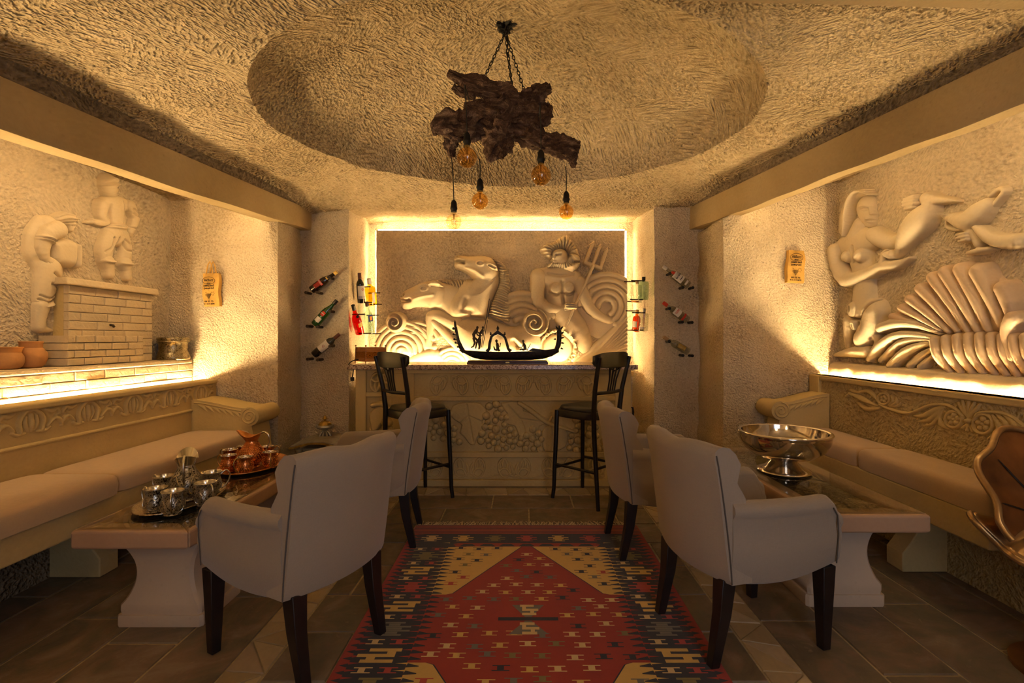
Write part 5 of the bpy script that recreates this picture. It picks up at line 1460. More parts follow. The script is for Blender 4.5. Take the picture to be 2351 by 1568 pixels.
# ------------------------------------------------------------------ lettering
def text_mesh(txt, size, name='lettering', bold=0.0, width=None):
    cu = bpy.data.curves.new(name, 'FONT'); cu.body = txt; cu.size = size; cu.align_x = 'CENTER'; cu.align_y = 'CENTER'
    cu.extrude = 0.0003; cu.offset = bold; cu.resolution_u = 3
    o = bpy.data.objects.new(name, cu); COL.objects.link(o)
    dg = bpy.context.evaluated_depsgraph_get(); dg.update()
    me = bpy.data.meshes.new_from_object(o.evaluated_get(dg))
    bpy.data.objects.remove(o); bpy.data.curves.remove(cu)
    if width and len(me.vertices):
        xs = [v.co.x for v in me.vertices]; w = max(xs) - min(xs)
        if w > 1e-6:
            for v in me.vertices: v.co.x *= width / w
    return me

# ------------------------------------------------------------------ bottles
UPZ = Vector((0, 0, 1))
def frame(axis, face):
    """rotation whose z is the bottle axis and whose -y looks along 'face'"""
    z = Vector(axis).normalized(); y = -(Vector(face) - z * Vector(face).dot(z)).normalized(); x = y.cross(z)
    return Matrix((x, y, z)).transposed()
PROF = {
 'wine': [(0.0, 0), (0.034, 0), (0.0375, 0.006), (0.0375, 0.185), (0.034, 0.205), (0.020, 0.228), (0.0148, 0.245), (0.0148, 0.30)],
 'cream': [(0.0, 0), (0.036, 0), (0.038, 0.006), (0.039, 0.13), (0.036, 0.155), (0.024, 0.185), (0.016, 0.215), (0.014, 0.28)],
 'vermouth': [(0.0, 0), (0.036, 0), (0.040, 0.008), (0.040, 0.15), (0.037, 0.18), (0.022, 0.22), (0.0155, 0.25), (0.0155, 0.31)],
 'rum': [(0.0, 0), (0.036, 0), (0.039, 0.006), (0.039, 0.155), (0.034, 0.178), (0.019, 0.205), (0.0145, 0.225), (0.0145, 0.285)],
 'square': [(0.0, 0), (0.040, 0), (0.043, 0.006), (0.044, 0.14), (0.038, 0.165), (0.018, 0.178), (0.016, 0.24)],
 'flask': [(0.0, 0), (0.044, 0), (0.047, 0.005), (0.047, 0.15), (0.042, 0.172), (0.016, 0.178), (0.014, 0.215)],
}
def bottle(kind, base, top, face, glass, label, capm='black_plastic', cap_from=0.86, bands=(), texts=(), group='bottles held on wall pegs', square=False, liquid=None):
    base = Vector(base); top = Vector(top); L = (top - base).length
    pr = PROF[kind]; H = pr[-1][1]; k = L / H
    t = thing('bottle', label, 'bottle', base, group=group)
    M = frame(top - base, face)
    t.rotation_euler = M.to_euler()
    kr = k
    def rad(z):
        for (r0, z0), (r1, z1) in zip(pr[:-1], pr[1:]):
            if z0 <= z <= z1 and z1 > z0: return (r0 + (r1 - r0) * (z - z0) / (z1 - z0)) * kr
        return pr[-1][0] * kr
    mod = None
    if square:
        def mod(r, z, a):
            e = 1.0 / max(abs(math.cos(a)), abs(math.sin(a))); f = 1.0 if z > pr[-3][1] * k else 0.0
            return r * (1 + (min(e, 1.26) - 1) * (1 - f) * 0.9) * (0.93 if not f else 1.0)
    b = MB(); b.lathe([(max(r, 1e-4) * kr, z * k) for r, z in pr] + [(1e-4, H * k)], 22, mod=mod)
    b.build('glass', MAT[glass], t, 50)
    if liquid:
        l = MB(); l.lathe([(max(r - 0.003, 1e-4) * kr, z * k + 0.003) for r, z in pr if z <= pr[-3][1]] + [(1e-4, pr[-3][1] * k)], 18, mod=mod); l.build('liquid', MAT[liquid], t, 50)
    cz = cap_from * H
    c = MB(); rr = pr[-1][0] * kr + 0.0012
    c.lathe([(rr, cz * k), (rr * 1.08, cz * k + 0.002), (rr * 1.08, H * k + 0.001), (rr * 0.9, H * k + 0.003), (1e-4, H * k + 0.003)], 16); c.build('cap', MAT[capm], t, 50)
    for (z0, z1, half, m) in bands:           # label patches on the side facing the room (-y)
        p = MB(); n = 12; vs = []; fs = []
        for i in range(n + 1):
            a = -PI / 2 + math.radians(half) * (2 * i / n - 1)
            for z in (z0, z1):
                r = rad(z * H) * (1.035 if not square else 0.965) + 0.0008
                vs.append((r * math.cos(a), r * math.sin(a), z * H * k))
        for i in range(n): fs.append((2 * i, 2 * i + 2, 2 * i + 3, 2 * i + 1))
        p.add(vs, fs); p.build('label', MAT[m], t, 180)
    for (txt, zc, size, m, w) in texts:
        me = text_mesh(txt, size * k, 'lettering', 0.0004, w * k if w else None)
        o = obj('lettering', me, MAT[m], t); r = rad(zc * H) * 1.035 + 0.0022
        o.location = (0, -r, zc * H * k); o.rotation_euler = (PI / 2, 0, 0)
    return t
def peg(p, d, r, mat='peg_wood', parent=None):
    """peg or bracket rod set into the wall"""
    m = MB(); a = Vector(p); b = a + Vector(d); ln = Vector(d).length
    m.tube([a, a + Vector(d) * 0.85, b], [r, r, r * 1.15], 8)
    return m.build('peg', MAT[mat], parent or wall_back, 50)
yb = YPIER - 0.075
def pier_bottle(pb, pt, *a, **k): return bottle(a[0], pix(*pb, yb), pix(*pt, yb), (0.06, -1, 0.05), *a[1:], **k)
pier_bottle((716, 666), (773, 624.5), 'cream', 'bottle_brown', 'dark cream liqueur bottle with gold cap, topmost on the left pier', 'gold_print', 0.9,
            bands=((0.16, 0.36, 30, 'dark_red_print'), (0.36, 0.44, 45, 'red_print'), (0.62, 0.70, 30, 'gold_print')), texts=(('BAILEYS', 0.40, 0.018, 'white_label', 0.05), ('B', 0.66, 0.016, 'black_print', None)))
pier_bottle((722.5, 745.5), (773, 690), 'vermouth', 'bottle_green', 'green vermouth bottle, middle one on the left pier', 'black_plastic', 0.86,
            bands=((0.14, 0.30, 36, 'white_label'), (0.38, 0.52, 26, 'red_print')), texts=(('MARTINI', 0.45, 0.013, 'white_label', 0.034),))
pier_bottle((721, 814.5), (779, 767.5), 'wine', 'bottle_dark', 'dark wine bottle with white label, lowest on the left pier', 'wine_cap', 0.80,
            bands=((0.25, 0.60, 62, 'white_label'),), texts=(('Q', 0.43, 0.03, 'dark_red_print', None), ('WINE', 0.35, 0.007, 'black_print', 0.02)) if False else (('Q', 0.43, 0.03, 'dark_red_print', None),))
for (x, y) in ((90, 465), (255, 462), (425, 240), (110, 957), (255, 967), (435, 737), (115, 1440), (262, 1450), (440, 1244)):
    q = pix(700 + x / 6.53, 600 + y / 6.53, YPIER); peg((q.x, YPIER + 0.03, q.z - 0.012), (0, -0.135, 0.0), 0.0125)
pier_bottle((1580.5, 656), (1522.5, 612), 'rum', 'bottle_clear', 'clear rum bottle with white label, topmost on the right pier', 'white_label', 0.86,
            bands=((0.26, 0.60, 62, 'white_label'), (0.10, 0.16, 36, 'white_label'), (0.60, 0.70, 24, 'red_print')), texts=(('BACARDI', 0.46, 0.021, 'black_print', 0.062), ('SUPERIOR', 0.34, 0.010, 'black_print', 0.045)))
pier_bottle((1579, 736), (1523, 695), 'rum', 'bottle_clear', 'clear spirit bottle with red cap and red lettering on the right pier', 'red_print', 0.84,
            bands=((0.34, 0.58, 62, 'white_label'), (0.16, 0.23, 62, 'red_print')), texts=(('CORKY', 0.49, 0.024, 'red_print', 0.058), ('GIN', 0.40, 0.011, 'red_print', 0.034)) if False else (('CORK', 0.48, 0.026, 'red_print', 0.056),))
pier_bottle((1580.5, 808), (1524, 774), 'rum', 'bottle_clear', 'clear bottle with gilt script label, lowest on the right pier', 'cork', 0.84,
            bands=((0.18, 0.46, 34, 'gold_paint'),), texts=(('eyoi', 0.36, 0.03, 'dark_mahogany', 0.05),) if False else (), liquid=None)
for (x, y) in ((665, 182), (850, 388), (995, 392), (655, 697), (842, 897), (985, 902), (652, 1182), (850, 1388), (990, 1392)):
    q = pix(1430 + x / 6.535, 600 + y / 6.535, YPIER); peg((q.x, YPIER + 0.03, q.z - 0.012), (0, -0.125, 0.0), 0.0125, 'black_iron')
# bottles standing on iron brackets of the niche reveals
def side_pt(px, py, X): return pix(px, py, X * F / (px - CX))
XLr, XRr = -1.528, 1.118
fl, frr = (0.75, -0.66, 0), (-0.6, -0.8, 0)
bottle('wine', side_pt(829.5, 695, XLr), side_pt(825, 627, XLr), fl, 'bottle_dark', 'dark wine bottle upright on the left niche reveal bracket', 'wine_cap', 0.80, bands=((0.14, 0.58, 70, 'white_label'), (0.14, 0.24, 70.5, 'blue_print')), texts=(('Q', 0.46, 0.03, 'red_print', None),), group='bottles on niche reveal brackets')
bottle('square', side_pt(854, 699, XLr), side_pt(847, 640, XLr), fl, 'bottle_yellow', 'square bottle of yellow spirit with white stopper on left niche reveal', 'white_label', 0.80, bands=((0.1, 0.5, 18, 'white_label'),), square=True, liquid='bottle_yellow', group='bottles on niche reveal brackets')
bottle('cream', side_pt(826, 764, XLr), side_pt(810.5, 701, XLr), fl, 'bottle_red', 'bright red aperitif bottle leaning on the left niche reveal', 'black_plastic', 0.84, bands=((0.28, 0.42, 26, 'gold_print'), (0.60, 0.68, 26, 'black_print')), liquid='bottle_red', group='bottles on niche reveal brackets')
bottle('rum', side_pt(849.5, 764, XLr), side_pt(842, 693, XLr), fl, 'bottle_aqua', 'pale vodka bottle with orange and blue label on left niche reveal', 'dark_mahogany', 0.86, bands=((0.40, 0.60, 34, 'blue_print'), (0.44, 0.56, 16, 'orange_print')), group='bottles on niche reveal brackets')
bottle('flask', side_pt(1460.5, 694, XRr), side_pt(1463, 644, XRr), frr, 'bottle_clear', 'clear flask with a little amber left, upper bracket of right reveal', 'cork', 0.86, square=True, liquid=None, bands=((0.02, 0.10, 60, 'orange_print'),), group='bottles on niche reveal brackets')
bottle('flask', side_pt(1476.5, 688, XRr), side_pt(1478, 636, XRr), frr, 'bottle_aqua', 'broad frosted bottle with dark stopper, upper bracket of right reveal', 'black_iron', 0.84, square=True, group='bottles on niche reveal brackets')
bottle('square', side_pt(1460, 760, XRr), side_pt(1463, 712, XRr), frr, 'bottle_amber', 'amber spirit bottle with cream label, lower bracket of right reveal', 'cork', 0.82, bands=((0.22, 0.50, 34, 'white_label'),), liquid='bottle_amber', group='bottles on niche reveal brackets')
bottle('flask', side_pt(1476.5, 759, XRr), side_pt(1479, 709, XRr), frr, 'bottle_clear', 'clear round shouldered bottle, lower bracket of right reveal', 'silver_paint', 0.86, bands=((0.12, 0.2, 30, 'white_label'),), group='bottles on niche reveal brackets')
for (px, py, X) in ((823, 659, XLr), (826, 695, XLr), (846, 673, XLr), (850, 699, XLr), (809, 722, XLr), (824, 765.5, XLr), (842, 724, XLr), (848, 766, XLr)):
    q = side_pt(px, py, X - 0.045); peg(q, (0.125, -0.03, 0), 0.006, 'brown_iron')
for (px, py, X) in ((1461, 647, XRr), (1456, 692, XRr), (1479, 645, XRr), (1476, 688, XRr), (1465, 714, XRr), (1456, 758, XRr), (1481, 718, XRr), (1477, 758, XRr)):
    q = side_pt(px, py, X + 0.05); peg(q, (-0.13, -0.03, 0), 0.006, 'brown_iron')

# ------------------------------------------------------------------ chandelier of root wood
AX = Vector((-0.10, 2.80, float(ceil_z(-0.10, 2.80))))
chan = thing('chandelier', 'root wood chandelier with hanging globe bulbs under the dome', 'chandelier', AX)
def cpt(x, y, Y=2.80): return pix(960 + x / 3.015, 20 + y / 3.015, Y) - AX
def knobby(mb, path, radii, seed, n=44, amp=0.30, steps=70):
    q = crom([np.array((*p, r)) for p, r in zip(path, radii)], max(2, steps // max(1, len(path) - 1)))
    rr = random.Random(seed); ph = [rr.uniform(0, 6.28) for _ in range(12)]
    loops = []; up = Vector((0.1, 0.9, 0.3))
    for i, a in enumerate(q):
        p = Vector(a[:3]); t = (Vector(q[min(i + 1, len(q) - 1)][:3]) - Vector(q[max(i - 1, 0)][:3])).normalized()
        u = t.cross(up).normalized(); w = u.cross(t)
        l = []
        for k in range(n):
            g = 2 * PI * k / n; s = i / len(q)
            d = 1 + amp * (0.5 * math.sin(3 * g + ph[0] + 5 * s) + 0.4 * math.sin(5 * g + ph[1] - 9 * s) + 0.4 * math.sin(8 * g + ph[2] + 13 * s) + 0.35 * math.sin(19 * s + ph[3] + 2 * g) + 0.25 * math.sin(37 * s + ph[4] - 4 * g) + 0.18 * math.sin(13 * g + ph[5] + 21 * s)) + 0.07 * math.sin(17 * g + 4 * math.sin(11 * s + ph[6]) + ph[7]) + 0.05 * math.sin(61 * s + 5 * math.sin(3 * g) + ph[8]) + rr.uniform(-0.03, 0.03)
            l.append(p + (u * math.cos(g) + w * math.sin(g)) * a[3] * max(d, 0.25))
        loops.append(l)
    mb.loft(loops)
rt = MB()
knobby(rt, [cpt(205, 445, 2.74), cpt(330, 510, 2.76), cpt(480, 560, 2.78), cpt(620, 610, 2.8), cpt(720, 680, 2.82)], [0.018, 0.036, 0.052, 0.060, 0.050], 1)
knobby(rt, [cpt(912, 545, 2.84), cpt(840, 580, 2.83), cpt(760, 640, 2.82), cpt(700, 720, 2.80)], [0.022, 0.044, 0.052, 0.05], 2)
knobby(rt, [cpt(98, 835, 2.70), cpt(210, 805, 2.73), cpt(330, 800, 2.76), cpt(470, 740, 2.79), cpt(620, 760, 2.81)], [0.028, 0.066, 0.074, 0.080, 0.06], 3)
knobby(rt, [cpt(400, 720, 2.77), cpt(560, 760, 2.8), cpt(720, 760, 2.82), cpt(890, 720, 2.84)], [0.05, 0.095, 0.085, 0.045], 4)
knobby(rt, [cpt(560, 760, 2.8), cpt(560, 880, 2.77), cpt(520, 980, 2.75), cpt(490, 1060, 2.74)], [0.08, 0.080, 0.055, 0.014], 5)
knobby(rt, [cpt(620, 800, 2.82), cpt(760, 880, 2.86), cpt(880, 930, 2.9), cpt(1000, 960, 2.93), cpt(1100, 985, 2.96)], [0.06, 0.055, 0.050, 0.060, 0.045], 6)
knobby(rt, [cpt(1050, 990, 2.95), cpt(1070, 1050, 2.95), cpt(1075, 1100, 2.95)], [0.035, 0.024, 0.010], 7)
knobby(rt, [cpt(880, 660, 2.84), cpt(885, 740, 2.84), cpt(880, 810, 2.84)], [0.024, 0.036, 0.014], 8)
knobby(rt, [cpt(240, 880, 2.74), cpt(225, 960, 2.76), cpt(240, 1030, 2.78)], [0.05, 0.03, 0.012], 9)
knobby(rt, [cpt(590, 880, 2.76), cpt(580, 970, 2.74), cpt(575, 1040, 2.74)], [0.05, 0.035, 0.010], 10)
knobby(rt, [cpt(240, 540, 2.76), cpt(290, 570, 2.77), cpt(400, 600, 2.78)], [0.014, 0.022, 0.03], 12)
rt.build('root', MAT['root_wood'], chan, 60)
an = MB()
knobby(an, [Vector((0.0, 0, 0.02)), Vector((0, 0, -0.02)), Vector((0.005, 0, -0.05))], [0.05, 0.035, 0.012], 21, amp=0.5); an.build('ceiling_hook', MAT['black_iron'], chan, 60)
lk = MB(); ring_ = [(0.0075 * math.cos(a), 0, 0.014 * math.sin(a)) for a in [2 * PI * i / 12 for i in range(12)]]; lk.tube(ring_, 0.0026, 6, close=True)
link_me = lk.mesh('chain_link', 180)
for (x, y, Y) in ((450, 495, 2.79), (655, 585, 2.80), (742, 590, 2.82)):
    a = Vector((0, 0, -0.045)); b = cpt(x, y, Y); d = b - a; nl = int(d.length / 0.0225)
    rot = UPZ.rotation_difference(d)
    for i in range(nl):
        o = obj('chain_link', link_me, MAT['black_iron'], chan, a + d * ((i + 0.5) / nl)); o.rotation_mode = 'QUATERNION'
        from mathutils import Quaternion
        o.rotation_quaternion = rot @ Quaternion((0, 0, 1), PI / 2 * (i % 2) + 0.4)
cd = MB(); cd.tube([Vector((0.01, 0, -0.05)), Vector((0.02, 0.0, -0.10)), cpt(610, 300, 2.79), cpt(630, 400, 2.79), cpt(655, 560, 2.80)], 0.003, 6); cd.build('feed_cord', MAT['black_plastic'], chan, 60)
for (top, bx, by, r, Y, m) in (((1067, 195), 1072, 362, 23, 2.55, 'bulb_amber'), ((1240, 240), 1242, 403, 23, 2.55, 'bulb_amber'), ((1037, 362), 1042, 509, 18, 2.84, 'bulb_clear'), ((1101, 365), 1102, 462, 19, 2.74, 'bulb_amber'), ((1299, 382), 1300, 487, 17, 2.95, 'bulb_amber')):
    c = pix(bx, by, Y) - AX; R_ = r * Y / F
    t0 = pix(top[0], top[1], Y) - AX
    sk = c + Vector((0, 0, R_ + 0.080))
    k = MB(); k.tube([t0, t0.lerp(sk, 0.5) + Vector((0.002, 0, 0)), sk], 0.0032, 6); k.build('cord', MAT['black_plastic'], chan, 60)
    if Y < 2.6:
        hk = MB(); hk.tube([t0, t0 + Vector((0, 0.10, 0.012)), t0 + Vector((0.0, 0.22, 0.02))], 0.0032, 6); hk.build('cord', MAT['black_plastic'], chan, 60)
    s = MB(); s.lathe([(0.004, 0.074), (0.012, 0.066), (0.017, 0.055), (0.019, 0.030), (0.021, 0.026), (0.021, 0.018), (0.017, 0.010), (0.017, 0.0)], 16, c + Vector((0, 0, R_ + 0.010)), cap0=True, cap1=True); s.build('socket', MAT['black_iron'], chan, 50)
    g = MB(); prof = [(R_ * math.sin(a), -R_ * math.cos(a)) for a in [PI * (0.001 + 0.90 * i / 18) for i in range(19)]] + [(0.0155, R_ + 0.008), (0.0155, R_ + 0.02)]
    g.lathe([(max(x, 1e-4), z) for x, z in prof], 24, c); b = g.build('bulb', MAT[m], chan, 180)
    fm = MB(); fm.tube([c + Vector((0, 0, R_)), c + Vector((0, 0, R_ * 0.35))], [0.006, 0.004], 8)
    for i in range(4):
        a = PI / 2 * i + 0.4; e = Vector((math.cos(a), math.sin(a), 0)) * R_ * 0.30
        fm.tube([c + Vector((0, 0, R_ * 0.35)), c + e + Vector((0, 0, R_ * 0.3)), c + e * 0.7 - Vector((0, 0, R_ * 0.45))], 0.0012, 5)
    fm.build('filament', MAT['brass'], b, 60)

# ------------------------------------------------------------------ gondola on the bar
WT = 1.0430
GY = 4.36
gon = thing('gondola_model', 'dark bronze gondola model with oarsmen on the bar', 'sculpture', pix(1165, 0, GY).xy.to_3d() + Vector((0, 0, WT)))
G0 = Vector(gon.location)
def gp(x, y, dy=0.0): return pix(1000 + x / 7.347, 680 + y / 7.347, GY) - G0 + Vector((0, dy, 0))
zoff = -gp(1200, 1150).z          # let the plaque stand on the granite
def gq(x, y, dy=0.0): return gp(x, y, dy) + Vector((0, 0, zoff))
b = MB(); xa, xb = gq(545, 0).x, gq(1890, 0).x
b.loft([[(xa + i_, -0.075 + i_, z), (xb - i_, -0.075 + i_, z), (xb - i_, 0.075 - i_, z), (xa + i_, 0.075 - i_, z)] for i_, z in ((0.0, 0.0), (0.0, 0.012), (0.006, 0.017), (0.006, 0.024), (0.012, 0.030))]); b.build('plinth', MAT['dark_mahogany'], gon, None)
b = MB(); b.box((gq(1218, 0).x, -0.076, 0.013), (0.034, 0.003, 0.011)); b.build('name_plate', MAT['brass'], gon, None)
st_ = [(430, 905, 960, 0.012), (500, 925, 985, 0.030), (620, 935, 1050, 0.050), (760, 945, 1085, 0.066), (1000, 955, 1092, 0.078), (1300, 955, 1092, 0.078), (1600, 945, 1090, 0.072), (1800, 930, 1078, 0.055), (1960, 910, 1030, 0.036), (2080, 880, 960, 0.014)]
lo = []
for (x, yt, ybt, w) in st_:
    a, c = gq(x, yt), gq(x, ybt); h = a.z - c.z
    lo.append([(a.x, -w, a.z), (a.x, -w * 0.93, a.z - h * 0.4), (a.x, -w * 0.6, a.z - h * 0.85), (a.x, 0, c.z), (a.x, w * 0.6, a.z - h * 0.85), (a.x, w * 0.93, a.z - h * 0.4), (a.x, w, a.z), (a.x, w * 0.8, a.z - 0.004), (a.x, -w * 0.8, a.z - 0.004)])
MB().loft(lo).build('hull', MAT['bronze_patina'], gon, 50)
b = MB(); b.tube([gq(480, 960), gq(430, 880), gq(385, 760), gq(360, 640), gq(335, 540)], [0.018, 0.020, 0.014, 0.012, 0.016], 10); b.build('stern_post', MAT['bronze_patina'], gon, 50)
b = MB(); b.tube([gq(335, 540), gq(328, 470), gq(328, 415)], [0.012, 0.010, 0.002], 8); b.ball(gq(328, 455), 0.011, 8, 6); b.ball(gq(300, 560), 0.012, 8, 6)
b.build('finial', MAT['bronze_patina'], gon, 50)
for (x, y) in ((300, 655), (315, 740), (335, 800), (375, 870), (420, 930)):
    b = MB(); b.ball(gq(x, y), 0.0095, 8, 6); b.tube([gq(x, y), gq(x + 50, y + 15)], 0.005, 6); b.build('scroll_knob', MAT['bronze_patina'], gon, 50)
b = MB(); b.tube([gq(2030, 930), gq(2070, 840), gq(2085, 730), gq(2085, 620), gq(2085, 560)], [0.020, 0.024, 0.022, 0.024, 0.010], 10); b.build('prow', MAT['bronze_patina'], gon, 50)
for (x, y, dx, dy) in ((2030, 650, -45, 0), (2030, 740, -40, 0), (2120, 800, 50, 10), (2120, 720, 50, -10), (2125, 640, 40, -20), (2060, 570, -35, -50), (2085, 565, 0, -60), (2110, 570, 40, -45), (2110, 890, 45, 20)):
    b = MB(); b.tube([gq(x, y), gq(x + dx * 0.6, y + dy * 0.6), gq(x + dx, y + dy)], [0.009, 0.008, 0.002], 6); b.build('prow_comb', MAT['bronze_patina'], gon, 50)
for dy in (-0.045, 0.045):
    b = MB(); b.tube([gq(870, 945, dy), gq(905, 900, dy), gq(915, 800, dy), gq(945, 700, dy), gq(985, 665, dy), gq(1050, 640, dy), gq(1130, 670, dy), gq(1175, 720, dy), gq(1205, 820, dy), gq(1225, 900, dy), gq(1270, 945, dy)], [0.016, 0.011, 0.010, 0.011, 0.012, 0.010, 0.012, 0.010, 0.011, 0.011, 0.016], 8); b.build('canopy_arch', MAT['bronze_patina'], gon, 50)
b = MB(); b.loft([[gq(940, 680, -0.05), gq(1050, 590, -0.05), gq(1170, 680, -0.05), gq(1050, 640, -0.05)], [gq(940, 680, 0.05), gq(1050, 590, 0.05), gq(1170, 680, 0.05), gq(1050, 640, 0.05)]]); b.build('canopy_roof', MAT['bronze_patina'], gon, 30)
b = MB(); b.lathe([(0.010, 0), (0.005, 0.006), (0.013, 0.018), (0.011, 0.030), (0.003, 0.044), (0.0005, 0.055)], 10, gq(1050, 600)); 
b.build('canopy_finial', MAT['bronze_patina'], gon, 50)
for x in (930, 1168):
    b = MB(); b.lathe([(0.002, -0.011), (0.011, 0.0), (0.004, 0.010), (0.006, 0.016), (0.001, 0.022)], 8, gq(x, 655)); b.build('canopy_finial', MAT['bronze_patina'], gon, 50)
def figure(limbs, head, name='figure'):
    b = MB()
    for pts, rr in limbs: b.tube([gq(*p) for p in pts], rr, 8)
    b.ball(gq(*head[0]), head[1], 10, 8, (0.85, 0.9, 1.1)); b.build(name, MAT['figure_bronze'], gon, 60)
figure([(((650, 730, 0.0), (640, 660, 0.0), (690, 590, 0.0), (705, 560, 0)), [0.012, 0.015, 0.016, 0.007]), (((640, 720, -0.012), (665, 800, -0.015), (640, 860, -0.012), (600, 880, -0.012)), [0.011, 0.010, 0.007, 0.006]), (((660, 720, 0.012), (725, 780, 0.012), (735, 860, 0.012), (725, 915, 0.012)), [0.011, 0.010, 0.007, 0.006]),
        (((690, 600, -0.014), (705, 665, -0.022), (760, 705, -0.02)), [0.007, 0.006, 0.004]), (((685, 600, 0.014), (740, 650, 0.018), (780, 690, 0.0)), [0.007, 0.006, 0.004])], ((705, 545, 0), 0.0135), 'oarsman')
figure([(((740, 720, 0.03), (745, 650, 0.03), (790, 590, 0.03), (795, 560, 0.03)), [0.011, 0.014, 0.014, 0.006]), (((735, 715, 0.03), (690, 800, 0.03), (670, 900, 0.03)), [0.010, 0.009, 0.006]), (((745, 715, 0.04), (750, 800, 0.04), (735, 905, 0.04)), [0.010, 0.009, 0.006]), (((795, 600, 0.02), (790, 650, 0.01), (800, 690, 0.0)), [0.006, 0.005, 0.004])], ((795, 545, 0.03), 0.013), 'oarsman')
figure([(((1050, 930, 0), (1045, 870, 0), (1040, 820, 0), (1030, 795, 0)), [0.016, 0.013, 0.013, 0.006]), (((1045, 925, -0.01), (1000, 915, -0.015), (985, 860, -0.015)), [0.010, 0.008, 0.005]), (((1050, 830, -0.012), (1085, 870, -0.018), (1100, 800, -0.01)), [0.006, 0.005, 0.004]), (((1050, 930, 0.01), (1090, 930, 0.01)), [0.011, 0.008])], ((1028, 770, 0), 0.014), 'seated_passenger')
figure([(((1510, 925, 0), (1505, 860, 0), (1485, 820, 0), (1480, 800, 0)), [0.017, 0.014, 0.013, 0.006]), (((1500, 920, -0.01), (1440, 905, -0.012), (1420, 925, -0.012)), [0.010, 0.008, 0.005]), (((1480, 835, -0.012), (1450, 880, -0.018), (1385, 870, -0.01)), [0.006, 0.005, 0.004])], ((1478, 777, 0), 0.0135), 'seated_passenger')
for (x0, y0, x1, y1, dy) in ((775, 880, 910, 60, -0.015), (790, 880, 935, 70, 0.03)):
    b = MB(); b.tube([gq(x0, y0, dy), gq(x1, y1, dy)], [0.0032, 0.0022], 6); b.build('oar', MAT['black_iron'], gon, 60)
b = MB(); b.tube([gq(1540, 935, 0), gq(1605, 815, 0)], [0.004, 0.003], 6); b.loft([[gq(1560, 940, s * 0.05), gq(1640, 890, s * 0.04), gq(1760, 910, s * 0.035), gq(1880, 925, s * 0.02)] for s in (-1, 1)]); b.build('foredeck', MAT['bronze_patina'], gon, 40)

# ------------------------------------------------------------------ radio on the bar
RC = pix(852, 0, 4.38); rad_ = thing('table_radio', 'small wooden radio with fretwork band at the left end of the bar', 'radio', (RC.x - 0.01, 4.40, WT), math.radians(45))
def ring4(h, z): return [(-h, -h, z), (h, -h, z), (h, h, z), (-h, h, z)]
b = MB(); b.loft([ring4(h, z) for h, z in ((0.104, 0.020), (0.108, 0.024), (0.098, 0.052))]); b.build('base_board', MAT['radio_wood'], rad_, None)
b = MB(); b.loft([ring4(h, z) for h, z in ((0.094, 0.050), (0.094, 0.108))]); b.build('fretwork_band', MAT['radio_fret'], rad_, None)
b = MB(); b.loft([ring4(h, z) for h, z in ((0.098, 0.106), (0.092, 0.142), (0.095, 0.147))]); b.build('top_board', MAT['radio_wood'], rad_, None)
for sx in (-1, 1):
    for sy in (-1, 1):
        b = MB(); b.tube([(sx * 0.1, sy * 0.1, 0.0), (sx * 0.098, sy * 0.098, 0.03), (sx * 0.096, sy * 0.096, 0.15)], [0.003, 0.006, 0.005], 8); b.ball((sx * 0.096, sy * 0.096, 0.160), 0.009, 8, 6); b.build('corner_post', MAT['radio_wood'], rad_, 50)
b = MB(); b.lathe([(0.001, 0.022), (0.016, 0.022), (0.020, 0.018), (0.022, 0.0)], 18, (0.102, 0.045, 0.085), Matrix.Rotation(PI / 2, 3, 'Y')); 
b = MB(); b.lathe([(0.022, 0.0), (0.020, 0.018), (0.016, 0.022), (0.001, 0.022)], 18, (0.050, -0.094, 0.086), Matrix.Rotation(PI / 2, 3, 'X')); b.build('knob', MAT['black_plastic'], rad_, 50)
b = MB(); inv_r = Matrix.Rotation(-math.radians(45), 3, 'Z')
wp = [Vector((-1.47, 4.36, WT + 0.04)), Vector((-1.525, 4.30, WT + 0.02)), Vector((-1.530, 4.24, WT - 0.02)), pix(811, 845, 4.20), pix(809, 866, 4.20)]
b.tube([inv_r @ (p - Vector(rad_.location)) for p in crom(wp, 5) and [Vector(q) for q in crom([tuple(p) for p in wp], 5)]], 0.0045, 6); b.build('power_cord', MAT['black_plastic'], rad_, 60)
b = MB(); e_ = inv_r @ (wp[-1] - Vector(rad_.location)); b.box(e_ + Vector((0, 0, -0.015)), (0.03, 0.022, 0.034)); b.build('plug', MAT['black_plastic'], rad_, None, bevel=0.005)

# ------------------------------------------------------------------ iron handle on the end of the bar
b = MB(); xe = XB1
b.tube([(xe - 0.005, 4.26, 0.66), (xe + 0.03, 4.255, 0.66)], 0.006, 6); b.tube([(xe + 0.028, 4.255, 0.665), (xe + 0.032, 4.25, 0.62), (xe + 0.030, 4.25, 0.59)], [0.007, 0.010, 0.008], 8)
under(b.build('handle', MAT['black_iron'], bar, 60), bar)
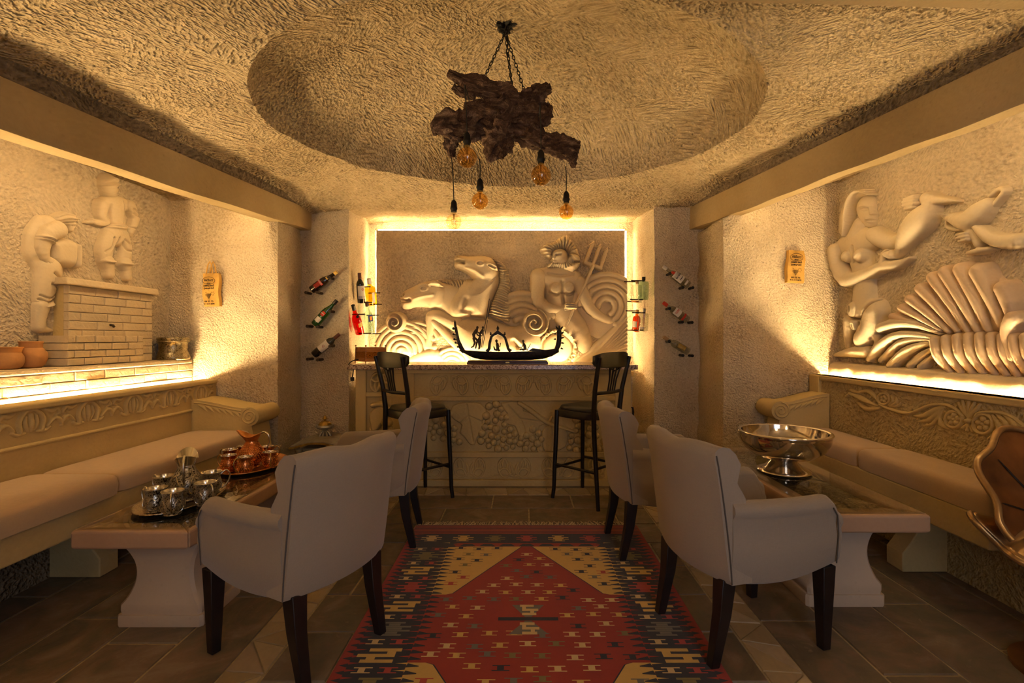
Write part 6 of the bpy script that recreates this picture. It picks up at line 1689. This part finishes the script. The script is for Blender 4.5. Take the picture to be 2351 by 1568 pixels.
# ------------------------------------------------------------------ tea sets on the left table
TZ = 0.4785
def oval_tray(name, label, c, a, b, mat, rot):
    t = thing(name, label, 'tray', (c[0], c[1], TZ), rot)
    m = MB(); n = 48
    def ell(k, z): return [(a * k * math.cos(2 * PI * i / n), b * k * math.sin(2 * PI * i / n), z) for i in range(n)]
    def ell2(da, z): return [((a + da) * math.cos(2 * PI * i / n), (b + da) * math.sin(2 * PI * i / n), z) for i in range(n)]
    m.loft([ell(0.02, 0.0), ell(0.5, 0.0), ell2(-0.034, 0.0), ell2(-0.012, 0.010), ell2(0.0, 0.013), ell2(0.002, 0.016), ell2(-0.006, 0.017), ell2(-0.030, 0.006), ell2(-0.036, 0.005), ell(0.5, 0.005), ell(0.02, 0.005)]); m.build('dish', mat, t, 40)
    r = MB(); N = 96
    r.tube([((a - 0.001) * math.cos(2 * PI * i / N), (b - 0.001) * math.sin(2 * PI * i / N), 0.0155) for i in range(N)], [0.0046 if i % 2 else 0.0034 for i in range(N)], 6, close=True); r.build('rope_rim', mat, t, 60)
    return t
oval_tray('oval_tray', 'oval chased silver tray with rope rim on the left table', (-1.665, 2.365), 0.160, 0.255, MAT['tray_silver'], 0.10)
oval_tray('oval_tray', 'oval copper tray under the copper tea set on the left table', (-1.670, 3.005), 0.175, 0.255, MAT['copper_plain'], 0.10)

def studs(prof, rows, per, r, zr):
    """diamond studs on a turned body: one joined part"""
    m = MB(); z0, z1 = zr
    def rad(z):
        for (r0, a), (r1, b) in zip(prof[:-1], prof[1:]):
            if a <= z <= b and b > a: return r0 + (r1 - r0) * (z - a) / (b - a)
        return prof[-1][0]
    for i in range(rows):
        z = z0 + (z1 - z0) * i / (rows - 1); R0 = rad(z)
        for k in range(per):
            a = 2 * PI * (k + 0.5 * (i % 2) + 0.12 * i) / per
            ca, sa = math.cos(a), math.sin(a); u = Vector((-sa, ca, 0)); w = Vector((0, 0, 1)); c = Vector((R0 * ca, R0 * sa, z)); s = r * (0.75 + 0.4 * R0 / 0.05)
            m.add([c + u * s, c + w * s, c - u * s, c - w * s, c + Vector((ca, sa, 0)) * s * 0.85], [(0, 1, 4), (1, 2, 4), (2, 3, 4), (3, 0, 4)])
    return m
def handle_part(pts, r, mat, t):
    m = MB(); m.tube([Vector(p) for p in crom(pts, 5)], r, 8); m.ball(pts[-1], r * 1.8, 8, 6); return m.build('handle', mat, t, 60)
def make_mug(label, body, inside, hmat, stud, s=1.0, group=None):
    t = thing('mug', label, 'mug', group=group)
    P_ = [(0.028, 0.0), (0.032, 0.004), (0.030, 0.008), (0.040, 0.022), (0.043, 0.040), (0.039, 0.060), (0.035, 0.074), (0.036, 0.084), (0.0415, 0.098)]
    P_ = [(r * s, z * s) for r, z in P_]
    m = MB(); m.lathe([(1e-4, 0)] + P_, 26); m.build('body', body, t, 60)
    q = MB(); q.lathe([(P_[-1][0] + 0.0012, P_[-1][1] - 0.001), (P_[-1][0] + 0.0012, P_[-1][1] + 0.001), (P_[-1][0] - 0.002, P_[-1][1] + 0.001), (0.033 * s, 0.084 * s), (0.033 * s, 0.07 * s), (0.036 * s, 0.04 * s), (0.02 * s, 0.03 * s), (1e-4, 0.03 * s)], 26); q.build('lining', inside, t, 60)
    if stud:
        d = studs(P_, 7, 20, 0.0042 * s, (0.016 * s, 0.074 * s)).build('studs', body, t, None); d['kind'] = 'stuff'
    else:
        for i in range(4):
            a0 = PI / 2 * i + 0.6; f = MB(); pts = []
            for k in range(17):
                u = 2 * PI * k / 16; z = (0.040 + 0.026 * math.cos(u)) * s; da = 0.42 * math.sin(u) * (1.0 - 0.45 * math.cos(u))
                R0 = np.interp(z, [p[1] for p in P_], [p[0] for p in P_]) + 0.0006
                pts.append((R0 * math.cos(a0 + da), R0 * math.sin(a0 + da), z))
            f.tube(pts[:-1], 0.0011, 5, close=True); f.build('drop_filigree', inside, t, 60)
    handle_part([(0.037 * s, 0, 0.082 * s), (0.058 * s, 0, 0.098 * s), (0.074 * s, 0, 0.078 * s), (0.070 * s, 0, 0.048 * s), (0.052 * s, 0, 0.024 * s), (0.042 * s, 0, 0.018 * s)], 0.0034, hmat, t)
    return t
SM = make_mug('chased silver mug with handle to the left, leftmost on the silver tray', MAT['chased_silver'], MAT['silver_bright'], MAT['silver_bright'], False, 1.08, 'silver mugs')
def at_tray(px, py, z=TZ + 0.006): return pix(px, py, (EYE - z) * F / (py - CY))
mugs = [(357, 1174, 165, None), (397, 1181, -60, 'chased silver mug with handle to the viewer, front middle of the silver tray'), (376, 1142, 160, 'chased silver mug behind the leftmost one on the silver tray'),
        (471, 1159, -35, 'chased silver mug right of the jug nearest the armchair'), (486, 1131, 40, 'chased silver mug behind the right one on the silver tray')]
for i, (x, y, a, lab) in enumerate(mugs):
    o = SM if i == 0 else copy_tree(SM)
    o.location = at_tray(x, y); o.rotation_euler[2] = math.radians(a)
    if lab: o['label'] = lab
CM = make_mug('studded copper mug, front left on the copper tray', MAT['copper'], MAT['tin_inside'], MAT['brass'], True, 1.0, 'copper mugs')
mugs = [(525, 1083, 170, None), (563, 1087, -110, 'studded copper mug, front middle on the copper tray'), (620, 1074, -60, 'studded copper mug right of the copper jug'),
        (528, 1068, 165, 'studded copper mug behind the front left one with handle showing'), (560, 1059, 110, 'studded copper mug mostly hidden behind the copper jug'), (613, 1060, 15, 'studded copper mug at the far right end of the copper tray')]
for i, (x, y, a, lab) in enumerate(mugs):
    o = CM if i == 0 else copy_tree(CM)
    o.location = at_tray(x, y); o.rotation_euler[2] = math.radians(a)
    if lab: o['label'] = lab
def make_jug(label, loc, rz, body, inside, hmat, stud):
    t = thing('jug', label, 'jug', loc, rz)
    P_ = [(0.036, 0.0), (0.042, 0.004), (0.040, 0.012), (0.030, 0.016), (0.046, 0.030), (0.060, 0.052), (0.064, 0.072), (0.056, 0.098), (0.042, 0.120), (0.032, 0.140), (0.031, 0.152)]
    m = MB(); m.lathe([(1e-4, 0)] + P_, 30); m.build('body', body, t, 60)
    # flaring pouring mouth: high at the spout (+x), low at the sides
    n = 36; loops = []
    for (k, g) in ((0.0, 0), (0.35, 0), (0.7, 0), (1.0, 0), (1.0, 1), (0.7, 1), (0.3, 1)):
        l = []
        for i in range(n):
            a = 2 * PI * i / n; ca, sa = math.cos(a), math.sin(a)
            spout = max(0, ca) ** 3; back = max(0, -ca) ** 2
            R0 = 0.031 + k * (0.012 + 0.036 * spout + 0.010 * back); h = 0.152 + k * (0.026 + 0.036 * spout + 0.020 * back)
            R0 -= 0.002 * g; h += 0.0006 * g
            l.append((R0 * ca, R0 * sa * (1 - 0.15 * k * spout), h))
        loops.append(l)
    m = MB(); m.loft(loops, caps=False); m.build('pouring_lip', inside if not stud else MAT['copper_plain'], t, 60)
    if stud:
        d = studs(P_, 15, 30, 0.0046, (0.026, 0.138)).build('studs', body, t, None); d['kind'] = 'stuff'
    else:
        for i in range(4):
            a0 = PI / 2 * i + 0.8; f = MB(); pts = []
            for k in range(17):
                u = 2 * PI * k / 16; z = 0.072 + 0.042 * math.cos(u); da = 0.5 * math.sin(u) * (1.0 - 0.45 * math.cos(u))
                R0 = np.interp(z, [p[1] for p in P_], [p[0] for p in P_]) + 0.0006
                pts.append((R0 * math.cos(a0 + da), R0 * math.sin(a0 + da), z))
            f.tube(pts[:-1], 0.0014, 5, close=True); f.build('drop_filigree', inside, t, 60)
    handle_part([(-0.046, 0, 0.188), (-0.064, 0, 0.200), (-0.088, 0, 0.178), (-0.090, 0, 0.135), (-0.074, 0, 0.095), (-0.060, 0, 0.080)], 0.005, hmat, t)
    return t
make_jug('chased silver jug with polished lip standing on the silver tray', at_tray(428, 1147), math.radians(118), MAT['chased_silver'], MAT['silver_bright'], MAT['silver_bright'], False).scale = (1.12, 1.12, 1.12)
make_jug('studded copper jug with pointed lip standing on the copper tray', at_tray(578, 1072), math.radians(188), MAT['copper'], MAT['tin_inside'], MAT['steel'], True).scale = (1.10, 1.10, 1.06)

# ------------------------------------------------------------------ steel punch bowl on the right table
bz = 0.5175
bl = thing('punch_bowl', 'large hammered steel punch bowl on a flared foot, on right table', 'bowl', (1.477, 2.735, bz))
m = MB(); m.lathe([(0.062, 0.070), (0.10, 0.074), (0.16, 0.094), (0.205, 0.130), (0.230, 0.172), (0.236, 0.205)], 64); m.build('outer_bowl', MAT['hammered_steel'], bl, 60)
m = MB(); m.lathe([(0.236, 0.205), (0.239, 0.214), (0.243, 0.222), (0.240, 0.228), (0.232, 0.230), (0.220, 0.226)], 64); m.build('rim', MAT['steel'], bl, 60)
m = MB(); m.lathe([(0.220, 0.226), (0.216, 0.205), (0.205, 0.165), (0.18, 0.125), (0.13, 0.098), (0.07, 0.084), (1e-4, 0.080)], 64); m.build('inner_bowl', MAT['steel'], bl, 60)
m = MB(); m.lathe([(1e-4, 0.0), (0.134, 0.0), (0.140, 0.005), (0.137, 0.012), (0.120, 0.018), (0.095, 0.032), (0.072, 0.056), (0.060, 0.074)], 56); m.build('foot', MAT['steel'], bl, 60)

# ------------------------------------------------------------------ pots on the brick ledge
def pot(name, label, loc, prof, mat, group=None, tilt=0.0):
    t = thing(name, label, 'pot', loc, group=group); t.rotation_euler = (0, tilt, 0)
    m = MB(); k = len(prof) - 3
    m.lathe([(1e-4, 0)] + prof[:k + 1], 28); m.build('body', MAT[mat], t, 60)
    m = MB(); r, z = prof[-1]; m.lathe(prof[k:] + [(r - 0.006, z + 0.002), (r - 0.012, z - 0.004), (r - 0.016, z - 0.03), (r * 0.9, z * 0.5), (1e-4, z * 0.45)], 28); m.build('rim', MAT[mat], t, 60)
    return t
pot('clay_pot', 'tall round clay pot with collared neck on the brick ledge', (-2.812, 2.765, 1.0995), [(0.042, 0), (0.060, 0.02), (0.071, 0.05), (0.070, 0.085), (0.055, 0.108), (0.050, 0.114), (0.050, 0.140), (0.055, 0.150)], 'terracotta', 'clay pots on the brick ledge')
pot('clay_pot', 'squat clay pot with wide mouth at the left edge of the brick ledge', (-2.805, 2.628, 1.0995), [(0.045, 0), (0.062, 0.015), (0.071, 0.04), (0.068, 0.07), (0.060, 0.085), (0.057, 0.092), (0.062, 0.112), (0.068, 0.120)], 'terracotta', 'clay pots on the brick ledge')
pot('brass_cauldron', 'engraved waisted brass cauldron at the pillar end of the brick ledge', (-2.792, 3.865, 1.0995), [(0.108, 0), (0.113, 0.008), (0.113, 0.022), (0.105, 0.045), (0.096, 0.075), (0.094, 0.105), (0.100, 0.13), (0.110, 0.142), (0.106, 0.150), (0.113, 0.165), (0.110, 0.176)], 'engraved_brass')

# ------------------------------------------------------------------ paper bags hung on the pillars
def bag(label, c, w, h, th, mat, lines, handle, crease, tiltz):
    t = thing('paper_bag', label, 'bag', c, group='paper wine bags on the pillars'); t.rotation_euler = (0, tiltz, 0)
    n = 14; loops = []
    for i in range(n + 1):
        v = i / n; z = (v - 0.5) * h
        k = 1.0 - (0.10 * max(0, v - 0.72) / 0.28 if crease else 0.10 * max(0, 0.3 - v)); bul = th * (0.55 + 0.45 * math.sin(PI * min(1, 0.15 + 0.75 * v)))
        wob = 0.004 * math.sin(9 * v + 1)
        loops.append([(-w / 2 * k + wob, 0, z), (-w / 2 * k + wob + 0.004, -bul * 0.9, z), (-w * 0.2, -bul - 0.003 * math.sin(11 * v), z), (w * 0.2, -bul + 0.003 * math.sin(8 * v), z), (w / 2 * k + wob - 0.004, -bul * 0.9, z), (w / 2 * k + wob, 0, z)])
    m = MB(); m.loft(loops); m.build('paper_body', MAT['kraft_paper'], t, 30)
    if handle:
        for (dx, dy) in ((-0.012, -th * 0.8), (0.006, -th * 0.3)):
            q = MB(); q.tube([(-0.026 + dx, dy, h / 2 - 0.01), (-0.012 + dx, dy * 0.8, h / 2 + 0.07), (0.002 + dx, dy * 0.6, h / 2 + 0.098), (0.016 + dx, dy * 0.8, h / 2 + 0.07), (0.030 + dx, dy, h / 2 - 0.01)], 0.0045, 6); q.build('handle', MAT['kraft_paper'], t, 60)
    fy = -th - 0.0055
    for (txt, z, size, wd) in lines:
        o = obj('lettering', text_mesh(txt, size, 'lettering', 0.0006, wd), MAT['black_print'], t); o.location = (-0.008, fy, z); o.rotation_euler = (PI / 2, 0, 0)
    e = MB(); e.tube([(-0.008 + 0.050 * math.cos(a), fy, h * 0.27 + 0.030 * math.sin(a)) for a in [2 * PI * i / 28 for i in range(28)]], 0.0014, 5, close=True); e.build('oval_emblem', MAT['black_print'], t, 60)
    g = MB(); rg2 = random.Random(3)
    for (r_, row) in enumerate((4, 5, 4, 3, 2, 1)):
        for k in range(row):
            x = -0.010 + (k - (row - 1) / 2) * 0.0085; z = -h * 0.13 - r_ * 0.0075
            g.tube([(x + 0.0036 * math.cos(a), fy, z + 0.0036 * math.sin(a)) for a in [2 * PI * i / 8 for i in range(8)]], 0.0008, 4, close=True)
    leaf = [(0.012, 0.0), (0.020, 0.010), (0.026, 0.004), (0.034, 0.010), (0.034, 0.0), (0.042, -0.006), (0.032, -0.012), (0.030, -0.022), (0.022, -0.014), (0.014, -0.014)]
    g.tube([(x - 0.004, fy, z - h * 0.10) for x, z in leaf], 0.0009, 4, close=True)
    g.tube([(-0.030, fy, -h * 0.12), (-0.036, fy, -h * 0.16), (-0.030, fy, -h * 0.2)], 0.0009, 4); g.tube([(-0.034, fy, -h * 0.08), (-0.03, fy, -h * 0.09)], 0.002, 4)
    ge = g.build('grape_print', MAT['black_print'], t, None); ge['kind'] = 'stuff'
    return t
def LT(h): return (('AkBorg', h * 0.285, 0.030, 0.076), ('abdur', h * 0.195, 0.012, 0.034), ('ASMALI BAĞ', h * 0.115, 0.0165, 0.092), ('ŞARAP EVİ', h * 0.035, 0.0165, 0.082), ('09 52 72', -h * 0.355, 0.016, 0.072), ('411 213 6878', -h * 0.43, 0.015, 0.090))
q = pix(489, 666, YPL - 0.02); bag('kraft paper wine bag with twin handles hanging on left pillar', (q.x, YPL - 0.016, q.z), 0.137, 0.272, 0.040, 'kraft_paper', LT(0.272), True, False, -0.02)
q = pix(1823, 613, YPR - 0.02); bag('creased kraft paper wine bag without handles on right pillar', (q.x, YPR - 0.016, q.z), 0.140, 0.256, 0.045, 'kraft_paper', LT(0.256), False, True, 0.05)

# ------------------------------------------------------------------ ornate stove by the bar
sv = thing('ornate_stove', 'small grey and gold cast iron stove between left pier and bar', 'stove', (-1.705, 4.17, 0))
m = MB(); m.box((0, 0, 0.20), (0.30, 0.26, 0.30)); m.build('body', MAT['stove_enamel'], sv, None, bevel=0.008)
m = MB(); m.loft([[(-0.19, -0.16, 0.0), (0.19, -0.16, 0.0), (0.19, 0.16, 0.0), (-0.19, 0.16, 0.0)], [(-0.19, -0.16, 0.03), (0.19, -0.16, 0.03), (0.19, 0.16, 0.03), (-0.19, 0.16, 0.03)], [(-0.16, -0.14, 0.055), (0.16, -0.14, 0.055), (0.16, 0.14, 0.055), (-0.16, 0.14, 0.055)]]); m.build('base', MAT['stove_enamel'], sv, None)
def arch_loop(y, z0, w, up, th, n=14):
    top = []; bot = []
    for i in range(n + 1):
        u = -1 + 2 * i / n; z = z0 + up * (max(0, math.cos(u * PI / 2 * 1.05)) ** 1.2)
        top.append((w * u, y, z + th)); bot.append((w * u, y, z))
    return top + bot[::-1]
m = MB(); m.loft([arch_loop(-0.185, 0.352, 0.225, 0.042, 0.016), arch_loop(-0.170, 0.352, 0.225, 0.042, 0.016)]); m.build('gilt_cornice', MAT['gold_paint'], sv, 40)
m = MB(); m.loft([arch_loop(-0.178, 0.368, 0.215, 0.040, 0.010), arch_loop(-0.10, 0.395, 0.175, 0.030, 0.010), arch_loop(0.14, 0.40, 0.165, 0.022, 0.010)]); m.build('top_plate', MAT['stove_enamel'], sv, 40)
for s in (-1, 1):
    m = MB(); m.lathe([(0.020, 0.055), (0.014, 0.08), (0.016, 0.16), (0.022, 0.19), (0.014, 0.20), (0.016, 0.28), (0.024, 0.31), (0.024, 0.345)], 12, (s * 0.155, -0.145, 0)); m.build('column', MAT['stove_enamel'], sv, 50)
    d = MB(); d.box((s * 0.034, -0.134, 0.255), (0.058, 0.010, 0.10)); dd = d.build('door', MAT['dark_mahogany'], sv, None)
    f = MB()
    f.tube([(s * 0.034 - 0.022, -0.141, 0.285), (s * 0.034, -0.143, 0.298), (s * 0.034 + 0.022, -0.141, 0.285)], 0.004, 6)
    for (dx, dz) in ((-0.012, 0.268), (0.012, 0.268), (0, 0.255), (-0.010, 0.24), (0.010, 0.24), (0, 0.225)): f.ball((s * 0.034 + dx, -0.141, dz), 0.007, 8, 6)
    fo = f.build('gilt_flower', MAT['gold_paint'], dd, 60); fo['kind'] = 'stuff'
m = MB(); m.box((0, -0.140, 0.322), (0.24, 0.016, 0.012)); m.build('frieze', MAT['stove_enamel'], sv, None)
for i in range(13):
    m = MB(); m.ball((-0.108 + 0.018 * i, -0.150, 0.330), 0.0065, 8, 6); m.build('bead', MAT['silver_paint'], sv, 60)
vz = 0.418
for i in range(8):
    a = 2 * PI * i / 8; m = MB(); m.tube([(0.014 * math.cos(a), 0.014 * math.sin(a), vz + 0.055), (0.034 * math.cos(a), 0.034 * math.sin(a), vz + 0.038), (0.046 * math.cos(a), 0.046 * math.sin(a), vz + 0.012), (0.060 * math.cos(a), 0.060 * math.sin(a), vz)], [0.008, 0.010, 0.011, 0.006], 8); m.build('leaf_foot', MAT['silver_paint'], sv, 60)
m = MB(); m.lathe([(0.014, vz + 0.045), (0.020, vz + 0.062), (0.050, vz + 0.075), (0.072, vz + 0.092), (0.068, vz + 0.105), (0.045, vz + 0.108)], 48, mod=lambda r, z, a: r * (1 + (0.10 * abs(math.cos(4 * a)) if r > 0.04 else 0))); m.build('lobed_bowl', MAT['silver_paint'], sv, 60)
m = MB(); m.lathe([(0.058, vz + 0.100), (0.050, vz + 0.120), (0.030, vz + 0.137), (0.010, vz + 0.144)], 32, mod=lambda r, z, a: r * (1 + 0.05 * math.cos(8 * a))); m.build('gilt_lid', MAT['gold_paint'], sv, 60)
m = MB(); m.lathe([(0.008, vz + 0.142), (0.010, vz + 0.150), (0.022, vz + 0.158), (0.012, vz + 0.176), (0.001, vz + 0.190)], 12); m.build('lid_finial', MAT['gold_paint'], sv, 50)

# ------------------------------------------------------------------ shell chair at the right edge
sc_ = thing('shell_chair', 'bronze scallop shell chair at the right edge beside the bench', 'chair', (2.09, 1.86, 0), math.radians(-4))
def fan(rfun, place, n=72, m=14):
    P3 = np.zeros((n + 1, m + 1, 3))
    for i in range(n + 1):
        th = math.radians(-8 + 196 * i / n)
        for j in range(m + 1):
            P3[i, j] = place(th, j / m, rfun(th))
    return P3
def flute(th): return math.cos(th * 9)
def seat_pl(th, k, r):
    R0 = r * k
    return (-R0 * math.cos(th), -R0 * math.sin(th) * 0.62, 0.552 - 0.030 * k + 0.030 * k ** 3 * (1 - 0.9 * math.sin(th) ** 2) + 0.012 * k * flute(th) - 0.15 * k ** 2 * math.sin(th))
def back_pl(th, k, r):
    R0 = r * k
    return (-R0 * math.cos(th), 0.02 + 0.16 * k * math.sin(th) - 0.14 * k ** 2 * abs(math.cos(th)) ** 1.5 + 0.010 * k * flute(th), 0.552 + R0 * math.sin(th) * 0.78 + 0.02 * k)
seat_r = lambda th: 0.355 * (1 + 0.055 * math.cos(th * 9)) * (1 - 0.10 * abs(math.cos(th)) ** 4)
back_r = lambda th: 0.345 * (1 + 0.035 * math.cos(th * 9)) * (0.90 + 0.25 * math.sin(max(0, min(PI, th))))
def solid(name, P3, mat, th):
    o = obj(name, grid_mesh(name, P3, 180), MAT[mat], sc_); s = o.modifiers.new('solid', 'SOLIDIFY'); s.thickness = th; s.offset = -1; return o
Ps = fan(seat_r, seat_pl); Pb = fan(back_r, back_pl)
solid('seat', Ps, 'shell_rim', 0.012); solid('backrest', Pb, 'shell_bronze', 0.012)
for Pz in (Ps, Pb):
    m = MB(); m.tube([tuple(p) for p in Pz[:, -1]], 0.013, 8); m.build('rolled_rim', MAT['shell_rim'], sc_, 60)
for i, (Pz, nm) in enumerate(((Ps, 'seat_flute'), (Pb, 'back_flute'))):
    for k in (0, 2, 4, 6, 7):
        idx = int((8 + 20 * (k + 1)) / 196 * 72)
        m = MB(); m.tube([tuple(Pz[idx, j] + np.array((0, -0.002 if i else 0, 0.004 if not i else 0))) for j in range(4, 13)], [0.002, 0.003, 0.004, 0.004, 0.004, 0.004, 0.004, 0.003, 0.001], 6); m.build(nm, MAT['brown_iron'], sc_, 60)
m = MB(); m.lathe([(0.20, 0.0), (0.20, 0.015), (0.06, 0.035), (0.04, 0.10), (0.04, 0.42), (0.12, 0.50)], 24, (0, -0.06, 0), cap0=True, cap1=True); m.build('pedestal', MAT['shell_bronze'], sc_, 50)
